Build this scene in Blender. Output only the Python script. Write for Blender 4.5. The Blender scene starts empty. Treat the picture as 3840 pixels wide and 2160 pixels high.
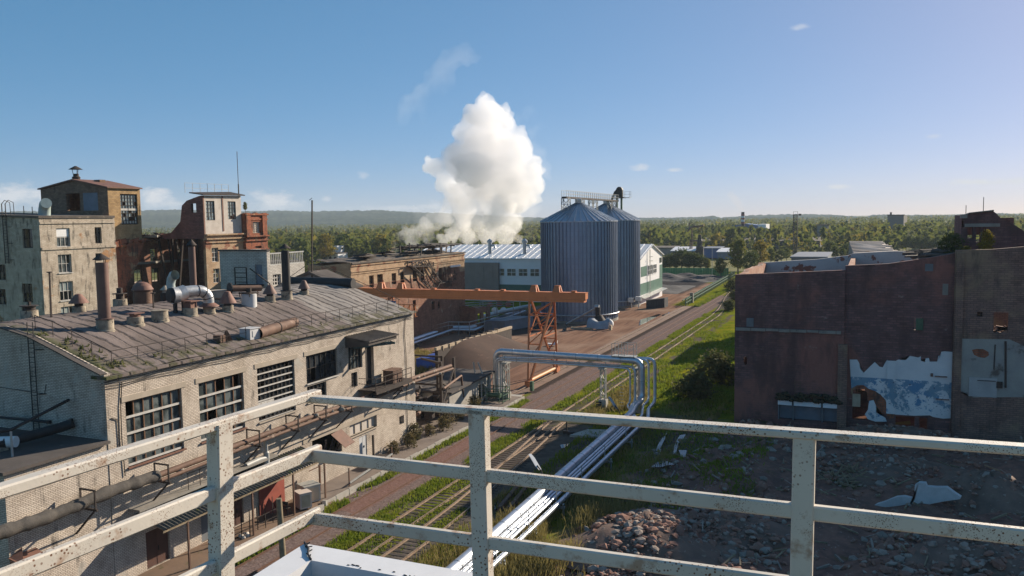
import bpy, bmesh, math, random
import numpy as np
from mathutils import Vector, Matrix
R = math.radians
S = bpy.context.scene
COL = S.collection
rnd = random.Random(7)

# ------------------------------------------------------------------ camera
CAM_H = 22.4
F_PX = 3100.0                      # focal length for a picture 3840 wide
ROLL, PITCH, AZ = R(0.9), R(4.7753), R(23.3701)
def ray(px, py):                   # survey helper: direction seen at a point of the 3840 x 2160 photograph
    dx, dy = (px - 1920.) / F_PX, -(py - 1080.) / F_PX
    c, s = math.cos(ROLL), math.sin(ROLL)
    x, y = dx * c + dy * s, -dx * s + dy * c
    cp, sp = math.cos(PITCH), math.sin(PITCH)
    f, u = cp + sp * y, -sp + cp * y
    c, s = math.cos(AZ), math.sin(AZ)
    return Vector((x * c - f * s, x * s + f * c, u))
def onX(px, py, X): d = ray(px, py); t = X / d.x; return Vector((X, d.y * t, CAM_H + d.z * t))
def onY(px, py, Y): d = ray(px, py); t = Y / d.y; return Vector((d.x * t, Y, CAM_H + d.z * t))
def onZ(px, py, Z=0.): d = ray(px, py); t = (Z - CAM_H) / d.z; return Vector((d.x * t, d.y * t, Z))
cam_data = bpy.data.cameras.new("camera"); cam = bpy.data.objects.new("camera", cam_data); COL.objects.link(cam)
c0, cr, cu = ray(1920, 1080), ray(1920 + F_PX, 1080) - ray(1920, 1080), ray(1920, 1080 - F_PX) - ray(1920, 1080)
cam.matrix_world = Matrix(((cr.x, cu.x, -c0.x, 0), (cr.y, cu.y, -c0.y, 0), (cr.z, cu.z, -c0.z, CAM_H), (0, 0, 0, 1)))
cam_data.sensor_width = 36; cam_data.sensor_fit = 'HORIZONTAL'; cam_data.lens = 36 * F_PX / 3840
cam_data.clip_start = 0.1; cam_data.clip_end = 60000
S.camera = cam

# ------------------------------------------------------------------ light
SUN_AZ, SUN_EL = R(24.5), R(22.5)   # azimuth from +Y towards +X
sun_dir = Vector((math.sin(SUN_AZ) * math.cos(SUN_EL), math.cos(SUN_AZ) * math.cos(SUN_EL), math.sin(SUN_EL)))
sd = bpy.data.lights.new("sun", 'SUN'); sd.energy = 5.0; sd.angle = R(0.53); sd.color = (1.0, 0.87, 0.70)
so = bpy.data.objects.new("sun", sd); COL.objects.link(so); so.rotation_euler = sun_dir.to_track_quat('Z', 'Y').to_euler()
so.location = (0, 0, 200)
W = bpy.data.worlds.new("World"); S.world = W; W.use_nodes = True
wt = W.node_tree; wn = wt.nodes; wl = wt.links
SKY_STRENGTH = 0.1; EXPO = 0.75
sky = wn.new('ShaderNodeTexSky'); sky.sky_type = 'NISHITA'; sky.sun_disc = False
sky.sun_elevation = SUN_EL; sky.sun_rotation = SUN_AZ; sky.altitude = 50; sky.air_density = 0.5; sky.dust_density = 0.3; sky.ozone_density = 4.0
bg = wn['Background']; bg.inputs[1].default_value = SKY_STRENGTH
def wmath(op, a, b=None, clamp=False):
    n = wn.new('ShaderNodeMath'); n.operation = op; n.use_clamp = clamp
    for i, q in enumerate((a, b)):
        if q is None: continue
        if isinstance(q, (int, float)): n.inputs[i].default_value = q
        else: wl.new(q, n.inputs[i])
    return n.outputs[0]
def wvec(op, a, b):
    n = wn.new('ShaderNodeVectorMath'); n.operation = op
    for i, q in enumerate((a, b)):
        if isinstance(q, tuple): n.inputs[i].default_value = q
        else: wl.new(q, n.inputs[i])
    return n.outputs['Value'] if op == 'DOT_PRODUCT' else n.outputs[0]
lum = wvec('DOT_PRODUCT', sky.outputs[0], (.2126, .7152, .0722)); lc = wn.new('ShaderNodeCombineXYZ'); [wl.new(lum, lc.inputs[i]) for i in range(3)]
vivid = wvec('ADD', wvec('MULTIPLY', sky.outputs[0], (1.85, 1.85, 1.85)), wvec('MULTIPLY', lc.outputs[0], (-.85, -.85, -.85)))   # the clear, deep autumn blue
vivid = wvec('MAXIMUM', wvec('MULTIPLY', vivid, (.1, .1, .1)), (1e-4, 1e-4, 1e-4)); gm = wn.new('ShaderNodeGamma'); wl.new(vivid, gm.inputs[0]); gm.inputs[1].default_value = .5
kx = 10 * 2 ** -EXPO; sky_col = wvec('MULTIPLY', gm.outputs[0], (.75 * kx, .665 * kx, .70 * kx))
tc = wn.new('ShaderNodeTexCoord'); sep = wn.new('ShaderNodeSeparateXYZ'); wl.new(tc.outputs['Generated'], sep.inputs[0])
w_az = wmath('ARCTAN2', sep.outputs[0], sep.outputs[1]); w_el = wmath('ARCSINE', sep.outputs[2])
cmb = wn.new('ShaderNodeCombineXYZ'); wl.new(w_az, cmb.inputs[0]); wl.new(wmath('MULTIPLY', w_el, 2.2), cmb.inputs[1])
nz = wn.new('ShaderNodeTexNoise'); nz.inputs['Scale'].default_value = 42; nz.inputs['Detail'].default_value = 7; nz.inputs['Roughness'].default_value = 0.62
wl.new(cmb.outputs[0], nz.inputs['Vector'])
wob = wmath('MULTIPLY', wmath('SUBTRACT', nz.outputs['Fac'], 0.5), 2.6)
acc = None
for (px, py, rx, ry, st) in [(60, 735, 150, 45, .8), (575, 742, 70, 42, .9), (640, 760, 60, 25, .7), (1030, 755, 110, 40, .8), (1220, 748, 30, 16, .6), (1360, 660, 30, 25, .45), (1500, 780, 200, 14, .5),
                             (2400, 628, 44, 16, .6), (2525, 638, 34, 10, .6), (3140, 700, 55, 9, .9), (3640, 684, 80, 13, 1.), (3790, 680, 70, 13, 1.), (3440, 742, 50, 9, .7), (3010, 100, 40, 12, .4), (2990, 105, 20, 10, .4), (3500, 510, 30, 8, .35), (3200, 745, 24, 6, .5)]:
    d = ray(px, py).normalized(); k = math.cos(d.z) / F_PX * .95
    a0, e0 = math.atan2(d.x, d.y), math.asin(d.z)
    u = wmath('MULTIPLY', wmath('SUBTRACT', w_az, a0), 1 / (rx * k)); v = wmath('MULTIPLY', wmath('SUBTRACT', w_el, e0), 1 / (ry * k))
    r2 = wmath('SQRT', wmath('ADD', wmath('MULTIPLY', u, u), wmath('MULTIPLY', v, v)))
    m = wmath('MULTIPLY', wmath('ADD', wmath('SUBTRACT', 1.0, r2), wob), 1.3, True)
    m = wmath('MULTIPLY', m, wmath('MULTIPLY', wmath('SUBTRACT', 1.9, r2), 1.0, True))
    m = wmath('MULTIPLY', m, st)
    acc = m if acc is None else wmath('MAXIMUM', acc, m)
mx = wn.new('ShaderNodeMix'); mx.data_type = 'RGBA'; wl.new(acc, mx.inputs[0]); wl.new(sky_col, mx.inputs[6]); mx.inputs[7].default_value = (7.6 * 2 ** -EXPO, 7.7 * 2 ** -EXPO, 8.0 * 2 ** -EXPO, 1)
wl.new(mx.outputs[2], bg.inputs[0])
S.view_settings.view_transform = 'Standard'; S.view_settings.look = 'None'; S.view_settings.exposure = EXPO; S.view_settings.gamma = 1
S.view_settings.use_curve_mapping = False
cy = S.cycles
cy.use_denoising = True; cy.max_bounces = 16; cy.diffuse_bounces = 3; cy.glossy_bounces = 3; cy.transmission_bounces = 3; cy.transparent_max_bounces = 6
cy.volume_bounces = 14; cy.sample_clamp_indirect = 6; cy.caustics_reflective = False; cy.caustics_refractive = False
cy.volume_step_rate = 1.0; cy.volume_max_steps = 128

# ------------------------------------------------------------------ mesh helpers
def V(*a): return Vector(a)
class MB:
    def __init__(s): s.v = []; s.f = []; s.m = []; s.s = []
    def face(s, pts, m=0, sm=False):
        b = len(s.v); s.v += [tuple(p) for p in pts]; s.f.append(tuple(range(b, b + len(pts)))); s.m.append(m); s.s.append(sm); return s
    def grid(s, rows, m=0, sm=True, close=False):            # rows of equally many points
        b = len(s.v); n = len(rows[0])
        for r in rows: s.v += [tuple(p) for p in r]
        for i in range(len(rows) - 1):
            for j in range(n if close else n - 1):
                k = (j + 1) % n
                s.f.append((b + i * n + j, b + i * n + k, b + (i + 1) * n + k, b + (i + 1) * n + j)); s.m.append(m); s.s.append(sm)
        return s
    def hexa(s, p, m=0):                                     # 8 corners: bottom ring, top ring
        b = len(s.v); s.v += [tuple(q) for q in p]
        for f in ((3, 2, 1, 0), (4, 5, 6, 7), (0, 1, 5, 4), (1, 2, 6, 5), (2, 3, 7, 6), (3, 0, 4, 7)):
            s.f.append(tuple(b + i for i in f)); s.m.append(m); s.s.append(False)
        return s
    def box(s, a, b, m=0):
        x0, x1 = sorted((a[0], b[0])); y0, y1 = sorted((a[1], b[1])); z0, z1 = sorted((a[2], b[2]))
        return s.hexa([(x0, y0, z0), (x1, y0, z0), (x1, y1, z0), (x0, y1, z0), (x0, y0, z1), (x1, y0, z1), (x1, y1, z1), (x0, y1, z1)], m)
    def obox(s, c, a, b, u, m=0):                            # centre and three half axes
        c, a, b, u = map(Vector, (c, a, b, u))
        return s.hexa([c - a - b - u, c + a - b - u, c + a + b - u, c - a + b - u, c - a - b + u, c + a - b + u, c + a + b + u, c - a + b + u], m)
    def bar(s, p, q, w, h=None, m=0, up=(0, 0, 1)):
        p, q = Vector(p), Vector(q); d = q - p; L = d.length
        if L < 1e-6: return s
        d /= L; h = w if h is None else h; up = Vector(up)
        if abs(d.dot(up)) > .98: up = Vector((0, 1, 0)) if abs(d.y) < .9 else Vector((1, 0, 0))
        a = d.cross(up).normalized(); b = a.cross(d)
        return s.obox((p + q) / 2, d * L / 2, a * w / 2, b * h / 2, m)
    def tube(s, pts, r, n=10, m=0, caps=True, sm=True):
        pts = [Vector(p) for p in pts]; K = len(pts); rr = r if isinstance(r, (list, tuple)) else [r] * K
        t0 = (pts[1] - pts[0]).normalized(); up = Vector((0, 0, 1)) if abs(t0.z) < .9 else Vector((1, 0, 0))
        a = t0.cross(up).normalized(); rows = []
        for i in range(K):
            if i == 0: t = t0
            elif i == K - 1: t = (pts[-1] - pts[-2]).normalized()
            else: t = ((pts[i + 1] - pts[i]).normalized() + (pts[i] - pts[i - 1]).normalized()).normalized()
            a = (a - t * a.dot(t)).normalized(); b = t.cross(a)
            rows.append([pts[i] + (a * math.cos(k * 2 * math.pi / n) + b * math.sin(k * 2 * math.pi / n)) * rr[i] for k in range(n)])
        s.grid(rows, m, sm, True)
        if caps: s.face(rows[0][::-1], m); s.face(rows[-1], m)
        return s
    def lathe(s, prof, c=(0, 0, 0), n=16, m=0, sm=True, caps=True):   # (radius, z) profile, each segment flat in profile
        c = Vector(c); ring = lambda r, z: [c + Vector((r * math.cos(k * 2 * math.pi / n), r * math.sin(k * 2 * math.pi / n), z)) for k in range(n)]
        for (r0, z0), (r1, z1) in zip(prof, prof[1:]): s.grid([ring(max(r0, 1e-4), z0), ring(max(r1, 1e-4), z1)], m, sm, True)
        if caps:
            if prof[0][0] > .01: s.face(ring(*prof[0])[::-1], m)
            if prof[-1][0] > .01: s.face(ring(*prof[-1]), m)
        return s
    def prism(s, poly, vec, m=0):
        poly = [Vector(p) for p in poly]; vec = Vector(vec); q = [p + vec for p in poly]; n = len(poly)
        s.face(poly[::-1], m); s.face(q, m)
        for i in range(n): s.face([poly[i], poly[(i + 1) % n], q[(i + 1) % n], q[i]], m)
        return s
    def ell(s, c, r, n=10, k=6, m=0, jit=0., rg=rnd):
        c = Vector(c); rows = []
        for i in range(k + 1):
            th = math.pi * i / k; row = []
            for j in range(n):
                ph = 2 * math.pi * j / n; g = 1 + rg.uniform(-jit, jit)
                row.append(c + Vector((r[0] * math.sin(th) * math.cos(ph) * g, r[1] * math.sin(th) * math.sin(ph) * g, -r[2] * math.cos(th) * g)))
            rows.append(row)
        return s.grid(rows, m, True, True)
def world_loc(o):
    p = Vector((0, 0, 0))
    while o: p += o.location; o = o.parent
    return p
def build(mb, name, mats, parent=None, origin=None, local=False, **props):
    me = bpy.data.meshes.new(name); off = Vector((0, 0, 0))
    v = np.array(mb.v, dtype=np.float64).reshape(-1, 3)
    if parent is not None and not local: off = world_loc(parent)
    elif origin == 'base':
        lo, hi = v.min(0), v.max(0); off = Vector(((lo[0] + hi[0]) / 2, (lo[1] + hi[1]) / 2, lo[2]))
    elif origin is not None: off = Vector(origin)
    v = v - np.array(off)
    me.from_pydata(v.tolist(), [], mb.f)
    for q in (mats if isinstance(mats, (list, tuple)) else [mats]): me.materials.append(q)
    me.polygons.foreach_set('material_index', mb.m); me.polygons.foreach_set('use_smooth', mb.s); me.update()
    o = bpy.data.objects.new(name, me); COL.objects.link(o)
    if parent is not None: o.parent = parent
    elif origin is not None: o.location = off
    for k, q in props.items(): o[k] = q
    return o
def solo(mb, name, mats, label, cat, group=None, **kw):
    o = build(mb, name, mats, origin='base', label=label, category=cat, **kw)
    if group: o['group'] = group
    return o
def struct(mb, name, mats): return build(mb, name, mats, kind='structure')
def thing(name, label, cat, loc=(0, 0, 0), group=None):
    o = bpy.data.objects.new(name, None); COL.objects.link(o); o.location = loc; o.empty_display_size = .3
    o['label'] = label; o['category'] = cat
    if group: o['group'] = group
    return o
def dup(o, loc=None, rz=0., sc=1., label=None, parent=None):
    c = o.copy(); COL.objects.link(c); c.parent = parent
    if loc is not None: c.location = loc; c.rotation_euler = (0, 0, rz); c.scale = (sc, sc, sc) if isinstance(sc, (int, float)) else sc
    if label: c['label'] = label
    for ch in list(o.children): dup(ch, parent=c)
    return c
def wall(mb, O, u, Wd, top, holes=(), t=.35, z0=0., m=0, n=None, mr=None):
    """upright wall from O along u; top = height or [(u, z)...]; holes (u0, u1, z0, z1); front face on the side of n"""
    O = Vector(O); u = Vector(u).normalized(); n = Vector(n).normalized(); mr = m if mr is None else mr
    tp = [(0, top), (Wd, top)] if isinstance(top, (int, float)) else list(top)
    zt = lambda q: float(np.interp(q, [a for a, _ in tp], [b for _, b in tp]))
    us = sorted({0., Wd, *[min(max(a, 0), Wd) for a, _ in tp], *[min(max(h[0], 0), Wd) for h in holes], *[min(max(h[1], 0), Wd) for h in holes]})
    P = lambda q, z, k: Vector((O.x, O.y, 0)) + u * q + Vector((0, 0, z)) - n * (t * k)
    for a, b in zip(us, us[1:]):
        if b - a < 1e-5: continue
        c = (a + b) / 2; ta, tb = zt(a + 1e-6), zt(b - 1e-6)
        hs = sorted([(h[2], h[3]) for h in holes if h[0] < c < h[1]])
        z = z0
        for h0, h1 in hs + [(None, None)]:
            if h0 is None: ea, eb = ta, tb
            else: ea, eb = min(h0, ta), min(h0, tb)
            if ea > z + 1e-5 or eb > z + 1e-5:
                s_ = z
                mb.face([P(a, s_, 0), P(b, s_, 0), P(b, eb, 0), P(a, ea, 0)], m)
                mb.face([P(b, s_, 1), P(a, s_, 1), P(a, ea, 1), P(b, eb, 1)], m)
                mb.face([P(a, ea, 0), P(b, eb, 0), P(b, eb, 1), P(a, ea, 1)], mr)
                mb.face([P(a, s_, 1), P(b, s_, 1), P(b, s_, 0), P(a, s_, 0)], mr)
            if h0 is not None: z = max(z, h1)
    for h in holes:
        for q in (h[0], h[1]):
            if 1e-4 < q < Wd - 1e-4:
                zz = min(h[3], zt(q)); mb.face([P(q, h[2], 0), P(q, zz, 0), P(q, zz, 1), P(q, h[2], 1)], mr)
    for q in (0, Wd): e = .006 if q == 0 else q - .006; mb.face([P(e, z0, 0), P(e, zt(q) - .004, 0), P(e, zt(q) - .004, 1), P(e, z0, 1)], m)
    return mb
def jag(a, b, za, zb, step=.5, amp=.4, rg=rnd):
    n = max(2, int(abs(b - a) / step)); out = []
    for i in range(n + 1):
        q = a + (b - a) * i / n; z = za + (zb - za) * i / n + (rg.uniform(-amp, amp) if 0 < i < n else 0); out.append((q, z))
    return out
# ------------------------------------------------------------------ materials
class NT:
    def __init__(s, name):
        s.mat = bpy.data.materials.new(name); s.mat.use_nodes = True; s.t = s.mat.node_tree; s.n = s.t.nodes; s.l = s.t.links
        s.b = s.n['Principled BSDF']; s.out = s.n['Material Output']; s._p = None
    def put(s, sock, q):
        if isinstance(q, (int, float)): sock.default_value = q
        elif isinstance(q, (tuple, list)): sock.default_value = (*q, 1) if len(q) == 3 and len(sock.default_value) == 4 else q
        else: s.l.new(q, sock)
    def geo(s):
        if s._p is None: s._p = s.n.new('ShaderNodeNewGeometry')
        return s._p
    def pos(s): return s.geo().outputs['Position']
    def math(s, op, a, b=0., c=None, clamp=False):
        n = s.n.new('ShaderNodeMath'); n.operation = op; n.use_clamp = clamp; s.put(n.inputs[0], a); s.put(n.inputs[1], b)
        if c is not None: s.put(n.inputs[2], c)
        return n.outputs[0]
    def xyz(s, v): n = s.n.new('ShaderNodeSeparateXYZ'); s.l.new(v, n.inputs[0]); return n.outputs
    def comb(s, x, y, z=0.):
        n = s.n.new('ShaderNodeCombineXYZ')
        for i, q in enumerate((x, y, z)): s.put(n.inputs[i], q)
        return n.outputs[0]
    def scale(s, v, k): n = s.n.new('ShaderNodeVectorMath'); n.operation = 'MULTIPLY'; s.l.new(v, n.inputs[0]); n.inputs[1].default_value = k if isinstance(k, tuple) else (k, k, k); return n.outputs[0]
    def noise(s, sc, det=4, rough=.55, v=None, dist=0.):
        n = s.n.new('ShaderNodeTexNoise'); n.inputs['Scale'].default_value = sc; n.inputs['Detail'].default_value = det; n.inputs['Roughness'].default_value = rough; n.inputs['Distortion'].default_value = dist
        s.l.new(v if v is not None else s.pos(), n.inputs['Vector']); return n.outputs['Fac']
    def voro(s, sc, v=None, feat='F1', out='Distance'):
        n = s.n.new('ShaderNodeTexVoronoi'); n.inputs['Scale'].default_value = sc; n.feature = feat; s.l.new(v if v is not None else s.pos(), n.inputs['Vector']); return n.outputs[out]
    def ramp(s, f, lo, hi):                                   # smooth 0..1 between lo and hi
        n = s.n.new('ShaderNodeMapRange'); n.interpolation_type = 'SMOOTHSTEP'; s.put(n.inputs[0], f); n.inputs[1].default_value = lo; n.inputs[2].default_value = hi; return n.outputs[0]
    def mix(s, f, a, b, mode='MIX'):
        n = s.n.new('ShaderNodeMix'); n.data_type = 'RGBA'; n.blend_type = mode; s.put(n.inputs[0], f); s.put(n.inputs[6], a); s.put(n.inputs[7], b); return n.outputs[2]
    def bump(s, h, k=.3, d=.02):
        n = s.n.new('ShaderNodeBump'); n.inputs['Strength'].default_value = k; n.inputs['Distance'].default_value = d; s.l.new(h, n.inputs['Height']); s.l.new(n.outputs[0], s.b.inputs['Normal'])
    def uvw(s):                                               # along the wall, up
        g = s.geo(); p = s.xyz(g.outputs['Position']); q = s.xyz(g.outputs['True Normal'])
        return s.comb(s.math('SUBTRACT', s.math('MULTIPLY', p[1], q[0]), s.math('MULTIPLY', p[0], q[1])), p[2])
    def done(s, col=None, rough=.85, metal=0., spec=None):
        if col is not None: s.put(s.b.inputs['Base Color'], col)
        s.put(s.b.inputs['Roughness'], rough); s.put(s.b.inputs['Metallic'], metal)
        if spec is not None: s.b.inputs['Specular IOR Level'].default_value = spec
        return s.mat
def dk(c, k): return tuple(min(1, q * k) for q in c)
def mat(name, c1, c2=None, sc=1.5, rough=.85, metal=0., c3=None, thr=(.58, .68), sc3=3., bump=0., fine=.25, spec=.3):
    t = NT(name); c2 = c2 or dk(c1, .7)
    col = t.mix(t.ramp(t.noise(sc, 5), .3, .7), c1, c2)
    if fine: col = t.mix(fine, col, t.mix(t.noise(sc * 9, 3), (.15, .15, .15), (1., 1., 1.)), 'MULTIPLY') if False else t.mix(t.math('MULTIPLY', t.noise(sc * 11, 3), fine * 2, clamp=True), col, dk(c1, .55))
    if c3: col = t.mix(t.ramp(t.noise(sc3, 6, .65), *thr), col, c3)
    if bump: t.bump(t.noise(sc * 8, 5), bump, .03)
    return t.done(col, rough, metal, spec)
def brick(name, c1, c2, mortar, bw=.52, bh=.16, patch=None, pth=(.55, .62), psc=.35, stain=(.05, .045, .04), sth=(.56, .75), ssc=.5, msize=.025, rough=.9, patch2=None, p2th=(.6, .66), p2sc=.22):
    t = NT(name); uv = t.uvw()
    n = t.n.new('ShaderNodeTexBrick'); t.l.new(uv, n.inputs['Vector']); n.inputs['Scale'].default_value = 1
    n.inputs['Brick Width'].default_value = bw; n.inputs['Row Height'].default_value = bh; n.inputs['Mortar Size'].default_value = msize; n.inputs['Mortar Smooth'].default_value = .3; n.inputs['Bias'].default_value = 0
    n.inputs['Color1'].default_value = (*c1, 1); n.inputs['Color2'].default_value = (*c2, 1); n.inputs['Mortar'].default_value = (*mortar, 1)
    col = t.mix(t.ramp(t.noise(.8, 6, .6), .35, .75), n.outputs[0], t.mix(1., n.outputs[0], (.72, .70, .68), 'MULTIPLY'))
    h = n.outputs['Fac']
    if patch: col = t.mix(t.ramp(t.noise(psc, 7, .62, dist=.3), *pth), col, t.mix(t.noise(3., 5), patch, dk(patch, .7)))
    if patch2: col = t.mix(t.ramp(t.noise(p2sc, 7, .62, v=t.scale(t.pos(), (1.3, 1.3, 1.9))), *p2th), col, t.mix(t.noise(3., 5), patch2, dk(patch2, .7)))
    sv = t.scale(t.pos(), (1., 1., .28))
    col = t.mix(t.math('MULTIPLY', t.ramp(t.noise(ssc * 2.4, 6, .65, v=sv), *sth), .75), col, stain)
    t.bump(t.math('ADD', t.math('MULTIPLY', h, -1.), t.noise(7, 4)), .35, .03)
    return t.done(col, rough, 0, .2)
M = {}
# masonry
M['silicate'] = brick('white_silicate_brick', (.68, .59, .49), (.55, .47, .39), (.20, .165, .14), bw=.3, bh=.1, msize=.016, patch=(.50, .46, .40), pth=(.58, .72), sth=(.57, .74), psc=.5)
M['silicate_far'] = brick('weathered_white_brick', (.60, .52, .42), (.50, .42, .33), (.30, .25, .2), bw=.52, bh=.16, patch=(.44, .24, .12), pth=(.62, .68), sth=(.5, .68), psc=.25, ssc=.8)
M['annex_brick'] = brick('pale_grey_brick', (.60, .56, .50), (.52, .48, .43), (.25, .24, .22), sth=(.66, .8))
M['yellow_brick'] = brick('ochre_brick', (.50, .33, .16), (.36, .23, .11), (.24, .18, .12), patch=(.56, .40, .22), pth=(.55, .7), psc=.5, bw=.5, bh=.2)
M['ochre_shaded'] = brick('shaded_ochre_brick', (.32, .20, .13), (.21, .13, .085), (.13, .09, .07), bw=.5, bh=.2, patch=(.30, .25, .19), pth=(.58, .7))  # darker ochre: shade on the tower's front put into the colour
M['red_brick'] = brick('crumbling_red_brick', (.40, .125, .06), (.27, .085, .045), (.20, .12, .09), patch=(.42, .26, .15), pth=(.57, .64), psc=.45, bw=.5, bh=.18, sth=(.5, .64), ssc=.7)
M['ruin_brick'] = brick("dark_red_ruin_brick", (.25, .125, .115), (.145, .08, .077), (.13, .085, .08), patch=(.33, .14, .11), pth=(.5, .64), psc=.11, bw=.6, bh=.24, sth=(.44, .66), ssc=.2, stain=(.085, .05, .05), msize=.035, patch2=(.40, .30, .26), p2th=(.66, .74), p2sc=.5)
M['ruin_dark'] = brick('sooty_ruin_brick', (.31, .185, .145), (.20, .125, .105), (.14, .095, .08), patch=(.36, .25, .16), pth=(.52, .7), psc=.14, bw=.55, bh=.2, sth=(.5, .7), ssc=.25, stain=(.045, .04, .04), msize=.03)
M['factory_brick'] = brick('plastered_tan_brick', (.50, .35, .22), (.42, .29, .18), (.27, .19, .13), patch=(.30, .14, .09), pth=(.55, .6), psc=.4, bw=.5, bh=.2, sth=(.6, .75), patch2=(.50, .38, .26), p2th=(.56, .64))
M['factory_low'] = brick('exposed_brown_brick', (.33, .17, .11), (.24, .12, .08), (.16, .1, .08), patch=(.40, .30, .22), pth=(.6, .66), psc=.45, bw=.5, bh=.2, sth=(.55, .72))
M['pink_plaster'] = mat('pale_pinkish_plaster', (.66, .56, .49), (.58, .46, .38), .6, .9, c3=(.40, .24, .16), thr=(.64, .7), sc3=.5)
M['concrete'] = mat('weathered_concrete', (.34, .31, .27), (.24, .22, .19), .9, .9, c3=(.12, .11, .1), thr=(.6, .75), sc3=1.2, bump=.3)
M['concrete_light'] = mat('pale_concrete', (.46, .43, .38), (.36, .33, .29), .8, .9, c3=(.16, .14, .12), thr=(.62, .75), sc3=1.5, bump=.3)
M['lintel'] = mat('sandy_concrete_lintel', (.47, .40, .32), (.39, .33, .26), 1.2, .9)
M['plinth'] = mat('rough_vent_plinth_mortar', (.44, .38, .29), (.20, .165, .13), 2.2, .95, c3=(.06, .055, .05), thr=(.55, .66), sc3=3.5, bump=.5)
# roofs
def roofing():
    t = NT('bitumen_felt_roofing'); p = t.xyz(t.pos())
    w = t.math('ADD', p[1], t.math('MULTIPLY', t.math('SUBTRACT', t.noise(.45, 4), .5), .9))
    st = t.math('FRACT', t.math('MULTIPLY', w, 1 / 1.02)); seam = t.math('ABSOLUTE', t.math('SUBTRACT', st, .5))
    sm = t.math('MULTIPLY', t.ramp(t.math('ADD', seam, t.math('MULTIPLY', t.math('SUBTRACT', t.noise(1.3, 5), .5), .38)), .36, .5), t.ramp(t.noise(.5, 3), .2, .52))
    wn_ = t.n.new('ShaderNodeTexWhiteNoise'); wn_.noise_dimensions = '1D'; t.l.new(t.math('FLOOR', t.math('MULTIPLY', w, 1 / 1.02)), wn_.inputs['W'])
    a = t.mix(wn_.outputs['Value'], (.205, .165, .15), (.15, .12, .11))
    a = t.mix(t.ramp(t.noise(.25, 5), .45, .7), a, (.12, .095, .083))
    g = t.mix(wn_.outputs['Value'], (.255, .23, .21), (.19, .17, .155))                    # newer grey sheets on the far part
    a = t.mix(t.ramp(t.math('ADD', p[1], t.math('MULTIPLY', t.noise(.6, 3), 3.)), 61.5, 62.6), a, g)
    a = t.mix(t.math('MULTIPLY', sm, .85), a, (.05, .04, .036))
    a = t.mix(t.ramp(t.noise(3.2, 5), .66, .72), a, (.06, .05, .045))
    a = t.mix(t.math('MULTIPLY', t.ramp(p[0], -44.0, -42.4), t.ramp(t.noise(1.1, 5), .42, .6)), a, (.085, .078, .045))  # moss along the eave
    a = t.mix(t.math('MULTIPLY', t.ramp(p[1], 37.0, 35.6), t.ramp(t.noise(1.1, 5), .40, .6)), a, (.07, .075, .03))
    t.bump(t.math('ADD', t.math('MULTIPLY', sm, -1.2), t.noise(5, 5)), .5, .06)
    return t.done(a, .9, 0, .25)
M['felt'] = roofing()
M['felt_flat'] = mat('old_roofing_felt', (.115, .098, .088), (.075, .065, .06), .6, .95, c3=(.20, .17, .14), thr=(.62, .7), sc3=.7, bump=.4)
M['felt_ruin'] = mat('torn_roofing_felt', (.10, .085, .075), (.17, .14, .115), .7, .95, c3=(.28, .23, .18), thr=(.6, .66), sc3=1.1, bump=.6)
M['rust_sheet'] = mat('rust_red_sheet_metal', (.24, .12, .085), (.17, .085, .06), 1.2, .7, c3=(.10, .06, .05), sc3=1.5)
M['moss_sheet'] = mat('mossy_asbestos_sheet', (.15, .14, .115), (.09, .085, .075), 1.5, .95, c3=(.13, .14, .04), thr=(.55, .66), sc3=1.6)
M['planks'] = mat('weathered_roof_boards', (.13, .11, .095), (.085, .072, .065), 1., .9)
# metal
M['rust_pipe'] = mat('rusty_brown_steel', (.20, .12, .085), (.13, .08, .06), 1.3, .75, .2, c3=(.30, .22, .17), thr=(.6, .7), sc3=1.5)
M['rust_dark'] = mat('dark_rusted_steel', (.075, .058, .05), (.05, .04, .036), 2., .8, .2)
M['rust_hood'] = mat('rust_red_vent_hood', (.26, .14, .105), (.19, .10, .08), 1.6, .7, .1, c3=(.09, .06, .05), thr=(.6, .72), sc3=2.)
M['wrap'] = mat('sooty_pipe_wrapping', (.13, .115, .10), (.075, .067, .06), 2.2, .95, c3=(.32, .29, .26), thr=(.66, .72), sc3=2.5, bump=.9)
M['chimney_steel'] = mat('brown_painted_steel', (.20, .12, .095), (.15, .09, .075), 1., .65, .1, c3=(.27, .2, .17), thr=(.62, .75), sc3=.8)
M['black_steel'] = mat('black_painted_steel', (.045, .042, .042), (.03, .028, .028), 2., .6, .1)
M['galv'] = mat('galvanised_sheet', (.52, .54, .56), (.40, .42, .44), 1.2, .38, .75, c3=(.30, .31, .33), sc3=1.)
M['duct'] = mat('dented_zinc_duct', (.58, .59, .60), (.42, .43, .44), 2.5, .42, .6, c3=(.16, .12, .1), thr=(.62, .68), sc3=3., bump=.3)
M['clad'] = mat('bright_aluminium_pipe_cladding', (.58, .61, .66), (.48, .51, .56), 2.5, .38, .8, fine=.08)
M['grey_paint'] = mat('pale_grey_painted_steel', (.46, .46, .44), (.36, .36, .34), 2., .5, .1, c3=(.24, .16, .1), thr=(.66, .72), sc3=3.)
M['orange'] = mat('faded_orange_crane_paint', (.62, .22, .085), (.52, .18, .07), .8, .55, 0., c3=(.34, .12, .06), thr=(.62, .78), sc3=.7)
M['orange_dk'] = mat('dull_orange_crane_steel', (.58, .20, .08), (.45, .15, .06), 1.5, .6)
M['rail_steel'] = mat('worn_rail_steel', (.36, .27, .2), (.26, .18, .13), 2., .5, .3)
M['rail_rust'] = mat('rusty_rail_steel', (.21, .12, .085), (.16, .09, .065), 2., .6, .2)
M['green_rail'] = mat('dark_green_painted_steel', (.07, .14, .085), (.05, .1, .06), 2., .6)
M['blue_paint'] = mat('bright_blue_container_paint', (.03, .10, .42), (.025, .08, .34), 1., .5, fine=.1)
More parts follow.
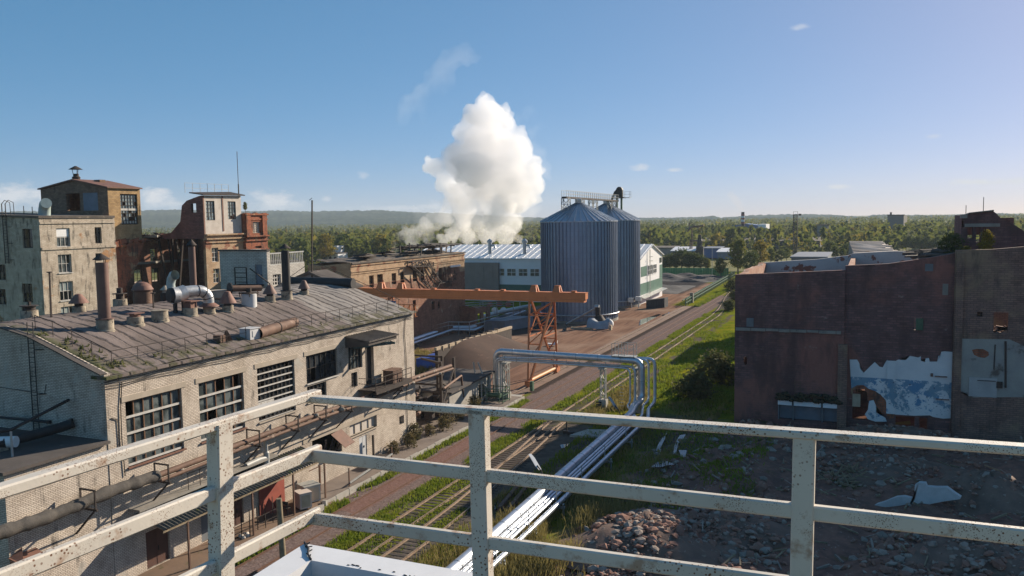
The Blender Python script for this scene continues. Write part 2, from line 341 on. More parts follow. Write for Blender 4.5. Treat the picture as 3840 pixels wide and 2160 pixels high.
M['fence_green'] = mat('green_sheet_fence_paint', (.035, .23, .085), (.028, .19, .07), .5, .6, fine=.1)
M['grey_shed'] = mat('grey_painted_shed_steel', (.22, .24, .28), (.17, .19, .22), 1., .6)
M['teal_steel'] = mat('faded_teal_painted_beam', (.10, .17, .18), (.07, .12, .13), 1., .6)
M['red_board'] = mat('brick_red_painted_board', (.36, .09, .06), (.28, .07, .05), 1.2, .8)
M['brown_door'] = mat('brown_painted_door', (.12, .06, .045), (.09, .045, .035), 2., .7)
M['white_door'] = mat('dirty_white_door_paint', (.62, .62, .62), (.5, .5, .5), 1.5, .6)
M['grey_door'] = mat('grey_painted_doors', (.20, .21, .22), (.15, .16, .17), 1.5, .7)
M['wood'] = mat('weathered_grey_wood', (.32, .25, .16), (.20, .155, .105), 3., .9)
M['timber'] = mat('pale_bare_timber', (.52, .42, .30), (.40, .31, .21), 1.5, .9)  # plain pale timber colour
M['sleeper'] = mat('tarred_timber_sleeper', (.075, .06, .05), (.045, .037, .032), 3., .95, c3=(.13, .10, .08), sc3=2.)
M['frame_white'] = mat('flaking_white_window_paint', (.62, .60, .56), (.46, .43, .39), 3., .7, c3=(.26, .18, .12), thr=(.6, .7), sc3=4.)
M['frame_brown'] = mat('bare_brown_window_wood', (.22, .12, .07), (.16, .085, .05), 3., .8)
M['frame_dark'] = mat('dark_window_wood', (.06, .05, .045), (.04, .034, .03), 3., .8)
M['white_board'] = mat('whitewashed_boarding', (.62, .56, .50), (.5, .44, .38), 1.2, .85, c3=(.25, .2, .16), thr=(.62, .7), sc3=1.5)
M['wh_white'] = mat('white_warehouse_cladding', (.82, .80, .80), (.76, .75, .75), .4, .5, fine=.06)
M['wh_green'] = mat('dark_green_warehouse_cladding', (.075, .17, .13), (.06, .14, .105), .4, .5, fine=.06)
M['wh_roof'] = mat('white_profiled_roof_sheet', (.80, .80, .80), (.74, .74, .75), .4, .35, fine=.05)
M['hazard_red'] = mat('red_chimney_paint', (.42, .12, .08), (.36, .1, .07), .3, .7)
M['plant_blue'] = mat('blue_plant_cladding', (.09, .16, .32), (.075, .135, .27), .1, .6, fine=.05)
M['plant_band'] = mat('pale_blue_cladding_band', (.36, .42, .50), (.32, .38, .46), .1, .6, fine=.05)
M['mesh_dark'] = mat('dark_tarpaulin', (.05, .05, .055), (.035, .035, .04), .8, .8)
M['tarp'] = mat('grey_tarpaulin', (.36, .38, .42), (.27, .29, .33), .8, .6)
M['bag_white'] = mat('white_bulk_bag_fabric', (.80, .80, .80), (.68, .68, .68), 1.5, .7, fine=.1)
M['black'] = mat('soot_black_interior', (.012, .011, .010), (.008, .008, .008), 1., 1.)
M['cable'] = mat('black_cable_sheath', (.02, .02, .02), (.03, .028, .026), 2., .8)
def rustpaint():
    t = NT('rust_speckled_white_paint')
    base = t.mix(t.ramp(t.noise(2.2, 5), .35, .7), (.64, .58, .50), (.53, .49, .43))
    bl = t.ramp(t.noise(9., 7, .62), .56, .68)
    o = t.mix(t.noise(40, 3), (.34, .16, .06), (.22, .095, .045))
    base = t.mix(t.math('MULTIPLY', bl, .62), base, o)
    base = t.mix(t.math('MULTIPLY', t.ramp(t.noise(1.1, 4), .66, .74), .5), base, (.27, .12, .06))
    spk = t.math('MULTIPLY', t.ramp(t.voro(62), .30, .2), t.ramp(t.noise(2.6, 5), .46, .6))
    base = t.mix(spk, base, (.16, .07, .035))
    spk2 = t.math('MULTIPLY', t.ramp(t.voro(150), .34, .24), t.ramp(t.noise(3.7, 5), .50, .6))
    base = t.mix(spk2, base, (.17, .085, .045))
    t.bump(t.noise(60, 4), .15, .004)
    return t.done(base, .55, 0, .35)
M['rail_paint'] = rustpaint()
M['curb'] = mat('white_coated_sheet_flashing', (.74, .74, .75), (.68, .68, .69), 3., .45, c3=(.10, .08, .07), thr=(.70, .74), sc3=9., fine=.1)
def glass(name, c=(.05, .06, .065), c2=(.10, .12, .125)):
    t = NT(name); return t.done(t.mix(t.ramp(t.noise(1.1, 3), .4, .6), c, c2), .12, 0, .6)
M['glass'] = glass('dusty_window_glass', (.045, .055, .055), (.13, .15, .15))
M['glass_dark'] = glass('dark_window_glass', (.015, .018, .02), (.04, .045, .05))
M['glass_pale'] = glass('milky_window_glass', (.20, .24, .24), (.30, .34, .33))
M['skylight'] = glass('navy_skylight_glass', (.006, .009, .02), (.012, .016, .03))
def silo_m():
    t = NT('ribbed_galvanised_silo_sheet'); p = t.xyz(t.pos())
    row = t.math('FRACT', t.math('MULTIPLY', p[2], 1 / 1.15)); seam = t.ramp(row, .03, .07)
    col = t.mix(t.ramp(t.noise(.35, 4), .3, .7), (.25, .32, .43), (.20, .26, .36))
    wn_ = t.n.new('ShaderNodeTexWhiteNoise'); wn_.noise_dimensions = '1D'; t.l.new(t.math('FLOOR', t.math('MULTIPLY', p[2], 1 / 1.15)), wn_.inputs['W'])
    col = t.mix(t.math('MULTIPLY', wn_.outputs['Value'], .25), col, (.2, .24, .30))
    col = t.mix(t.math('MULTIPLY', t.math('SUBTRACT', 1., seam), .5), col, (.14, .17, .21))
    col = t.mix(t.math('MULTIPLY', t.ramp(t.noise(1.1, 6, .65, v=t.scale(t.pos(), (1., 1., .06))), .5, .68), .55), col, (.12, .14, .17))
    cor = t.math('SINE', t.math('MULTIPLY', p[2], 2 * math.pi / .16))
    t.bump(cor, .3, .01)
    return t.done(col, .42, .7, .5)
M['silo'] = silo_m()
M['silo_rib'] = mat('galvanised_silo_stiffener', (.20, .25, .34), (.16, .20, .28), 1., .42, .6)
M['silo_roof'] = mat('galvanised_silo_roof_sheet', (.44, .47, .52), (.36, .39, .44), .5, .38, .65, fine=.1)
def leaf(name, c1, c2, c3, var=.5):
    t = NT(name); oi = t.n.new('ShaderNodeObjectInfo')
    col = t.mix(t.ramp(t.noise(.55, 4), .35, .65), c1, c2)
    col = t.mix(t.math('MULTIPLY', oi.outputs['Random'], var), col, c3)
    b = t.b; b.inputs['Subsurface Weight'].default_value = 0
    b.inputs['Transmission Weight'].default_value = 0
    d = t.n.new('ShaderNodeBsdfTranslucent'); t.l.new(col, d.inputs[0]); mxs = t.n.new('ShaderNodeMixShader'); mxs.inputs[0].default_value = .35
    t.put(b.inputs['Base Color'], col); b.inputs['Roughness'].default_value = .8; b.inputs['Specular IOR Level'].default_value = .2
    t.l.new(b.outputs[0], mxs.inputs[1]); t.l.new(d.outputs[0], mxs.inputs[2]); t.l.new(mxs.outputs[0], t.out.inputs[0]); return t.mat
M['leaf_green'] = leaf('green_birch_leaves', (.11, .14, .03), (.15, .165, .04), (.2, .18, .03))
M['leaf_dark'] = leaf('dark_alder_leaves', (.06, .085, .025), (.085, .11, .032), (.12, .135, .035))
M['leaf_yellow'] = leaf('yellow_autumn_leaves', (.28, .22, .03), (.20, .18, .035), (.32, .20, .025))
M['leaf_bush'] = leaf('willow_bush_leaves', (.10, .115, .04), (.14, .145, .055), (.12, .11, .04))
M['leaf_weed'] = leaf('dry_weed_stalks', (.14, .11, .05), (.09, .085, .035), (.18, .13, .06))
M['needle'] = leaf('spruce_needles', (.028, .05, .024), (.04, .065, .028), (.05, .07, .03))
M['bark'] = mat('grey_tree_bark', (.16, .14, .12), (.09, .08, .07), 3., .95)
M['grass_blade'] = leaf('green_grass_blades', (.17, .22, .02), (.25, .26, .03), (.12, .2, .02), .3)
M['grass_dry'] = leaf('dry_grass_blades', (.30, .245, .085), (.20, .17, .06), (.34, .26, .1), .3)
M['rubble'] = mat('broken_brick_rubble', (.34, .18, .13), (.21, .11, .085), 1.6, .95, c3=(.34, .28, .23), thr=(.58, .64), sc3=2.2, bump=.5)
M['rubble_grey'] = mat('grey_concrete_rubble', (.38, .31, .26), (.25, .20, .17), 1.4, .95, c3=(.15, .10, .08), thr=(.6, .66), sc3=2., bump=.5)
M['coal'] = mat('black_coal_slag', (.045, .042, .045), (.075, .07, .07), .35, .95, c3=(.13, .12, .12), thr=(.6, .7), sc3=.5, bump=.6)
M['ore'] = mat('brown_ore_heap', (.085, .05, .037), (.06, .036, .027), .5, .98, c3=(.22, .14, .105), thr=(.6, .75), sc3=.8, bump=.6)
t_ = NT('puddle_water'); M['puddle'] = t_.done((.02, .022, .025), .04, 0, .5)
# ------------------------------------------------------------------ ground, hills, far wood
def quads(name, P, mat_, **props):                     # P: (n, 4, 3) array, one mesh of separate quads
    n = len(P); me = bpy.data.meshes.new(name); me.vertices.add(n * 4); me.vertices.foreach_set('co', P.reshape(-1).astype(np.float32))
    me.loops.add(n * 4); me.loops.foreach_set('vertex_index', np.arange(n * 4, dtype=np.int32)); me.polygons.add(n)
    me.polygons.foreach_set('loop_start', np.arange(0, n * 4, 4, dtype=np.int32)); me.update(calc_edges=True); me.validate()
    me.materials.append(mat_)
    o = bpy.data.objects.new(name, me); COL.objects.link(o)
    for k, q in props.items(): o[k] = q
    return o
rg = np.random.default_rng(11)
def clumps(C, size, asp=1., up=None):                  # random oriented quads at the centres C
    n = len(C); a = rg.normal(size=(n, 3)); a /= np.linalg.norm(a, axis=1)[:, None]; b = rg.normal(size=(n, 3))
    b -= a * (a * b).sum(1)[:, None]; b /= np.linalg.norm(b, axis=1)[:, None]
    s = (size if np.ndim(size) else np.full(n, size))[:, None] * rg.uniform(.6, 1.3, (n, 1))
    a *= s; b *= s * asp
    k = rg.uniform(.55, 1.1, (n, 4, 1))
    return C[:, None, :] + np.stack([-a - b, a - b, a + b, -a + b], 1) * k

t = NT('wild_ground'); p = t.xyz(t.pos())
gcol = t.mix(t.ramp(t.noise(.02, 6), .35, .65), (.12, .125, .035), (.18, .155, .05)); gcol = t.mix(t.ramp(t.noise(.15, 5), .5, .7), gcol, (.055, .065, .024))
M['ground'] = t.done(gcol, .95, 0, .1)
mb = MB(); mb.face([(-9000, -600, -.35), (9000, -600, -.35), (9000, 9000, -.35), (-9000, 9000, -.35)])
struct(mb, 'ground', M['ground'])

def yard():
    t = NT('industrial_yard_ground'); P = t.pos(); p = t.xyz(P)
    n1 = t.noise(.32, 5, .6); n2 = t.noise(.31, 5, .6, v=t.scale(P, (1., 1., 1.)), dist=.6); nf = t.noise(1.6, 6, .65)
    nx = t.math('ADD', p[0], t.math('ADD', t.math('MULTIPLY', t.math('SUBTRACT', n1, .5), 3.2), t.math('MULTIPLY', t.math('SUBTRACT', nf, .5), 1.2)))
    nx2 = t.math('ADD', p[0], t.math('MULTIPLY', t.math('SUBTRACT', nf, .5), 1.1))
    ny = t.math('ADD', p[1], t.math('ADD', t.math('MULTIPLY', t.math('SUBTRACT', n2, .5), 7.), t.math('MULTIPLY', t.math('SUBTRACT', nf, .5), 2.)))
    def box(x0, x1, y0, y1, s=.5, X=nx, Y=ny):
        m = t.math('MULTIPLY', t.ramp(X, x0 - s, x0 + s), t.ramp(X, x1 + s, x1 - s))
        return t.math('MULTIPLY', m, t.math('MULTIPLY', t.ramp(Y, y0 - s, y0 + s), t.ramp(Y, y1 + s, y1 - s)))
    grass = t.mix(t.ramp(t.noise(.35, 6, .6), .4, .62), (.13, .165, .014), (.215, .20, .018))
    grass = t.mix(t.ramp(t.noise(.16, 6, .65), .55, .63), grass, (.105, .085, .055))
    grass = t.mix(t.ramp(t.noise(4, 4), .5, .75), grass, (.05, .065, .015))
    dirt = t.mix(t.ramp(t.noise(.8, 6, .65), .35, .65), (.145, .12, .098), (.095, .078, .065))
    dirt = t.mix(t.ramp(t.noise(9, 3), .6, .75), dirt, (.2, .17, .145))
    soil = t.mix(t.ramp(t.noise(.7, 7, .68), .36, .64), (.28, .145, .11), (.165, .095, .08))
    soil = t.mix(t.ramp(t.noise(3.1, 6, .7), .6, .68), soil, (.34, .26, .22))
    soil = t.mix(t.ramp(t.noise(.22, 5), .58, .68), soil, (.07, .075, .025))
    gv = t.voro(9., out='Color')
    ball = t.mix(t.math('MULTIPLY', t.xyz(gv)[0], .8), (.225, .165, .148), (.10, .072, .065)); ball = t.mix(t.ramp(t.noise(.5, 5), .5, .75), ball, (.16, .115, .09))
    ball = t.mix(t.math('MULTIPLY', t.ramp(t.voro(5., out='Distance'), .5, .2), .25), ball, (.33, .27, .25))
    stn = t.noise(.5, 6, .65, v=t.scale(P, (1.6, .12, 1.)))
    road = t.mix(t.ramp(stn, .35, .65), (.27, .165, .115), (.175, .105, .078)); road = t.mix(t.ramp(t.noise(.09, 5), .45, .7), road, (.30, .205, .15))
    road = t.mix(t.ramp(t.noise(.3, 6, .6, v=t.scale(P, (1.8, .1, 1.))), .60, .68), road, (.11, .072, .06))
    col = grass
    col = t.mix(box(-19.5, 60, -10, 86, 1.6), col, soil)
    col = t.mix(box(-12.5, 40, 86, 120, .6), col, t.mix(.5, soil, (.05, .04, .03)))  # soil inside the ruin, colour darkened to make the inside look dark
    col = t.mix(box(-30.2, -24.5, 10, 84, .8), col, dirt)
    col = t.mix(t.math('MULTIPLY', box(-24, -14, 76, 92, 2.), .8), col, dirt)
    col = t.mix(box(-33.2, -29.6, 10, 260, .7), col, t.mix(t.ramp(t.noise(.5, 5), .42, .6), (.105, .085, .055), grass))
    col = t.mix(box(-32.2, -29.2, 66, 82, .6), col, (.085, .062, .05))
    col = t.mix(box(-28.5, -27.4, 84, 190, .5), col, dirt)
    col = t.mix(box(-39.4, -34.0, -10, 236, .35, X=nx2), col, ball)
    col = t.mix(box(-34.4, -33.2, 50, 74, .5), col, ball)
    col = t.mix(box(-37.6, -35.6, 52, 74, .25, X=nx2), col, t.mix(.5, ball, (.22, .11, .085)))
    col = t.mix(box(-78, -39.9, 95, 207, .5, X=nx2), col, road)
    col = t.mix(box(-55, -45.2, 205, 279, 1.2), col, road)
    col = t.mix(box(-40.6, -39.0, 97, 206, .3, X=nx2), col, (.065, .052, .046))
    col = t.mix(box(-90, -49.5, 238, 300, 1.2), col, (.06, .055, .055))
    col = t.mix(t.math('MULTIPLY', box(-75, -57.5, 97, 120, 1.2), .9), col, t.mix(t.noise(.9, 5), (.22, .18, .05), (.10, .11, .03)))
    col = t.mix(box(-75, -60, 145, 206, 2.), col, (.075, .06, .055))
    t.bump(t.math('ADD', t.noise(2.5, 6, .65), t.math('MULTIPLY', t.xyz(gv)[0], .15)), .55, .12)
    wet = t.ramp(t.noise(.35, 4), .68, .74)
    return t.done(col, 1., 0, .0)
M['yard'] = yard()
mb = MB()                                              # the yard is a lightly uneven sheet; level along the tracks
xs = np.arange(-150, 61, 1.5); ys = np.arange(-6, 340, 1.5)
def hgt(x, y):
    h = 0.
    if x > -27: h += .35 * min(1, (x + 27) / 6) * (math.sin(x * .7 + y * .31) * math.cos(y * .43 - x * .2) + .6 * math.sin(x * 1.3 - y * .9))
    if -16 < x < 40 and 20 < y < 89: h += .55 * min(1, (x + 16) / 5) * (1 + math.sin(x * .45) * math.sin(y * .37))
    return h
mb.grid([[(x, y, hgt(x, y)) for x in xs] for y in ys]); struct(mb, 'yard_ground', M['yard'])

t = NT('forested_hillside'); p = t.xyz(t.pos())
hc = t.mix(t.ramp(t.noise(.006, 7, .62), .42, .6), (.035, .055, .04), (.075, .09, .055)); hc = t.mix(t.ramp(t.noise(.035, 5, .7), .45, .62), hc, (.018, .032, .018))
M['hill'] = t.done(hc, 1., 0, 0.)
sky_l = [(-500, 800), (300, 792), (540, 790), (700, 787), (830, 795), (948, 792), (1045, 790), (1166, 794), (1431, 789), (1528, 795), (1673, 800), (1800, 807), (1962, 815), (2041, 816), (2480, 817), (2604, 814), (2640, 813), (2669, 809), (2704, 816), (2778, 812), (2810, 808), (2910, 805), (3026, 804), (3120, 806), (3186, 811), (3250, 813), (3264, 807), (3327, 805), (3400, 806), (3531, 808), (3603, 805), (3760, 800), (3840, 806), (4300, 800)]
def ridge(D0, D1, dz, name, amp, seed, x0=-600, x1=4400, st=8):
    g = random.Random(seed); rows = [[] for _ in range(14)]
    for px in range(x0, x1, st):
        y = float(np.interp(px, [a for a, _ in sky_l], [b for _, b in sky_l])); d = ray(px, y); d2 = Vector((d.x, d.y, 0)).length
        top = max(6., CAM_H + d.z / d2 * D1 + dz)
        u = Vector((d.x / d2, d.y / d2, 0))
        for i in range(14):
            f = i / 11.; D = D0 + (D1 - D0) * f; e = f * f * (3 - 2 * f) if f <= 1 else max(0, 1 - (f - 1) * 3)
            z = -4 + (top + 4) * e + g.uniform(-1, 1) * amp * min(1, f + .3) + amp * 1.2 * math.sin(px * .011 + i * 1.3) * math.sin(f * 3.1)
            rows[i].append(u * D + Vector((0, 0, z)))
    mb = MB(); mb.grid(rows); return struct(mb, name, M['hill'])
ridge(2300, 4600, 0, 'forested_hills', 3.2, 3)

# the far wood that reads as one mass
t = NT('far_wood_foliage'); p_ = t.pos(); cell = t.voro(.085, out='Color'); cx_ = t.xyz(cell)
fc = t.mix(cx_[0], (.10, .13, .03), (.18, .19, .04)); fc = t.mix(t.ramp(cx_[1], .82, .9), fc, (.28, .22, .035)); fc = t.mix(t.ramp(t.noise(.004, 4), .42, .6), fc, t.mix(cx_[2], (.13, .155, .035), (.23, .215, .05)))
fc = t.mix(t.math('MULTIPLY', t.noise(.9, 3), .4), fc, (.02, .03, .012))
t.put(t.b.inputs['Base Color'], fc); t.b.inputs['Roughness'].default_value = .9; t.b.inputs['Specular IOR Level'].default_value = .1
tl_ = t.n.new('ShaderNodeBsdfTranslucent'); t.l.new(fc, tl_.inputs[0]); ms_ = t.n.new('ShaderNodeMixShader'); ms_.inputs[0].default_value = .45; t.l.new(t.b.outputs[0], ms_.inputs[1]); t.l.new(tl_.outputs[0], ms_.inputs[2]); t.l.new(ms_.outputs[0], t.out.inputs[0])
M['far_wood'] = t.mat
def wood(n, d0, d1, a0, a1, h0, h1, per, pw=1.):
    r = d0 + (d1 - d0) * rg.random(n) ** pw; a = a0 + (a1 - a0) * rg.random(n)
    x, y = np.sin(a) * r, np.cos(a) * r; h = h0 + (h1 - h0) * rg.random(n)
    keep = ~((y < 420) & (x > -125) & (x < -40)); x, y, h, r = x[keep], y[keep], h[keep], r[keep]; n = len(x)
    con = rg.random(n) < .35
    tt = rg.random((n, per)); ph = rg.random((n, per)) * 2 * np.pi
    w = np.where(con[:, None], .24 * (1.02 - tt), .30 * np.sqrt(np.clip(1 - (2 * tt - 1.05) ** 2, .03, 1))) * h[:, None] * rg.uniform(.75, 1.15, (n, per))
    C = np.stack([x[:, None] + w * np.cos(ph), y[:, None] + w * np.sin(ph), (.08 + .92 * tt) * h[:, None] - .3], -1).reshape(-1, 3)
    return clumps(C, np.repeat(h * .105, per))
A0, A1 = AZ * -1 - R(36), AZ * -1 + R(36)
Q = np.concatenate([wood(2300, 520, 1100, A0, A1, 8, 15, 34), wood(4200, 900, 2900, A0, A1, 9, 16, 17, .8), wood(700, 430, 700, A0, -AZ + R(2), 9, 15, 44)])
quads('forest', Q, M['far_wood'], kind='stuff', label='far wood of green and yellowing trees on the plain below the hills', category='forest')
# ------------------------------------------------------------------ windows
def window(parent, O, u, n, u0, u1, z0, z1, cols, rows, fm, gm, fw=.09, inset=.16, miss=0., rg=rnd, mull=.05, glass_in=.05, name='window', skip=(), sill=None):
    """frame with mullions as a part, its panes as one sub-part"""
    O, u, n = Vector(O), Vector(u).normalized(), Vector(n).normalized(); B = Vector((O.x, O.y, 0)) - n * inset
    P = lambda a, z, k=0.: B + u * a + Vector((0, 0, z)) + n * k
    mb = MB(); g = MB(); d = .08
    def strip(a0, a1, c0, c1, dd=d): mb.obox(P((a0 + a1) / 2, (c0 + c1) / 2), u * (a1 - a0) / 2, n * dd / 2, Vector((0, 0, (c1 - c0) / 2)))
    strip(u0, u0 + fw, z0, z1); strip(u1 - fw, u1, z0, z1); strip(u0 + fw, u1 - fw, z0, z0 + fw); strip(u0 + fw, u1 - fw, z1 - fw, z1)
    cw, rh = (u1 - u0) / cols, (z1 - z0) / rows
    for i in range(1, cols): strip(u0 + cw * i - mull / 2, u0 + cw * i + mull / 2, z0 + fw, z1 - fw, d * .8)
    for j in range(1, rows): strip(u0 + fw, u1 - fw, z0 + rh * j - mull / 2, z0 + rh * j + mull / 2, d * .7)
    for i in range(cols):
        for j in range(rows):
            if (i, j) in skip or rg.random() < miss: continue
            a, b, c, e = u0 + cw * i, u0 + cw * (i + 1), z0 + rh * j, z0 + rh * (j + 1)
            tl = rg.uniform(-.012, .012)
            g.face([P(a, c, -glass_in + tl), P(b, c, -glass_in - tl), P(b, e, -glass_in - tl), P(a, e, -glass_in + tl)])
    f = build(mb, name, fm, parent)
    if g.f: build(g, 'pane', gm, f)
    if sill is not None:
        q = MB(); q.obox(P((u0 + u1) / 2, z0 - .05, inset - .03), u * ((u1 - u0) / 2 + .08), n * .16, Vector((0, 0, .05))); build(q, 'sill', sill, f)
    return f

# ------------------------------------------------------------------ the long workshop with the arched felt roof
XF = -41.8; KW = XF / -40.6                            # survey of the facade was made at -40.6
YN, YE = 34.1 * KW, 69.62 * KW                         # near gable, far gable
EAVE = CAM_H - (CAM_H - 13.62) * KW
RP = [(-40.6, 13.62), (-42.5, 14.25), (-44.25, 14.85), (-46.6, 15.62), (-49.3, 16.13), (-51, 16.25), (-52.7, 16.13), (-55.4, 15.62), (-57.75, 14.85), (-59.5, 14.25), (-61.4, 13.62)]
RP = [(a * KW, CAM_H - (CAM_H - b) * KW) for a, b in RP]
def roof_z(x): return float(np.interp(-x, [-a for a, _ in RP], [b for _, b in RP]))
def on_roof(px, py):                                   # where the line of sight meets the arched roof
    d = ray(px, py); x = XF
    while x > -63:
        t_ = x / d.x; z = CAM_H + d.z * t_
        if z < roof_z(x): return Vector((x, d.y * t_, z))
        x -= .02
    return Vector((-52, d.y * -52 / d.x, roof_z(-52)))
def fu(px, py): q = onX(px, py, XF); return q.y, q.z   # facade coordinates
ws = thing('brick_workshop', 'long white brick workshop under an arched bitumen roof crowded with vents', 'workshop', (-52, 53, 0))
WT = 12.02; WB = 7.72                                  # heads and sills of the tall windows
wins = []                                              # (y0, y1, z0, z1)
for a, b in ((469, 1507), (680, 1456)), ((744, 1441), (911, 1396)), ((963, 1380), (1103, 1348)): wins.append((fu(*a)[0], fu(*b)[0]))
w4, w5 = (fu(1147, 1334)[0], fu(1264, 1308)[0]), (fu(1305, 1300)[0], fu(1357, 1288)[0])
HT = fu(469, 1507)[1]; HB = fu(486, 1751)[1]; MID = fu(1272, 1403)[1]; LOW = fu(1155, 1510)[1]
Y0F = YN
holes = [(a - Y0F, b - Y0F, HB, HT) for a, b in wins] + [(w4[0] - Y0F, w4[1] - Y0F, MID, HT), (w4[0] - Y0F, w4[0] - Y0F + 2.6, LOW, MID - .25), (w5[0] - Y0F, w5[1] - Y0F, MID, HT), (w5[0] - Y0F + .35, w5[0] - Y0F + 1.3, LOW, MID - .25)]
dz_ = fu(1385, 1445)[1]
door_y = (fu(1366, 1300)[0] + .1, fu(1366, 1300)[0] + 1.5)
holes.append((door_y[0] - Y0F, door_y[1] - Y0F, dz_, HT - .3))
bo = (fu(1170, 1655)[0], fu(1280, 1605)[0]); holes.append((bo[0] - Y0F, bo[1] - Y0F, 2.5, 4.45))
ww_ = (fu(1310, 1590)[0], fu(1412, 1545)[0]); holes.append((ww_[0] - Y0F, ww_[1] - Y0F, 3.35, 4.6))
wd = (fu(1347, 1652)[0], fu(1375, 1640)[0]); holes.append((wd[0] - Y0F, wd[1] - Y0F, .95, 3.0))
lw = [(37.5, 39.4, .5, 2.9), (42.2, 44.2, .5, 3.0), (45.0, 46.4, .5, 2.8)]
holes += [(a - Y0F, b - Y0F, c, d) for a, b, c, d in lw]
for q in ((1495, 1555), (1560, 1552)): pass
ph = fu(1497, 1560); holes.append((ph[0] - Y0F, ph[0] - Y0F + .9, ph[1] - .9, ph[1] - .1))
mb = MB(); wall(mb, (XF, YN, 0), (0, 1, 0), YE - YN, EAVE, holes, .45, n=(1, 0, 0))
gab = [(XF - a, b) for a, b in RP]; L = XF - RP[-1][0]
wall(mb, (XF - .003, YN - .002, 0), (-1, 0, 0), L - .003, [(q, z + .12) for q, z in gab], (), .45, n=(0, -1, 0))
wall(mb, (XF - .003, YE, 0), (-1, 0, 0), L - .003, [(q, z - .1) for q, z in gab], (), .45, n=(0, 1, 0))
wall(mb, (RP[-1][0], YN, 0), (0, 1, 0), YE - YN, EAVE, (), .45, n=(-1, 0, 0))
build(mb, 'wall', M['silicate'], ws)
mb = MB()                                              # arched roof slab with small sags
rows = []
ny = 90
for i in range(ny + 1):
    y = YN + .25 + (YE - YN - .5) * i / ny; row = []
    for k in range(len(RP) * 3 - 2):
        f = k / 3; a = RP[min(int(f), len(RP) - 2)]; b = RP[min(int(f), len(RP) - 2) + 1]; q = f - min(int(f), len(RP) - 2)
        x = a[0] + (b[0] - a[0]) * q; z = a[1] + (b[1] - a[1]) * q
        row.append((x, y, z + .05 + .05 * math.sin(y * 6.16) * (0 < k < 29) + .05 * math.sin(y * .9 + x)))
    rows.append(row)
mb.grid(rows)
mb.box((XF + .32, YN - .12, EAVE - .16), (XF - 1.0, YE + .1, EAVE + .02))
rf = build(mb, 'roof', M['felt'], ws)
mb = MB()
for (x0, z0), (x1, z1) in zip(RP[:6], RP[1:6]): mb.bar((x0, YN - .05, z0 + .17), (x1, YN - .05, z1 + .17), .5, .08)
build(mb, 'gable_flashing', M['felt_flat'], ws)
mb = MB()
for k in range(4): mb.tube([(XF + .07, YN - .3 + (YE - YN) * i / 24, EAVE - .32 - .13 * k + .05 * math.sin(i * 2.1 + k)) for i in range(25)], .018, 5)
mb.tube([(XF + .05, YN + 1.2, EAVE - .5), (XF + .06, YN + 1.0, EAVE - 2), (XF + .06, YN + .95, EAVE - 4), (XF + .06, YN + 1.05, 7)], .03, 5); mb.tube([(XF + .05, YN + .3, 10.8), (XF + .05, YN + .75, 10.6), (XF + .05, YN + .8, 8.2)], .03, 5)
mb.tube([(XF + .05, YE - 1.6, EAVE - .4), (XF + .06, YE - 1.9, EAVE - 2), (XF + .06, YE - 1.7, EAVE - 4), (XF + .06, YE - 1.8, 1)], .03, 5)
build(mb, 'cable', M['cable'], ws)
for a, b in wins + [w4, (w5[0], w5[1])]:
    mb = MB(); mb.box((XF + .045, a - .28, HT), (XF - .2, b + .38, HT + .36)); build(mb, 'lintel', M['lintel'], ws)
fo = dict(O=(XF, Y0F, 0), u=(0, 1, 0), n=(1, 0, 0))
g1 = random.Random(5)
for i, (a, b) in enumerate(wins[:2]):
    f = window(ws, u0=a - Y0F, u1=b - Y0F, z0=HB, z1=HT, cols=6 if i == 0 else 5, rows=4, fm=M['frame_brown'], gm=M['glass'], miss=.06, rg=g1, inset=.2, mull=.07, sill=M['rust_sheet'], **fo)
    q = MB()
    for j in (1, 2, 3): q.box((XF - .09, a + .1, HB + (HT - HB) * j / 4 - .07), (XF - .17, b - .1, HB + (HT - HB) * j / 4 + .07))
    q.box((XF - .09, a + .1, HB + .02), (XF - .17, b - .1, HB + .14)); build(q, 'transom', M['frame_white'], f)
a, b = wins[2]
f = window(ws, u0=a - Y0F, u1=b - Y0F, z0=HB, z1=HT, cols=9, rows=8, fm=M['frame_dark'], gm=M['glass_dark'], miss=.1, rg=g1, inset=.2, mull=.04, sill=M['lintel'], **fo)
q = MB()
for j in range(8):
    if j == 2: continue
    q.box((XF - .10, a + .1, HB + (HT - HB) * j / 8 - .045), (XF - .17, b - .1, HB + (HT - HB) * j / 8 + .045))
q.box((XF - .10, a + .1, HB + (HT - HB) * .3), (XF - .18, a + 1.9, HB + (HT - HB) * .35)); build(q, 'transom', M['frame_white'], f)
f = window(ws, u0=w4[0] - Y0F, u1=w4[1] - Y0F, z0=MID, z1=HT, cols=6, rows=2, fm=M['frame_dark'], gm=M['glass_dark'], miss=.25, rg=g1, inset=.2, sill=M['frame_white'], **fo)
window(ws, u0=w4[0] - Y0F, u1=w4[0] - Y0F + 2.6, z0=LOW, z1=MID - .25, cols=5, rows=3, fm=M['frame_dark'], gm=M['glass_dark'], rg=g1, inset=.2, sill=M['lintel'], **fo)
window(ws, u0=w5[0] - Y0F, u1=w5[1] - Y0F, z0=MID, z1=HT, cols=4, rows=2, fm=M['frame_dark'], gm=M['glass'], rg=g1, inset=.2, **fo)
window(ws, u0=w5[0] - Y0F + .35, u1=w5[0] - Y0F + 1.3, z0=LOW, z1=MID - .25, cols=2, rows=4, fm=M['frame_dark'], gm=M['glass_dark'], rg=g1, inset=.2, **fo)
window(ws, u0=ww_[0] - Y0F, u1=ww_[1] - Y0F, z0=3.35, z1=4.6, cols=4, rows=1, fm=M['lintel'], gm=M['white_board'], rg=g1, inset=.2, sill=M['lintel'], **fo)
mb = MB(); mb.box((XF + .06, bo[0] - 1.2, 4.45), (XF - .2, ww_[1] + .4, 4.78)); build(mb, 'lintel', M['lintel'], ws)
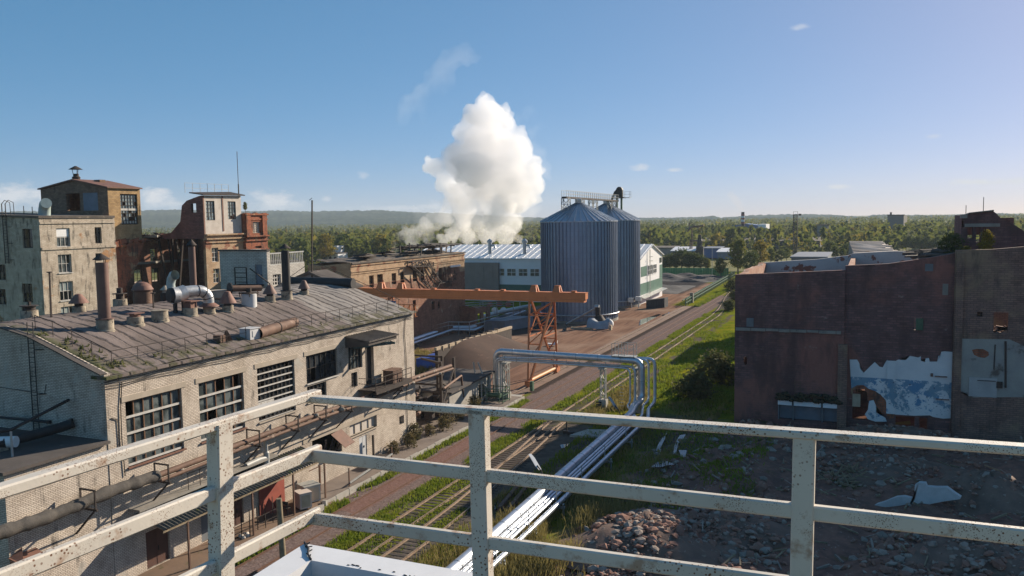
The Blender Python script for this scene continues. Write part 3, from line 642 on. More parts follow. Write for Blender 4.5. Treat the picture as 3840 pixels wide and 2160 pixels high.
mb = MB(); mb.box((XF - .05, wd[0] + .02, .95), (XF - .12, wd[1] - .02, 3.0)); mb.box((XF - .04, (wd[0] + wd[1]) / 2 - .015, .95), (XF - .045, (wd[0] + wd[1]) / 2 + .015, 3.)); d_ = build(mb, 'door', M['white_door'], ws, label='dirty white double door on the platform')
mb = MB(); mb.box((XF - .05, wd[0] + .75, 1.9), (XF + .03, wd[0] + .79, 2.1)); build(mb, 'handle', M['black_steel'], d_)
for (a, b, c, d), k in zip(lw, ('brown_door', 'grey_door', 'brown_door')):
    mb = MB(); mb.box((XF - .12, a + .02, c), (XF - .2, b - .02, d)); mb.box((XF - .1, (a + b) / 2 - .02, c), (XF - .12, (a + b) / 2 + .02, d)); d_ = build(mb, 'door', M[k], ws)
    mb = MB(); mb.box((XF - .12, (a + b) / 2 + .1, 1.4), (XF - .06, (a + b) / 2 + .14, 1.7)); build(mb, 'handle', M['black_steel'], d_)
mb = MB(); mb.box((XF - .3, door_y[0], dz_), (XF - .36, door_y[1], HT - .3)); d_ = build(mb, 'door', M['black_steel'], ws)
mb = MB(); mb.box((XF - .3, door_y[0] + .15, dz_ + 1), (XF - .24, door_y[0] + .19, dz_ + 1.2)); build(mb, 'handle', M['rust_dark'], d_)
# rusty flap leaning out of the broken opening, debris inside
mb = MB(); q = bo[1]; mb.prism([(XF + .05, q - 1.6, 4.3), (XF + .05, q - .1, 4.45), (XF + 1.1, q + .35, 3.3), (XF + 1.1, q - 1.1, 3.15)], (0, 0, .05)); build(mb, 'flap', M['rust_sheet'], ws)
mb = MB(); g2 = random.Random(3)
for i in range(14): y = bo[0] + .3 + g2.random() * (bo[1] - bo[0] - .6); mb.bar((XF - .3, y, 2.5), (XF - .1 + g2.random() * .4, y + g2.uniform(-.7, .7), 3.2 + g2.random()), .07)
build(mb, 'debris', M['rust_dark'], ws)
# porch roof over the upper door, its teal bracket, its landing
PR0, PR1 = fu(1293, 1267)[0], fu(1404, 1238)[0]; PZ = fu(1293, 1267)[1]
pr = thing('porch_canopy', 'plank-roofed canopy over the upper door of the brick workshop', 'canopy', (XF, PR0, PZ))
mb = MB(); mb.prism([(XF, PR0, PZ), (XF, PR1, PZ), (XF + 2.5, PR1 + .2, PZ - .32), (XF + 2.5, PR0, PZ - .32)], (0, 0, .12))
for i in range(12): y = PR0 + (PR1 - PR0) * (i + .5) / 12; mb.bar((XF, y, PZ + .14), (XF + 2.5, y + .1 * i / 12, PZ - .18), .05, .05)
build(mb, 'roof', M['planks'], pr)
mb = MB(); mb.prism([(XF, PR0 + .05, PZ - .02), (XF + 2.4, PR0 + .05, PZ - .34), (XF + 2.4, PR0 + .05, PZ - .6), (XF, PR0 + .05, PZ - .9)], (0, .06, 0)); mb.box((XF + 2.3, PR0 + .1, PZ - .62), (XF + 2.36, PR1, PZ - .33)); build(mb, 'side_board', M['planks'], pr)
mb = MB(); mb.bar((XF + .1, PR1 - 3.6, PZ - 1.0), (XF + 1.9, PR1 - .2, PZ - 1.0), .1, .28); mb.bar((XF, PR1 - .2, PZ - 1.0), (XF + 2.3, PR1 - .2, PZ - 1.0), .1, .2); build(mb, 'beam', M['teal_steel'], pr)
mb = MB()
for y in (PR0 + 3.4, PR1 - .15): mb.bar((XF + .02, y, PZ - .1), (XF + 2.2, y, PZ - 1.), .06); mb.bar((XF + 1.6, y, PZ - .95), (XF + 1.6, y, PZ - .2), .06)
build(mb, 'brace', M['rust_dark'], pr)
lz = dz_ - .05; LY0, LY1 = door_y[0] - 1.3, door_y[1] + 3.6
ld = thing('steel_landing', 'rusty steel landing with railing outside the upper workshop door', 'landing', (XF, LY0, lz))
mb = MB(); mb.box((XF, LY0, lz - .1), (XF + 1.9, LY1, lz)); mb.box((XF + 1.86, LY0, lz - .35), (XF + 1.94, LY1, lz - .1)); build(mb, 'deck', M['rust_dark'], ld)
mb = MB()
for y in np.linspace(LY0 + .05, LY1 - .05, 5): mb.bar((XF + 1.85, y, lz), (XF + 1.85, y, lz + 1.05), .05)
for z in (.55, 1.05): mb.bar((XF + 1.85, LY0, lz + z), (XF + 1.85, LY1, lz + z), .045); mb.bar((XF + .1, LY0, lz + z), (XF + 1.85, LY0, lz + z), .045)
build(mb, 'railing', M['rust_dark'], ld)
mb = MB(); mb.bar((XF, LY1 - .3, lz - 1.6), (XF + 1.8, LY1 - .3, lz - .1), .09); mb.bar((XF, LY0 + .3, lz - 1.6), (XF + 1.8, LY0 + .3, lz - .1), .09); build(mb, 'brace', M['rust_dark'], ld)
mb = MB(); mb.box((XF + .5, door_y[1] + .7, lz), (XF + 1.6, door_y[1] + 2.3, lz + 1.15)); mb.box((XF + .45, door_y[1] + .65, lz + 1.15), (XF + 1.65, door_y[1] + 2.35, lz + 1.2)); solo(mb, 'steel_bin', M['rust_pipe'], 'rusty open-topped steel box standing on the landing', 'bin')
# low wing in front of the gable
ZW = 9.35; q = onZ(56, 1785, ZW); YW = q.y
wg = thing('low_wing', 'flat-roofed low wing standing before the shaded gable of the workshop', 'building', (-55, 31, 0))
mb = MB(); wall(mb, (XF - .04, YW, 0), (0, 1, 0), YN - YW - .01, ZW, [], .4, n=(1, 0, 0)); wall(mb, (XF - .045, YW, 0), (-1, 0, 0), 36, ZW, [(1.4, 2.6, 5.2, 7.6), (4.4, 6.2, 5.2, 7.6), (8.4, 10.2, 5.2, 7.6)], .4, n=(0, -1, 0)); build(mb, 'wall', M['silicate'], wg)
mb = MB(); mb.prism([(XF + .25, YW - .25, ZW), (XF + .25, YN - .02, ZW), (-78, YN - .02, ZW), (-78, YW - .25, ZW)], (0, 0, .16)); build(mb, 'roof', M['felt_flat'], wg)
for a, b in ((1.4, 2.6), (4.4, 6.2), (8.4, 10.2)): window(wg, (XF - .04, YW, 0), (-1, 0, 0), (0, -1, 0), a, b, 5.2, 7.6, 2, 3, M['frame_dark'], M['glass_dark'], rg=g1)
mb = MB(); mb.tube([(XF + .02, YN - .3, ZW + .1), (XF + .05, YN + .1, ZW + .3)], .05, 6); 
mb = MB(); mb.prism([(XF, YW - .1, 4.75), (XF, YW + 1.5, 4.75), (XF + 1., YW + 1.4, 4.45), (XF + 1., YW, 4.45)], (0, 0, .05)); mb.prism([(XF, YW - .1, 4.75), (XF + 1., YW, 4.45), (XF, YW + .7, 5.1)], (0, .02, .02)); solo(mb, 'sheet_hood', M['rust_sheet'], 'small rust-red sheet hood on the corner of the low wing', 'hood')
# pipes and ladder at the shaded gable
mb = MB()
for px in (107, 128): a, b = onY(px - 3, 1262, YN - .12), onY(px + 15, 1620, YN - .12); mb.bar((a.x, a.y, a.z + .9), (a.x, a.y, ZW + .2), .045)
xa, xb = onY(104, 1262, YN - .12).x, onY(126, 1262, YN - .12).x
for i in range(22): z = ZW + .4 + i * .3; mb.bar((xa, YN - .12, z), (xb, YN - .12, z), .03)
for z in (ZW + 2.6, ZW + 5.4): mb.bar((xb, YN - .12, z), (xb + .7, YN - .02, z + .05), .05)
solo(mb, 'wall_ladder', M['black_steel'], 'black iron ladder up the shaded gable of the workshop', 'ladder')
g_a, g_b = onY(275, 1585, YN - .1), onZ(20, 1660, ZW + .6)
mb = MB(); mb.tube([g_a, (g_a.x - .6, YN - .5, g_a.z - .25), (g_b.x, g_b.y, g_b.z), (g_b.x - 3.2, g_b.y - 1.0, g_b.z - .1)], .3, 12); p1 = build(mb, 'insulated_pipe', M['black_steel'], origin='base', label='thick dark pipe slanting from the gable down onto the low wing roof', category='pipe')
mb = MB(); mb.tube([(g_b.x + .5, g_b.y + .3, g_b.z + .03), (g_b.x - 1.2, g_b.y - .4, g_b.z)], .33, 12); build(mb, 'wrapping', M['bag_white'], p1)
mb = MB(); mb.box((g_b.x - .6, g_b.y - .5, ZW + .1), (g_b.x + .1, g_b.y + .1, g_b.z - .25)); build(mb, 'pier', M['plinth'], p1)
a = onY(257, 1500, YN - .1); b = onZ(40, 1612, ZW + 1.7)
mb = MB(); mb.tube([a, b, (b.x - 3.5, b.y - 1.3, b.z - .5)], .1, 8); p2 = build(mb, 'thin_pipe', M['black_steel'], origin='base', label='thin pipe propped above the thick pipe, rising to the gable', category='pipe')
mb = MB(); mb.bar((b.x, b.y, b.z), (b.x, b.y, ZW + .1), .09); build(mb, 'prop', M['grey_paint'], p2)
a = onY(183, 1582, YN - .1); mb = MB(); mb.tube([a, (a.x - 3.5, YN - .9, ZW + 1.1)], .09, 8); mb.lathe([(.16, -.1), (.16, .1)], a, 10); solo(mb, 'stub_pipe', M['black_steel'], 'short thin black pipe low on the gable between the two others', 'pipe')
mb = MB(); mb.tube([(XF - 14, YN - .04, 12.3), (XF - 5.2, YN - .05, 12.0), (XF - 5., YN - .05, 12.6)], .02, 5); solo(mb, 'gable_cable', M['cable'], 'thin cable strung across the shaded gable wall', 'cable')
# ------------------------------------------------------------------ pipe along the facade
PX = XF + 1.1
pp = [onX(a, b, PX) for a, b in [(-150, 2060), (0, 1998), (217, 1924), (419, 1840), (590, 1784), (761, 1719), (902, 1664), (1080, 1596), (1188, 1555), (1328, 1509), (1530, 1425), (1690, 1372)]]
fp = thing('facade_pipe', 'long rusty pipe with torn wrapping on brackets along the workshop facade', 'pipe', (PX, 50, 6))
g2 = random.Random(9)
def rough_tube(mb, P, r, seg=.35, amp=.12, n=10):
    P = [Vector(p) for p in P]; out, rr = [], []
    for a, b in zip(P, P[1:]):
        k = max(1, int((b - a).length / seg))
        for i in range(k): out.append(a.lerp(b, i / k) + Vector((g2.uniform(-1, 1), 0, g2.uniform(-1, 1))) * .02); rr.append(r * (1 + g2.uniform(-amp, amp)))
    out.append(P[-1]); rr.append(r); mb.tube(out, rr, n)
mb = MB(); rough_tube(mb, pp[:5], .36, .3, .13); build(mb, 'wrapped_section', M['wrap'], fp)
mb = MB(); mb.tube(pp[4:], .2, 10); mb.tube([p + Vector((.25, 0, -.28)) for p in pp[4:]], .13, 8); mb.tube([p + Vector((-.3, 0, -.22)) for p in pp[5:]], .1, 8); build(mb, 'bare_section', M['rust_pipe'], fp)
mb = MB()
for i in range(34):                                    # tatters of wrapping
    f = g2.random() ** .8; k = 4 + f * (len(pp) - 5.01); a, b = pp[int(k)], pp[min(int(k) + 1, len(pp) - 1)]; c = a.lerp(b, k - int(k))
    mb.ell(c + Vector((g2.uniform(-.2, .3), g2.uniform(-.2, .2), g2.uniform(-.35, .1))), (g2.uniform(.12, .3), g2.uniform(.15, .4), g2.uniform(.1, .25)), 7, 4, 0, .35, g2)
build(mb, 'torn_wrapping', mat('torn_pale_wrapping', (.40, .35, .29), (.16, .14, .12), 3., .95), fp)
def near_pipe(y): 
    for a, b in zip(pp, pp[1:]):
        if a.y <= y <= b.y: return a.lerp(b, (y - a.y) / (b.y - a.y))
    return pp[-1]
br0 = None
for px, py in [(329, 1886), (605, 1775), (949, 1648), (1095, 1592), (1200, 1552), (1297, 1515), (1486, 1453)]:
    c = near_pipe(onX(px, py, PX).y)
    if br0 is None:
        mb = MB(); a = Vector((PX, 0, 0))
        mb.bar((XF - PX, 0, -.48), (.75, 0, -.48), .12); mb.bar((XF - PX, 0, -2.1), (.55, 0, -.5), .09)
        mb.bar((-.55, 0, -.48), (-.55, 0, .65), .08); mb.bar((.6, 0, -.48), (.6, 0, .65), .08); mb.bar((-.59, 0, .65), (.64, 0, .65), .09)
        br0 = build(mb, 'bracket', M['rust_dark'], fp, local=True); br0.location = c - fp.location
    else: dup(br0, c - fp.location, parent=fp)

# ------------------------------------------------------------------ lean-to canopy, its posts and what stands under it
CX = -39.4; CY0, CY1 = 36.7, 53.3
cn = thing('lean_to_canopy', 'mossy corrugated lean-to canopy on thin posts along the foot of the workshop', 'canopy', (CX, 45, 0))
mb = MB(); rows = []; K = 520
for i in range(K + 1):
    y = CY0 + (CY1 - CY0) * i / K; dz = .05 * math.sin(y * 2 * math.pi / .3)
    rows.append([(XF + .01, y, 4.38 + dz), (CX + 1.2 - 2.4, y, 4.05 + dz - .02), (CX, y, 3.68 + dz)])
mb.grid(rows); build(mb, 'roof', M['moss_sheet'], cn)
mb = MB(); mb.box((CX - .08, CY0, 3.5), (CX - .02, CY1, 3.6)); mb.box((XF, CY0, 4.2), (XF + .08, CY1, 4.3))
for y in np.linspace(CY0 + .2, CY1 - .2, 8): mb.bar((XF, y, 4.25), (CX - .05, y, 3.58), .07)
build(mb, 'rafter', M['wood'], cn)
for y in (38.7, 44.7, 49.2, 53.1):
    mb = MB(); mb.bar((CX - .05, y, .2), (CX - .05, y, 3.55), .11); build(mb, 'post', M['rust_pipe'], cn)
mb = MB(); mb.box((XF, CY0 - .4, 4.75), (XF + .95, CY1 - 4, 4.9)); solo(mb, 'concrete_ledge', M['concrete'], 'long stained concrete ledge on the facade just above the lean-to canopy', 'ledge')
mb = MB()
for y in np.linspace(40.4, 44.6, 5): mb.bar((XF + .85, y, 4.9), (XF + .85, y, 6.0), .035)
mb.bar((XF + .85, 40.3, 5.45), (XF + .85, 44.7, 5.45), .03); mb.bar((XF + .85, 40.3, 6.), (XF + .85, 44.7, 6.), .03); solo(mb, 'ledge_railing', M['rust_dark'], 'short thin iron railing on the ledge above the corrugated canopy', 'railing')
q = onX(1000, 1680, XF + .8); mb = MB(); mb.lathe([(.22, 4.2), (.22, 5.3), (.14, 5.4), (.14, 6.6)], (XF + .75, q.y, 0), 12); mb.tube([(XF + .75, q.y, 4.9), (XF + .7, q.y - .8, 4.95), (XF + .7, q.y - 2.2, 4.9)], .2, 10); solo(mb, 'vent_duct', M['grey_paint'], 'pale zinc duct rising through the lean-to canopy beside the facade', 'duct')
mb = MB(); mb.prism([(XF + .08, 48.0, .45), (XF + .08, 50.9, .45), (XF + .08, 50.9, 3.1), (XF + .08, 49.2, 3.2), (XF + .08, 48.0, 2.6)], (.05, 0, 0)); mb.prism([(XF + .1, 48.4, .45), (XF + .1, 49., 1.5), (XF + .9, 49.1, .45)], (.04, .03, 0)); solo(mb, 'red_board', M['red_board'], 'brick-red painted board leaning on the wall under the canopy end', 'board')
def cabinet(x, y, w, d, h, ang, mk, label, cat='cabinet'):
    r = thing('cabinet', label, cat, (x, y, .45)); r.rotation_euler.z = ang
    mb = MB(); mb.box((-w / 2, -d / 2, .08), (w / 2, d / 2, h)); mb.box((-w / 2 - .04, -d / 2 - .04, h), (w / 2 + .04, d / 2 + .04, h + .06)); build(mb, 'body', M[mk], r, local=True)
    mb = MB(); mb.box((w / 2 + .004, -d / 2 + .12, .2), (w / 2 + .02, d / 2 - .12, h - .12)); build(mb, 'front_panel', M['timber'] if mk != 'grey_paint' else M['lintel'], r, local=True)
    mb = MB(); [mb.box((i * w * .4 - .05, j * d * .4 - .05, 0), (i * w * .4 + .05, j * d * .4 + .05, .08)) for i in (-1, 1) for j in (-1, 1)]; build(mb, 'foot', M['wood'], r, local=True)
cabinet(-39.7, 50.6, 1.1, .95, 1.25, -.5, 'red_board' if False else 'pink_plaster', 'smaller pinkish cabinet with tan front in the open below the facade')
cabinet(-40.2, 52.0, 1.3, 1.35, 1.35, -.45, 'grey_paint', 'larger pale grey cabinet beside the last canopy post')
mb = MB()
for k in (-.2, .2): mb.bar((-39.9 + k, 48.7, .45), (-40.1 + k, 48.9, 1.4), .05); mb.bar((-39.9 + k, 49.2, .45), (-40.0 + k, 49.1, 1.0), .05)
mb.box((-40.2, 48.7, .95), (-39.7, 49.2, 1.)); mb.box((-40.25, 48.86, 1.2), (-39.75, 48.9, 1.45)); solo(mb, 'old_chair', M['rust_dark'], 'broken dark chair in front of the red board under the canopy', 'chair')
fr = thing('rebar_frame', 'open rusty frame of upright bars under the corrugated canopy', 'frame', (-40.2, 46, .45))
mb = MB()
for i in range(9): y = 43.4 + i * .55; mb.bar((-40.1 + (i % 3) * .25, y, .45), (-40.1 + (i % 3) * .25, y, 1.5 + (i * 37 % 5) * .22), .045)
mb.bar((-40.1, 43.3, .8), (-39.6, 48, .9), .04); mb.bar((-40.1, 43.3, 1.3), (-39.9, 48, 1.3), .04); build(mb, 'bars', M['rust_dark'], fr)
mb = MB(); [mb.ell((-40 + g2.uniform(-.5, .4), 42.6 + g2.random() * 2.2, .5), (.15, .2, .12), 7, 4, 0, .3, g2) for _ in range(9)]; solo(mb, 'rag_heap', M['white_board'], 'small heap of pale rags on the dirt under the canopy', 'heap')
# the loading platform and the dirt bank before it
mb = MB()
PE = -38.95
mb.prism([(XF, 52.2, 0), (PE, 52.2, 0), (PE, 93, 0), (-57, 93, 0), (-57, YE + .3, 0), (XF, YE + .3, 0)], (0, 0, .45))
struct(mb, 'platform', mat('dusty_platform_concrete', (.25, .20, .165), (.17, .135, .115), .5, .95, c3=(.10, .08, .07), thr=(.58, .7), sc3=.6, bump=.3))
mb = MB(); rows = []
for i in range(40): y = 20 + i * .85; rows.append([(XF + .0, y, .45), (-39.4, y, .42 + .05 * math.sin(y)), (-38.9 + .3 * math.sin(y * .9), y, .33), (-38.0 + .3 * math.sin(y * .9), y, .015)])
mb.grid(rows); struct(mb, 'dirt_bank', mat('trodden_brown_dirt', (.22, .145, .10), (.15, .105, .075), .6, .98, c3=(.10, .085, .04), thr=(.6, .7), sc3=.9, bump=.4))
ed = thing('platform_edge', 'low retaining edge of pale concrete panels along the platform', 'kerb', (PE, 70, 0))
y = 52.2; k = 0
while y < 92.5:
    mb = MB(); mb.box((PE + .002, y, -.05), (PE + .10 + .02 * (k % 3), y + 1.5 + .3 * (k % 2) - .03, .47 + .03 * ((k * 7) % 3))); build(mb, 'panel', M['concrete_light'], ed); y += 1.5 + .3 * (k % 2); k += 1
mb = MB(); mb.prism([(PE + .1, 52.1, 0), (PE + .9, 51.0, 0), (PE + .9, 50.6, 0), (PE - .1, 50.4, 0)], (0, 0, .42)); mb.prism([(PE, 52., 0), (PE + .5, 51.8, 0), (PE + .25, 52.1, .62), (PE - .1, 52.1, .6)], (0, .2, 0)); solo(mb, 'concrete_stub', M['concrete_light'], 'broken concrete stub at the near end of the platform edge', 'stub')
for y0, y1, lb in ((56.2, 62.9, 'thin post-and-rail barrier on the platform edge before the white door'),):
    r = thing('barrier', lb, 'barrier', (-39.3, y0, .45))
    for y in (y0, y1):
        mb = MB(); mb.bar((-39.3, y, .45), (-39.3, y, 2.0), .09); build(mb, 'post', M['rust_pipe'], r)
    mb = MB(); mb.bar((-39.25, y0, .75), (-39.25, y1, 1.4), .12); build(mb, 'rail', M['grey_paint'], r)
mb = MB(); mb.bar((-40.9, 54.4, .45), (-40.9, 54.4, 2.6), .13); mb.bar((-40.9, 54.4, 2.5), (-40.9, 53., 2.5), .06); solo(mb, 'steel_post', M['rust_pipe'], 'lone rusty post just past the canopy end by the bricked doorway', 'post')
mb = MB(); mb.bar((-41.3, 63, .45), (-41.3, 63, 2.9), .16); solo(mb, 'steel_post', M['rust_dark'], 'dark upright post at the joint of brick and plaster on the platform', 'post')
mb = MB(); mb.box((-41., 61.2, .45), (-40., 63.4, 1.0)); mb.box((-41.05, 61.1, 1.0), (-39.95, 63.5, 1.06)); solo(mb, 'steel_trough', M['rust_dark'], 'low dark steel trough on the platform beyond the white door', 'trough')
wp = onZ(1068, 2110, 0.2)
wpost = thing('timber_lamp_post', 'stubby bare timber post carrying a white lamp beside the near track', 'post', (wp.x, wp.y, 0))
z_top = onY(1054, 1872, wp.y).z; mb = MB(); mb.tube([(wp.x - .1, wp.y, -.3), (wp.x - .32, wp.y + .05, z_top)], [.22, .19], 12); build(mb, 'post', M['wood'], wpost)
mb = MB(); mb.tube([(wp.x - .25, wp.y, z_top - 2.6), (wp.x - .7, wp.y - .1, z_top - 2.5)], .03, 6); mb.ell((wp.x - .8, wp.y - .1, z_top - 2.48), (.3, .13, .09), 10, 6); build(mb, 'lamp', M['bag_white'], wpost)

# ------------------------------------------------------------------ vents and stacks on the arched roof
def plinth(mb, r, h, m=0, n=14): mb.lathe([(r * 1.2, -.7), (r * 1.12, 0), (r * 1.02, .06), (r, h)], (0, 0, 0), n, m)
V0 = 'ventilators in a row along the workshop roof'
def roof_thing(px, py, name, label, cat, group=None, pos=None):
    p = pos or on_roof(px, py); return thing(name, label, cat, p, group)
def hooded(px, py, label, r=.62, ph=.62, hood=(.95, 1.05), gap=.28, mk='rust_hood', pos=None):
    t_ = roof_thing(px, py, 'roof_vent', label, 'vent', V0, pos)
    mb = MB(); plinth(mb, r, ph); build(mb, 'plinth', M['plinth'], t_, local=True)
    mb = MB(); [mb.bar((r * .75 * math.cos(k * 1.57), r * .75 * math.sin(k * 1.57), ph - .05), (r * .75 * math.cos(k * 1.57), r * .75 * math.sin(k * 1.57), ph + gap + .1), .06) for k in range(4)]; mb.lathe([(r * .6, ph), (r * .6, ph + gap)], n=12); build(mb, 'throat', M['rust_dark'], t_, local=True)
    mb = MB(); mb.lathe([(hood[0], ph + gap), (hood[0] * .97, ph + gap + .06), (hood[0] * .32, ph + gap + hood[1]), (hood[0] * .1, ph + gap + hood[1] + .05)], n=18); build(mb, 'hood', M[mk], t_, local=True); return t_
def chimney(px, py, pt, label, r, cap, mk='chimney_steel', lean=0):
    p = on_roof(px, py); t_ = thing('chimney_stack', label, 'chimney', p, None); top = onY(pt[0], pt[1], p.y).z - p.z
    mb = MB(); plinth(mb, r * 1.35, .75); build(mb, 'plinth', M['plinth'], t_, local=True)
    mb = MB(); mb.lathe([(r * 1.5, .76), (r * 1.5, .82), (r * 1.02, .83), (r, top * .4), (r * .985, top)], n=18); build(mb, 'pipe', M[mk], t_, local=True)
    if cap: 
        mb = MB(); mb.lathe([(r * 1.35, top + .2), (r * 1.33, top + .25), (r * .1, top + .62)], n=18); [mb.bar((r * .9 * math.cos(k * 2.1), r * .9 * math.sin(k * 2.1), top - .1), (r * .9 * math.cos(k * 2.1), r * .9 * math.sin(k * 2.1), top + .3), .04) for k in range(3)]; build(mb, 'cap', M['rust_dark'], t_, local=True)
chimney(395, 1238, (392, 985), 'tallest rusty brown chimney with conical cap, at the near end of the roof', .55, True)
def at(p, dz=0): return (p.x, p.y, p.z + dz)
t_ = roof_thing(508, 1215, 'roof_vent', 'squat round plinth vent with a rusty square lid, next to the tall chimney', 'vent', V0)
mb = MB(); plinth(mb, .75, .65); build(mb, 'plinth', M['plinth'], t_, local=True); mb = MB(); mb.lathe([(.5, .6), (.5, .95)], n=12); mb.box((-.62, -.62, .93), (.62, .62, 1.)); build(mb, 'lid', M['rust_hood'], t_, local=True)
t_ = roof_thing(600, 1200, 'roof_vent', 'squat round plinth vent closed by a flat round lid', 'vent', V0)
mb = MB(); plinth(mb, .78, .85); build(mb, 'plinth', M['plinth'], t_, local=True); mb = MB(); mb.lathe([(.84, .86), (.84, .92), (.3, .97), (.02, .98)], n=18); build(mb, 'lid', M['plinth'], t_, local=True)
t_ = roof_thing(714, 1183, 'roof_vent', 'vent topped by a flat square rust-red plate, below the curved duct', 'vent', V0)
mb = MB(); plinth(mb, .72, .75); build(mb, 'plinth', M['plinth'], t_, local=True); mb = MB(); mb.box((-.75, -.62, 1.35), (.75, .62, 1.45)); [mb.bar((i * .5, j * .4, .7), (i * .5, j * .4, 1.36), .06) for i in (-1, 1) for j in (-1, 1)]; mb.box((-.45, -.4, .75), (.45, .4, 1.3)); build(mb, 'lid', M['rust_hood'], t_, local=True)
p5 = on_roof(785, 1172)
t_ = thing('duct_elbow_fan', 'roof fan with a large silvery curved duct bending down into the roof', 'fan', p5)
mb = MB(); plinth(mb, .62, .55); build(mb, 'plinth', M['plinth'], t_, local=True); mb = MB(); mb.lathe([(1.05, .62), (1.0, .7), (.55, .98)], n=18); build(mb, 'skirt', M['rust_hood'], t_, local=True)
pts = [(0, 0, .9)]; Cx = Vector((-.15, -1.05, 1.25))
for k in range(0, 8): a = k / 7 * math.pi / 2; pts.append((0 - .9 * (1 - math.cos(a)) * .45, -1.15 * (1 - math.cos(a)), 1.25 + 1.0 * math.sin(a)))
pts += [(-.6, -1.9, 2.27), (-.85, -2.7, 2.25)]
mb = MB(); mb.tube(pts, .55, 14); build(mb, 'elbow', M['duct'], t_, local=True)
mb = MB()
for i in (2, 5, 8): q = Vector(pts[i]); d = (Vector(pts[i + 1]) - Vector(pts[i - 1])).normalized(); mb.tube([q - d * .04, q + d * .04], .585, 14)
build(mb, 'band', M['rust_dark'], t_, local=True)
mb = MB(); mb.tube([(-.8, -2.5, 2.2), (-1.05, -3.3, 2.0)], .75, 16); mb.tube([(-1.0, -3.2, 2.0), (-1.2, -3.9, 2.0)], [.75, .82], 16); build(mb, 'casing', M['duct'], t_, local=True)
mb = MB(); mb.tube([(-1.2, -3.88, 2.0), (-1.3, -4.2, 2.0)], [.84, .7], 6); mb.bar((-1.1, -3.6, 1.3), (-1.1, -3.6, -.1), .3); mb.bar((-.9, -2.8, 1.5), (-.9, -2.8, -.1), .16); build(mb, 'motor', M['black_steel'], t_, local=True)
mb = MB(); mb.tube([(-1.5, -3.4, 1.6), (-1.8, -3.4, 3.0), (-1.75, -3.3, 3.5), (-1.4, -3.4, 3.85), (-1.0, -3.5, 3.95)], [.45, .45, .46, .46, .48], 12, caps=False); build(mb, 'outlet', mat('pale_green_zinc_outlet', (.42, .48, .46), (.3, .35, .34), 2., .5), t_, local=True)
hooded(855, 1167, 'conical rust-red hooded vent right of the curved silvery duct', .6, .6, (.95, 1.15), .25)
p6 = on_roof(820, 1140); t_ = thing('roof_vent', 'upside-down tan bell vent behind the red conical hood', 'vent', p6, V0)
mb = MB(); mb.lathe([(.5, -.4), (.5, .5)], n=12); mb.lathe([(.6, .55), (.85, .7), (.9, 1.4), (1.0, 1.45)], n=16); build(mb, 'bell', M['lintel'], t_, local=True)
pt_ = on_roof(935, 1147); t_ = thing('roof_tank', 'white cylindrical drum with a rusty motor and long pipe lying across it', 'tank', pt_)
mb = MB(); mb.lathe([(.85, -.6), (.85, 1.25), (.8, 1.3)], n=20); build(mb, 'drum', M['white_door'], t_, local=True)
mb = MB(); mb.box((-.8, -.8, 1.32), (.8, .8, 1.42)); [mb.bar((i * .7, j * .7, 1.0), (i * .7, j * .7, 1.5), .07) for i in (-1, 1) for j in (-1, 1)]; mb.lathe([(.3, 1.4), (.3, 1.9)], n=10); build(mb, 'motor', M['rust_dark'], t_, local=True)
mb = MB(); mb.tube([(-1.1, -1.7, 1.95), (.3, 1.7, 1.75)], .33, 14); build(mb, 'pipe', M['rust_pipe'], t_, local=True); mb = MB(); mb.tube([(-1.1, -1.72, 1.95), (-1.14, -1.84, 1.955)], .62, 16); build(mb, 'flange', M['black_steel'], t_, local=True)
hooded(1013, 1130, 'conical grey-brown hooded vent left of the dark tall stack', .62, .6, (.85, .95), .25, 'chimney_steel')
chimney(1076, 1122, (1076, 940), 'dark tall stack with a low conical cap near the far end of the roof', .5, True, 'black_steel')
hooded(1141, 1106, 'conical grey-brown hooded vent right of the dark tall stack', .6, .5, (.75, .95), .25, 'chimney_steel')
# beyond the ridge
pr_ = Vector((-53.5, 40.0, roof_z(-53.5))); q = onX(297, 1165, -53.5); hooded(0, 0, 'dome-like rust hooded vent before the white factory block, beyond the ridge', .62, .6, (.95, .8), .3, 'rust_hood', Vector((-53.5, q.y, roof_z(-53.5))))
q = onX(110, 1175, -53.5); t_ = thing('roof_vent', 'low round plinth vent with a bent rusty lid, nearest the left edge', 'vent', (-53.5, q.y, roof_z(-53.5)), V0)
mb = MB(); plinth(mb, .75, .75); build(mb, 'plinth', M['plinth'], t_, local=True); mb = MB(); mb.lathe([(.55, .75), (.55, 1.1), (.8, 1.12), (.8, 1.18)], n=12); mb.bar((.1, 0, 1.1), (.1, 0, 1.5), .2); build(mb, 'lid', M['rust_dark'], t_, local=True)
for px, py, lb in ((450, 1128, 'low soot-dark vent with a rough mortar collar, beyond the ridge'),):
    q = onX(px, py, -54); t_ = thing('roof_vent', lb, 'vent', (-54, q.y, roof_z(-54)), V0); mb = MB(); plinth(mb, .7, .8); build(mb, 'plinth', M['plinth'], t_, local=True); mb = MB(); mb.lathe([(.75, 1.3), (.75, 1.36), (.3, 1.4), (.3, 1.9)], n=10); mb.lathe([(.4, .8), (.4, 1.3)], n=10); build(mb, 'lid', M['rust_dark'], t_, local=True)
q = onX(536, 1118, -54); t_ = thing('roof_vent', 'wide drum vent with a domed rusty lid, behind the flat round lid', 'vent', (-54, q.y, roof_z(-54)), V0)
mb = MB(); mb.lathe([(1.0, -.4), (1.0, 1.3), (1.05, 1.35)], n=18); build(mb, 'drum', M['rust_pipe'], t_, local=True); mb = MB(); mb.lathe([(1.15, 1.5), (.9, 1.9), (.5, 2.2), (.1, 2.3)], n=18); mb.lathe([(.9, 1.3), (.9, 1.52)], n=12); build(mb, 'hood', M['rust_hood'], t_, local=True)
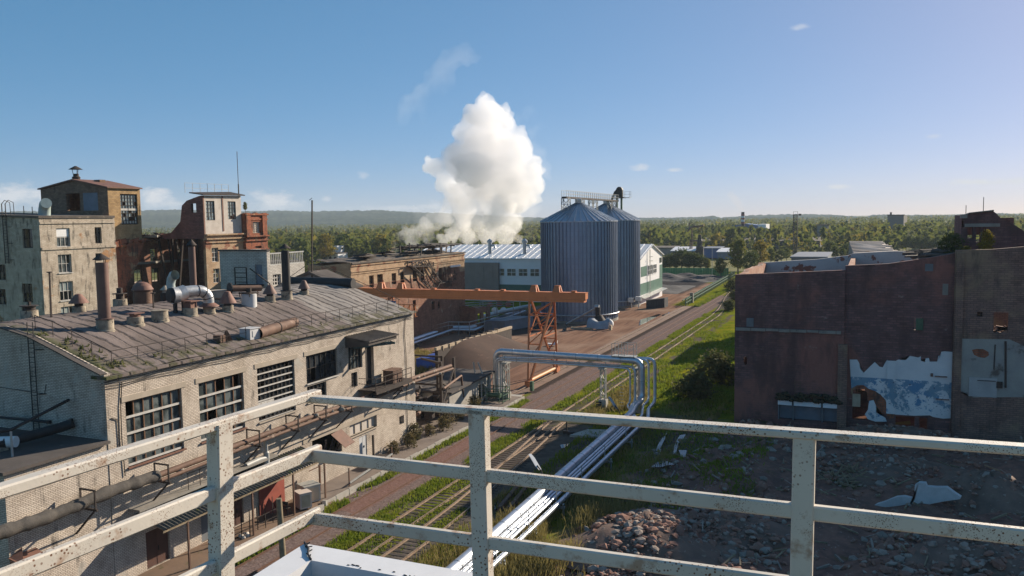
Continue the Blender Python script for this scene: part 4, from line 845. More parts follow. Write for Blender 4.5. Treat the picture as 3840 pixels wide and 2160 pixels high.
q = onX(728, 1130, -55); chim_y = q.y; t_ = thing('chimney_stack', 'slim brown stack with a small cone cap standing in front of the ruin', 'chimney', (-55, q.y, roof_z(-55)))
tz = onY(726, 925, q.y).z - roof_z(-55)
mb = MB(); mb.lathe([(.4, -.3), (.4, tz)], n=14); build(mb, 'pipe', M['chimney_steel'], t_, local=True); mb = MB(); mb.lathe([(.62, tz + .12), (.08, tz + .65)], n=14); [mb.bar((.35 * math.cos(k * 2.1), .35 * math.sin(k * 2.1), tz - .1), (.35 * math.cos(k * 2.1), .35 * math.sin(k * 2.1), tz + .25), .04) for k in range(3)]; build(mb, 'cap', M['rust_dark'], t_, local=True)
q = onX(620, 1100, -55); t_ = thing('roof_vent', 'small tan cone-capped vent just left of the pale outlet pipe', 'vent', (-55, q.y, roof_z(-55)), V0); mb = MB(); mb.lathe([(.55, -.3), (.55, 1.0)], n=12); build(mb, 'plinth', M['rust_dark'], t_, local=True); mb = MB(); mb.lathe([(.6, 1.3), (.1, 1.75)], n=12); mb.lathe([(.3, 1.), (.3, 1.4)], n=8); build(mb, 'hood', M['lintel'], t_, local=True)
for px, py, ptop, lb in ((192, 1182, (185, 1020), 'thin leaning iron pole with a flat tip standing on the near end of the roof'), (576, 1155, (573, 1098), 'thin short iron pole on the roof left of the curved duct')):
    p = on_roof(px, py); z = onY(ptop[0], ptop[1], p.y); mb = MB(); mb.bar(at(p, -.1), z, .09); mb.lathe([(.18, -.05), (.18, .02)], z, 8); solo(mb, 'iron_pole', M['rust_dark'], lb, 'pole')
p = on_roof(938, 1268); mb = MB(); mb.box((p.x - .5, p.y - .55, p.z - .05), (p.x + .5, p.y + .55, p.z + .75)); mb.box((p.x - .56, p.y - .6, p.z + .75), (p.x + .56, p.y + .6, p.z + .8)); mb.box((p.x + .505, p.y - .3, p.z + .15), (p.x + .53, p.y + .3, p.z + .6)); solo(mb, 'metal_box', M['white_door'], 'white sheet-metal box at the roof edge beside the lying pipe', 'box')
a, b = on_roof(968, 1272), on_roof(1105, 1226); mb = MB(); mb.tube([at(a, .42), at(b, .42)], .42, 16, caps=False); mb.tube([at(a, .42), at(b, .42)], .36, 16, caps=False); q = build(mb, 'lying_pipe', M['rust_pipe'], origin='base', label='large rusty brown pipe lying along the eave of the arched roof', category='pipe')
mb = MB(); c = (a + b) / 2; mb.tube([at(c, .42), at(c + (b - a) * .02, .42)], .45, 16); build(mb, 'strap', M['rust_dark'], q)
p = on_roof(838, 1280); mb = MB(); mb.box((p.x - .4, p.y - .6, p.z), (p.x + .3, p.y - .1, p.z + .5)); mb.prism([(p.x - .2, p.y + .1, p.z), (p.x + .3, p.y + .4, p.z), (p.x, p.y + .2, p.z + .75)], (.15, .1, 0)); mb.box((p.x - .5, p.y - 1.8, p.z), (p.x - .3, p.y - .2, p.z + .08)); solo(mb, 'roof_scrap', M['rust_pipe'], 'scrap of rusty sheet standing on the roof left of the white box', 'scrap')
a, b = on_roof(1140, 1083), Vector((-48.4, YE - .6, roof_z(-48.4))); a = Vector((-56, YE - 1.2, roof_z(-56)))
mb = MB(); rough_tube(mb, [at(a, .55), at(b, .55)], .55, .8, .06, 14); solo(mb, 'dark_duct', M['black_steel'], 'thick black duct lying across the far end of the arched roof', 'duct')
for o in list(COL.objects):                            # ventilators are about a metre across
    if o.type == 'EMPTY' and o.name.split('.')[0] in ('roof_vent', 'duct_elbow_fan', 'roof_tank'): o.scale = (.74, .74, .8)
    elif o.type == 'EMPTY' and o.name.startswith('chimney_stack'): o.scale = (.74, .74, 1)
# eave railing on the roof
rl = thing('roof_railing', 'thin iron railing along the near and right edges of the arched roof', 'railing', (XF - .9, 53, EAVE))
ex = XF - .95; ez = roof_z(ex) + .05; mb = MB(); ys = [YN + 1.4 + i * (YE - YN - 2.6) / 17 for i in range(18)]
for y in ys: mb.bar((ex, y, ez - .05), (ex, y, ez + .95), .03)
mb.bar((ex, ys[0], ez + .95), (ex, ys[-1], ez + .95), .045); mb.bar((ex, ys[0], ez + .5), (ex, ys[-1], ez + .5), .025)
gx = [XF - .95, XF - 2.6, XF - 4.3, XF - 6.0, XF - 7.6]
for a_, b_ in zip(gx, gx[1:]): mb.bar((a_, ys[0], roof_z(a_) + .98), (b_, ys[0], roof_z(b_) + .98), .045); mb.bar((b_, ys[0], roof_z(b_)), (b_, ys[0], roof_z(b_) + .98), .03)
build(mb, 'rail', M['rust_dark'], rl)
# ------------------------------------------------------------------ white factory block and the ruin behind the workshop
BX, BY = -99.5, 75.0
def uX(px, py, X=BX): q = onX(px, py, X); return q.y, q.z
ROOFZ = 23.45
bk = thing('factory_block', 'weathered white brick factory block with broken windows at the far left', 'building', (-108, 80, 0))
yE = uX(428, 815)[0]
fl = []
row_t = [uX(212, 856)[1], uX(220, 955)[1], uX(225, 1057)[1], uX(228, 1152)[1]]
row_b = [uX(262, 924)[1], uX(270, 1021)[1], uX(275, 1124)[1], uX(278, 1215)[1]]
w0, w1 = uX(212, 890)[0], uX(263, 890)[0]; s0, s1 = uX(356, 880)[0], uX(381, 880)[0]
H_ = [(w0 - BY, w1 - BY, b, t_) for t_, b in zip(row_t, row_b)]
H2 = [(s0 - BY, s1 - BY, uX(357, 913)[1], uX(357, 852)[1]), (s0 - BY - .1, s1 - BY - .2, uX(362, 978)[1], uX(362, 950)[1]), (s0 - BY + .2, s1 - BY, row_b[2] + 1.0, row_t[2] - .2)]
mb = MB(); wall(mb, (BX, BY, 0), (0, 1, 0), yE - BY, [(0, ROOFZ), (yE - BY, ROOFZ)], H_ + H2, .5, n=(1, 0, 0))
def oy_(px, py): q = onY(px, py, BY); return BX - q.x, q.z
L1 = [oy_(82, 860)[0], oy_(120, 860)[0]]
H3 = []
for t_, b in ((858, 930), (1064, 1134)): a = oy_(120, t_)[0]; c = oy_(82, t_)[0]; H3.append((a, c, oy_(100, b)[1], oy_(100, t_)[1]))
for t_, b in ((992, 1050), (1084, 1142)): a = oy_(20, t_)[0]; H3.append((a, a + 1.6, oy_(10, b)[1], oy_(10, t_)[1]))
wall(mb, (BX - .004, BY, 0), (-1, 0, 0), 26, [(0, ROOFZ), (13, ROOFZ + .9), (26, ROOFZ + 1.)], H3, .5, n=(0, -1, 0))
wall(mb, (BX - .5, yE - .004, 0), (-1, 0, 0), 25, ROOFZ, [], .5, n=(0, 1, 0))
build(mb, 'wall', M['silicate_far'], bk)
mb = MB(); mb.prism([(BX + .15, BY - .15, ROOFZ), (BX + .15, yE, ROOFZ), (BX - 26, yE, ROOFZ + 1.), (BX - 26, BY - .15, ROOFZ + 1.)], (0, 0, .3)); build(mb, 'roof', M['felt_ruin'], bk)
zb = uX(150, 935)[1]; mb = MB(); mb.box((BX + .02, BY + .02, zb - .12), (BX + .16, yE - .02, zb + .2)); mb.box((BX + .02, BY + .02, ROOFZ - .75), (BX + .12, yE - .02, ROOFZ - .5)); build(mb, 'band_course', M['silicate_far'], bk)
g3 = random.Random(21)
fo = dict(O=(BX, BY, 0), u=(0, 1, 0), n=(1, 0, 0))
for i, h in enumerate(H_):
    f = window(bk, u0=h[0], u1=h[1], z0=h[2], z1=h[3], cols=3, rows=2, fm=M['frame_white'], gm=M['glass_pale'] if i in (2, 3) else M['glass'], skip=((0, 0), (1, 0), (2, 0)) if i == 2 else ((2, 1),), rg=g3, inset=.22, sill=M['frame_white'], mull=.06, **fo)
    if i == 0: q = MB(); q.box((BX - .18, BY + h[0] + .1, (h[2] + h[3]) / 2 + .1), (BX - .24, BY + h[1] - .1, h[3] - .1)); build(q, 'curtain', M['bag_white'], f)
for h in H2: window(bk, u0=h[0], u1=h[1], z0=h[2], z1=h[3], cols=2, rows=2, fm=M['frame_dark'], gm=M['glass_dark'], miss=.4, rg=g3, inset=.3, **fo)
for h in H3: window(bk, O=(BX, BY, 0), u=(-1, 0, 0), n=(0, -1, 0), u0=h[0], u1=h[1], z0=h[2], z1=h[3], cols=2, rows=2, fm=M['frame_dark'], gm=M['glass_dark'], miss=.3, rg=g3, inset=.25)
q = onY(165, 782, BY + 3); mb = MB(); c = Vector((q.x, BY + 3, ROOFZ + .4)); mb.tube([c, c + V(.1, 0, .9), c + V(.5, -.2, 1.45), c + V(1.15, -.5, 1.65)], [.75, .75, .72, .7], 14); solo(mb, 'roof_cowl', mat('pale_teal_zinc', (.42, .50, .47), (.33, .40, .38), 1.5, .5), 'pale teal curved cowl on the roof edge of the white factory block', 'vent')
q = onY(20, 860, BY - .2); mb = MB()
for dx in (-.35, .35): mb.bar((q.x + dx, BY - .25, 17.5), (q.x + dx, BY - .25, ROOFZ + 2.0), .09); mb.tube([(q.x + dx, BY - .25, ROOFZ + 2.), (q.x + dx, BY + .2, ROOFZ + 2.5), (q.x + dx, BY + .9, ROOFZ + 2.2), (q.x + dx, BY + .95, ROOFZ + .5)], .045, 6)
for i in range(18): mb.bar((q.x - .35, BY - .25, 17.7 + i * .38), (q.x + .35, BY - .25, 17.7 + i * .38), .05)
for i in range(3): mb.bar((q.x + .35, BY - .25, 18 + i * 2.2), (q.x + 1.0, BY, 18 + i * 2.2), .07)
solo(mb, 'roof_ladder', M['black_steel'], 'black iron ladder over the parapet of the white factory block', 'ladder')
for i, (px, py) in enumerate(((88, 772), (120, 775), (218, 680))):
    if i < 2: q = onY(px, py, BY + 6); mb = MB(); mb.bar((q.x, q.y, ROOFZ + .4), (q.x, q.y, q.z), .07); solo(mb, 'roof_rod', M['rust_dark'], ('left', 'right')[i] + ' one of two thin rods on the white factory block roof', 'rod')
# yellow brick penthouse tower
TX, TY = -101.3, 86.0
def tX(px, py): q = onX(px, py, TX); return q.y, q.z
TY = tX(408, 800)[0]; yT = tX(529, 800)[0]; zR = tX(408, 706)[1]; zR2 = tX(528, 703)[1]
tw = thing('brick_tower', 'ochre brick roof tower with a tall glazed window and low gabled roof', 'tower', (-108, TY + 3, 20))
tl = lambda px, py: (TX - onY(px, py, TY).x, onY(px, py, TY).z)
ap = tl(275, 672); lf = tl(152, 712); WL = lf[0]
gw = (tX(450, 730)[0] - TY, tX(514, 730)[0] - TY, tX(452, 842)[1], tX(450, 727)[1])
mb = MB(); wall(mb, (TX, TY, 0), (0, 1, 0), yT - TY, [(0, zR), (yT - TY, zR2)], [gw], .5, z0=19.2, n=(1, 0, 0)); build(mb, 'wall', M['yellow_brick'], tw)
oh = [(tl(370, 800)[0], tl(316, 800)[0], tl(340, 790)[1], tl(340, 723)[1]), (tl(303, 800)[0], tl(252, 800)[0], tl(280, 790)[1], tl(280, 723)[1]), (tl(250, 800)[0], tl(188, 800)[0], tl(220, 795)[1], tl(220, 727)[1])]
mb = MB(); wall(mb, (TX - .004, TY, 0), (-1, 0, 0), WL, [(0, zR), (ap[0], ap[1] - .25), (WL, lf[1])], [oh[1]], .5, z0=20, n=(0, -1, 0))
wall(mb, (TX - WL, TY, 0), (0, 1, 0), yT - TY, lf[1], [], .5, z0=20, n=(-1, 0, 0)); wall(mb, (TX - .004, yT, 0), (-1, 0, 0), WL, [(0, zR2), (ap[0], ap[1] - .25), (WL, lf[1])], [(oh[1][0] + .1, oh[1][0] + 1.5, oh[1][2], oh[1][3]), (oh[1][0] + 2., oh[1][1] + .5, oh[1][2], oh[1][3])], .5, z0=20, n=(0, 1, 0)); build(mb, 'side_wall', M['ochre_shaded'], tw)
mb = MB(); mb.prism([(TX + .35, TY - .3, zR + .02), (TX - ap[0], TY - .3, ap[1] - .2), (TX - WL - .3, TY - .3, lf[1] + .02)][::1] + [(TX - WL - .3, TY - .3, lf[1] + .2), (TX - ap[0], TY - .3, ap[1] + .02), (TX + .35, TY - .3, zR + .2)], (0, yT - TY + .5, 0)); build(mb, 'roof', M['rust_sheet'], tw)
f = window(tw, (TX, TY, 0), (0, 1, 0), (1, 0, 0), gw[0], gw[1], gw[2], gw[3], 6, 8, M['frame_dark'], M['glass_pale'], miss=.12, rg=g3, inset=.2, mull=.07, fw=.15)
q = MB(); q.box((TX - .15, TY + gw[0], (gw[2] + gw[3]) / 2 - .18), (TX - .2, TY + gw[1], (gw[2] + gw[3]) / 2 + .12)); build(q, 'transom', M['frame_white'], f)
h = oh[0]; mb = MB(); mb.box((TX - h[0], TY - .04, h[2]), (TX - h[1], TY + .06, h[3])); build(mb, 'shutter', M['grey_shed'], tw, label='slate-blue slatted shutter')
h = oh[2]; mb = MB(); mb.box((TX - h[0], TY - .03, h[2]), (TX - h[1], TY + .06, h[3])); build(mb, 'blocked_opening', M['ochre_shaded'], tw)
mb = MB(); mb.box((TX - oh[2][1] - .2, TY - .08, oh[0][3]), (TX - oh[0][0] + .2, TY + .03, oh[0][3] + .35)); build(mb, 'lintel', M['ochre_shaded'], tw)
q = onY(285, 655, TY + 1.5); mb = MB(); c = (q.x, TY + 1.5, ap[1] - .2); mb.lathe([(.55, 0), (.6, .6), (.4, .75), (.4, 1.1)], c, 10); mb.lathe([(1.0, 1.75), (.15, 2.25)], c, 12); [mb.bar((c[0] + .35 * math.cos(k * 2.1), c[1] + .35 * math.sin(k * 2.1), c[2] + .9), (c[0] + .5 * math.cos(k * 2.1), c[1] + .5 * math.sin(k * 2.1), c[2] + 1.8), .06) for k in range(3)]; build(mb, 'roof_cowl', M['rust_dark'], tw)
q = onY(372, 682, TY + 3); mb = MB(); mb.box((q.x - .6, TY + 2.6, q.z - .8), (q.x + .6, TY + 3.6, q.z + .3)); build(mb, 'chimney', M['ochre_shaded'], tw)
# red brick stump under the tower, its edge broken away in a long diagonal
RX = TX + .45; rX = lambda px, py: (onX(px, py, RX).y, onX(px, py, RX).z)
ry0 = rX(424, 1000)[0]; prof = [rX(540, 905), rX(538, 925), rX(527, 960), rX(520, 985), rX(508, 1010), rX(493, 1035), rX(480, 1060), rX(470, 1080), rX(462, 1110)]
rb = thing('brick_stump', 'broken red brick wall stump hanging below the ochre tower', 'wall', (RX, ry0, 0))
mb = MB(); zt = rX(424, 905)[1]; pg = [(ry0, 0), (ry0, zt)]; y_e = prof[0][0]
poly = [V(RX, ry0, 2), V(RX, ry0, zt)] + [V(RX, y, z + g3.uniform(-.15, .15)) for y, z in [(ry0 + 1.5, zt + .2), (ry0 + 3, zt - .1)]] + [V(RX, y + g3.uniform(-.25, .25), z) for y, z in prof] + [V(RX, prof[-1][0], 2)]
mb.prism(poly, (-1.1, 0, 0)); build(mb, 'wall', M['red_brick'], rb)
mb = MB(); g4 = random.Random(4)
for i in range(26): y = ry0 + (y_e - ry0) * g4.random(); mb.obox((RX + .1, y, zt - .2 + g4.uniform(-.6, .35)), (g4.uniform(.1, .35), 0, .05), (0, g4.uniform(.2, .6), .1), (0, -.02, g4.uniform(.08, .25)))
build(mb, 'crumbling_cornice', M['red_brick'], rb)
# ruined middle: back walls with empty windows, floors torn open
IX = -107.0
iX = lambda px, py: (onX(px, py, IX).y, onX(px, py, IX).z)
ry = iX(470, 1000)[0]; re_ = iX(800, 1000)[0]; rz = iX(640, 880)[1]
hs = []
for l, r, t_, b in ((502, 538, 1010, 1062), (568, 600, 1006, 1056), (562, 592, 932, 981), (666, 685, 930, 978), (520, 530, 960, 982)):
    a, c = iX(l, t_), iX(r, b); hs.append((a[0] - ry, c[0] - ry, c[1], a[1]))
rn = thing('ruined_hall', 'gutted brick hall between the towers, its outer wall fallen away', 'ruin', (IX, ry, 0))
mb = MB(); wall(mb, (IX, ry, 0), (0, 1, 0), re_ - ry, jag(0, re_ - ry, rz - .2, rz + .3, .6, .25, g3), hs, .6, n=(1, 0, 0)); build(mb, 'wall', M['factory_low'], rn)
mb = MB(); wall(mb, (IX - 8, ry, 0), (0, 1, 0), re_ - ry, rz - 8, [], .4, n=(1, 0, 0)); build(mb, 'rear_wall', M['pink_plaster'], rn)
for h in hs[:4]: window(rn, (IX, ry, 0), (0, 1, 0), (1, 0, 0), h[0], h[1], h[2], h[3], 2, 3, M['frame_dark'], M['glass'], miss=.85, rg=g3, inset=.3)
mb = MB()
for z, k in ((iX(600, 985)[1], 1.2), (rz - .3, 3.2)): mb.prism([(IX, ry, z), (IX, re_ - 2, z), (IX + k * .5, re_ - 3, z), (IX + k, ry + 9, z), (IX + k * .4, ry + 6, z), (IX + k * 1.2, ry + 3, z), (IX + k * .3, ry, z)], (0, 0, .35))
build(mb, 'floor_slab', M['concrete'], rn)
mb = MB()
for i in range(34): y = ry + (re_ - ry) * g4.random(); mb.bar((IX + g4.uniform(-1.5, .5), y, rz + g4.uniform(-.3, .4)), (IX + g4.uniform(1, 4.5), y + g4.uniform(-2, 2), rz + g4.uniform(-.9, .3)), g4.uniform(.12, .35), .12)
for i in range(9): y = ry + (re_ - ry) * (.35 + .6 * g4.random()); mb.bar((IX + 1 + g4.random(), y, 10), (IX + .8 + g4.random() * 2, y + g4.uniform(-1.5, 1.5), rz - .5), g4.uniform(.15, .3))
build(mb, 'hanging_beams', M['rust_dark'], rn)
mb = MB(); wall(mb, (IX + 4.0, re_ - 5.2, 0), (-1, 0, 0), 4, jag(0, 4, rz - 1, rz, .5, .3, g3), [], .5, n=(0, -1, 0)); build(mb, 'cross_wall', M['ruin_dark'], rn)
mb = MB(); q = iX(470, 1090); mb.prism([(IX + 1.5, ry + .2, 2), (IX + 1.5, ry + .2, q[1] + .8), (IX + 1.5, ry + 1.6, q[1] + 1.6), (IX + 1.5, ry + 2.4, q[1] - .5), (IX + 1.5, ry + 2.6, 2)], (-.4, 0, 0)); build(mb, 'plaster_remnant', M['pink_plaster'], rn)
# right tower: boarded upper storey on a brick body, red brick corner turret
QX = -95.4; kX = lambda px, py: (onX(px, py, QX).y, onX(px, py, QX).z)
y0 = kX(762, 800)[0]; y1 = kX(905, 800)[0]; zt = kX(762, 733)[1]; zt1 = kX(905, 735)[1]; zm = kX(800, 882)[1]
pt = thing('boarded_tower', 'pale boarded tower storey with two tall windows atop the ruin', 'tower', (QX - 4, y0 + 4, 0))
ws_ = []
for l, r, t_, b in ((771, 807, 753, 826), (853, 886, 755, 822)): a, c = kX(l, t_), kX(r, b); ws_.append((a[0] - y0, c[0] - y0, c[1], a[1]))
mb = MB(); wall(mb, (QX, y0, 0), (0, 1, 0), y1 - y0, [(0, zt), (y1 - y0, zt1)], ws_, .4, z0=zm, n=(1, 0, 0)); build(mb, 'boarding', M['white_board'], pt)
for h in ws_: window(pt, (QX, y0, 0), (0, 1, 0), (1, 0, 0), h[0], h[1], h[2], h[3], 3, 5, M['frame_dark'], M['glass_pale'], skip=((2, 0), (2, 1), (1, 0)), miss=.05, rg=g3, inset=.15, mull=.07)
mb = MB(); mb.box((QX + .01, y0 - .02, zm), (QX + .08, y0 + .25, zt)); q = kX(833, 800)[0]; mb.box((QX + .01, q, zm + .6), (QX + .07, q + .28, zt)); build(mb, 'corner_board', M['rust_sheet'], pt)
mb = MB(); q = onY(675, 770, y0); x_l = q.x; q2 = onY(690, 760, y0)
pl = [(0, zt), (QX - onY(745, 738, y0).x, zt), (QX - onY(700, 752, y0).x, onY(700, 752, y0).z), (QX - onY(682, 775, y0).x, onY(682, 775, y0).z), (QX - onY(676, 830, y0).x, onY(676, 830, y0).z), (QX - onY(640, 860, y0).x, onY(640, 870, y0).z), (QX - onY(600, 880, y0).x, rz)]
pl = sorted(pl); h = (QX - onY(735, 770, y0).x, QX - onY(716, 770, y0).x, onY(725, 797, y0).z, onY(725, 763, y0).z)
wall(mb, (QX - .004, y0, 0), (-1, 0, 0), pl[-1][0], [(a, b + (g3.uniform(-.2, .2) if 0 < i else 0)) for i, (a, b) in enumerate(pl)], [h], .5, z0=rz - .6, n=(0, -1, 0)); build(mb, 'side_wall', M['ruin_brick'], pt)
y2 = kX(986, 800)[0]; zt2 = kX(950, 800)[1]
hb = []
for l, r, t_, b in ((790, 817, 930, 981), (795, 822, 1008, 1059), (800, 825, 1085, 1130)): a, c = kX(l, t_), kX(r, b); hb.append((a[0] - y0, c[0] - y0, c[1], a[1]))
mb = MB(); wall(mb, (QX + .2, y0, 0), (0, 1, 0), y2 - y0 - .2, jag(0, y2 - y0 - .2, zm + .1, zm - .1, .8, .12, g3), hb + [(9.3, 10.2, kX(890, 960)[1], kX(890, 925)[1])], .5, n=(1, 0, 0)); build(mb, 'brick_body', M['factory_brick'], pt)
mb = MB()
for z, d in ((zm + .1, .55), (zm - .55, .4), (zm - 1.1, .25)): mb.box((QX + .2, y0 - .1, z - .12), (QX + .2 + d, y1 + .3, z + .1))
build(mb, 'cornice', M['factory_brick'], pt)
for h in hb: window(pt, (QX + .2, y0, 0), (0, 1, 0), (1, 0, 0), h[0], h[1], h[2], h[3], 2, 3, M['frame_white'], M['glass'], miss=.2, rg=g3, inset=.25, mull=.07)
mb = MB(); mb.prism([(QX + .5, y0 - .4, zt + .02), (QX + .5, y1 + .5, zt1 + .02), (QX - 2.6, y1 + .5, zt1 + .6), (QX - 2.3, y0 - .4, zt + .4)], (0, 0, .16)); build(mb, 'roof', M['rust_dark'], pt)
mb = MB()
for i in range(7): y = y0 - 1 + i * 1.6; mb.bar((QX - 2.5, y, zt + .5), (QX - 2.5, y, zt + 2.0), .05)
for z in (1.2, 2.0): mb.bar((QX - 2.5, y0 - 1, zt + z), (QX - 2.5, y0 + 8.6, zt + z), .04)
build(mb, 'roof_railing', M['grey_paint'], pt)
mb = MB(); q = kX(902, 560); mb.bar((QX - .3, kX(899, 800)[0] + .3, zm), (QX - .3, kX(899, 800)[0] + .3, kX(899, 690)[1]), .14); mb.bar((QX - .3, kX(899, 800)[0] + .3, kX(899, 690)[1]), (QX - .3, kX(899, 800)[0] + .3, kX(898, 568)[1]), .07); solo(mb, 'antenna_mast', M['rust_dark'], 'tall thin mast beside the boarded tower', 'mast')
tt_ = thing('corner_turret', 'crumbling dark red brick corner turret right of the boarded tower', 'turret', (QX + 1, (y1 + y2) / 2, 0))
ht = (kX(935, 830)[0], kX(962, 830)[0], kX(948, 874)[1], kX(948, 832)[1])
hl = (kX(945, 930)[0], kX(968, 930)[0], kX(955, 930)[1] - .8, kX(955, 922)[1])
yy = kX(905, 820)[0]; mb = MB(); wall(mb, (QX + .75, yy, 0), (0, 1, 0), y2 - yy, jag(0, y2 - yy, zt2, zt2 + .1, .6, .15, g3), [(ht[0] - yy, ht[1] - yy, ht[2], ht[3]), (hl[0] - yy, hl[1] - yy, hl[2], hl[3])], .5, n=(1, 0, 0)); wall(mb, (QX + .746, yy, 0), (-1, 0, 0), 5, jag(0, 5, zt2, zt2 - .4, .6, .2, g3), [], .5, z0=zm - 4, n=(0, -1, 0)); wall(mb, (QX + .746, y2, 0), (-1, 0, 0), 5, zt2, [], .5, n=(0, 1, 0)); build(mb, 'wall', M['red_brick'], tt_)
window(tt_, (QX + .75, yy, 0), (0, 1, 0), (1, 0, 0), ht[0] - yy, ht[1] - yy, ht[2], ht[3], 3, 5, M['lintel'], M['white_board'], rg=g3, inset=.25)
mb = MB(); zc = kX(945, 885)[1]
for z, d in ((zt2 - .2, .3), (zc, .45), (zc - .7, .3), (zc - 2.2, .2), (zt2 - 1., .12)): mb.box((QX + .75, yy - .15, z - .12), (QX + .75 + d, y2 + .15, z + .12))
for y in (yy + .1, y2 - 1.3): mb.box((QX + .75, y, zc), (QX + .98, y + 1.1, zt2))
build(mb, 'cornice', M['red_brick'], tt_)
# small white annex with the door onto the workshop roof
AX, AY = -60.28, 72.2
aX = lambda px, py: (onX(px, py, AX).y, onX(px, py, AX).z)
an = thing('brick_annex', 'grey-white brick stair block with a door and parapet railing behind the arched roof', 'building', (-64, AY + 2, 0))
az_ = onY(995, 942, AY).z; xl = onY(822, 942, AY).x
dr = (AX - onY(983, 1000, AY).x, AX - onY(956, 1000, AY).x, onY(970, 1066, AY).z, onY(970, 992, AY).z)
ye = AY + 6.5; hw = (aX(1023, 1030)[0] - AY, aX(1053, 1030)[0] - AY, aX(1040, 1070)[1], aX(1040, 1028)[1])
mb = MB(); wall(mb, (AX, AY, 0), (-1, 0, 0), AX - xl, az_, [dr], .4, n=(0, -1, 0)); wall(mb, (AX + .004, AY, 0), (0, 1, 0), ye - AY, [(0, az_), (.5, az_), (.501, az_ - 1.6), (ye - AY, az_ - 1.6)], [hw], .4, n=(1, 0, 0)); wall(mb, (xl, AY, 0), (0, 1, 0), ye - AY, az_, [], .4, n=(-1, 0, 0)); build(mb, 'wall', M['annex_brick'], an)
mb = MB(); mb.box((xl - .1, AY - .1, az_), (AX + .1, AY + .5, az_ + .18)); mb.box((xl, AY + .4, az_ - 1.5), (AX - .1, ye, az_ - 1.3)); build(mb, 'roof', M['felt_flat'], an)
mb = MB(); mb.bar((AX - .1, AY + .5, az_ - .3), (AX - .1, ye, az_ - .3), .14); mb.bar((AX - .1, AY + .5, az_ - 1.55), (AX - .1, ye, az_ - 1.55), .16)
for i in range(20): y = AY + .6 + i * .3; mb.bar((AX - .1, y, az_ - 1.5), (AX - .1, y, az_ - .3), .07)
build(mb, 'railing', M['grey_paint'], an)
window(an, (AX, AY, 0), (0, 1, 0), (1, 0, 0), hw[0], hw[1], hw[2], hw[3], 3, 3, M['frame_white'], M['glass_dark'], rg=g3, inset=.2, mull=.1)
mb = MB(); mb.box((AX - dr[0], AY + .15, dr[2]), (AX - dr[1], AY + .22, dr[3])); mb.bar((AX - dr[0] - .1, AY + .13, dr[2] + .2), (AX - dr[1] + .1, AY + .13, dr[3] - .3), .08); d_ = build(mb, 'door', M['grey_shed'], an)
mb = MB(); mb.box((AX - dr[0] - .2, AY + .06, dr[2] + .9), (AX - dr[0] - .15, AY + .15, dr[2] + 1.1)); build(mb, 'handle', M['black_steel'], d_)
st = thing('steel_steps', 'short steel stair and landing rail at the door of the white stair block', 'stairs', (AX - dr[1], AY - 1, dr[2]))
mb = MB(); mb.box((AX - dr[1] - 2.2, AY - 1.1, dr[2] - .12), (AX - dr[0] + .2, AY - .02, dr[2])); mb.bar((AX - dr[0] + .1, AY - 1., dr[2]), (AX - dr[0] + 1.8, AY - 1., dr[2] - 1.0), .12, .2); build(mb, 'deck', M['rust_dark'], st)
mb = MB()
for x in (0, -1.6): mb.bar((AX - dr[1] + x - .3, AY - 1.05, dr[2]), (AX - dr[1] + x - .3, AY - 1.05, dr[2] + 1.9), .1)
for z in (.3, .8, 1.3, 1.9): mb.bar((AX - dr[1] - .3, AY - 1.05, dr[2] + z), (AX - dr[1] - 1.9, AY - 1.05, dr[2] + z), .07)
mb.bar((AX - dr[1] + .2, AY - 1.05, dr[2] + 1.8), (AX - dr[0] + 1.8, AY - 1.05, dr[2] + .2), .1); mb.bar((AX - dr[0] + 1.8, AY - 1.05, dr[2] - .9), (AX - dr[0] + 1.8, AY - 1.05, dr[2] + .2), .12); build(mb, 'railing', M['rust_dark'], st)
# little gabled roof house and its mast at the far end of the workshop
GY = 75.5; ga = onY(1165, 1022, GY); gr = onY(1275, 1068, GY); gl = 2 * ga.x - gr.x
gh = thing('gabled_attic', 'small dark gabled attic behind the far end of the arched roof', 'building', (ga.x, GY, 14))
mb = MB(); wall(mb, (gr.x, GY, 0), (-1, 0, 0), gr.x - gl, [(0, gr.z), (gr.x - ga.x, ga.z - .15), (gr.x - gl, gr.z)], [], .4, z0=8, n=(0, -1, 0)); build(mb, 'wall', M['grey_shed'], gh)
mb = MB(); mb.prism([(gr.x + 1, GY - .5, gr.z - .5), (ga.x, GY - .5, ga.z - .1), (gl - 1, GY - .5, gr.z - .5), (gl - 1, GY - .5, gr.z - .25), (ga.x, GY - .5, ga.z + .18), (gr.x + 1, GY - .5, gr.z - .25)], (0, 3.5, 0)); build(mb, 'roof', M['felt_flat'], gh)
mb = MB(); q = onY(1170, 742, GY); mb.bar((ga.x + .2, GY - .1, ga.z - 1), (q.x, q.y, ga.z + 8), .12); mb.bar((ga.x + .25, GY - .1, ga.z + 8), q, .05); solo(mb, 'antenna_mast', M['rust_dark'], 'tall thin mast rising from the small gabled attic', 'mast')
q = onY(1560, 1110, 100); mb = MB(); mb.tube([(ga.x + .2, GY - .1, ga.z + 1.4), onY(1400, 1080, 80), onY(1500, 1124, 84)], .035, 5); mb.tube([(ga.x + .2, GY - .1, ga.z + 1.2), (AX + .4, AY + .2, az_ - 4.2)], .03, 5); solo(mb, 'guy_cable', M['cable'], 'thin guy cables running from the attic mast to either side', 'cable')
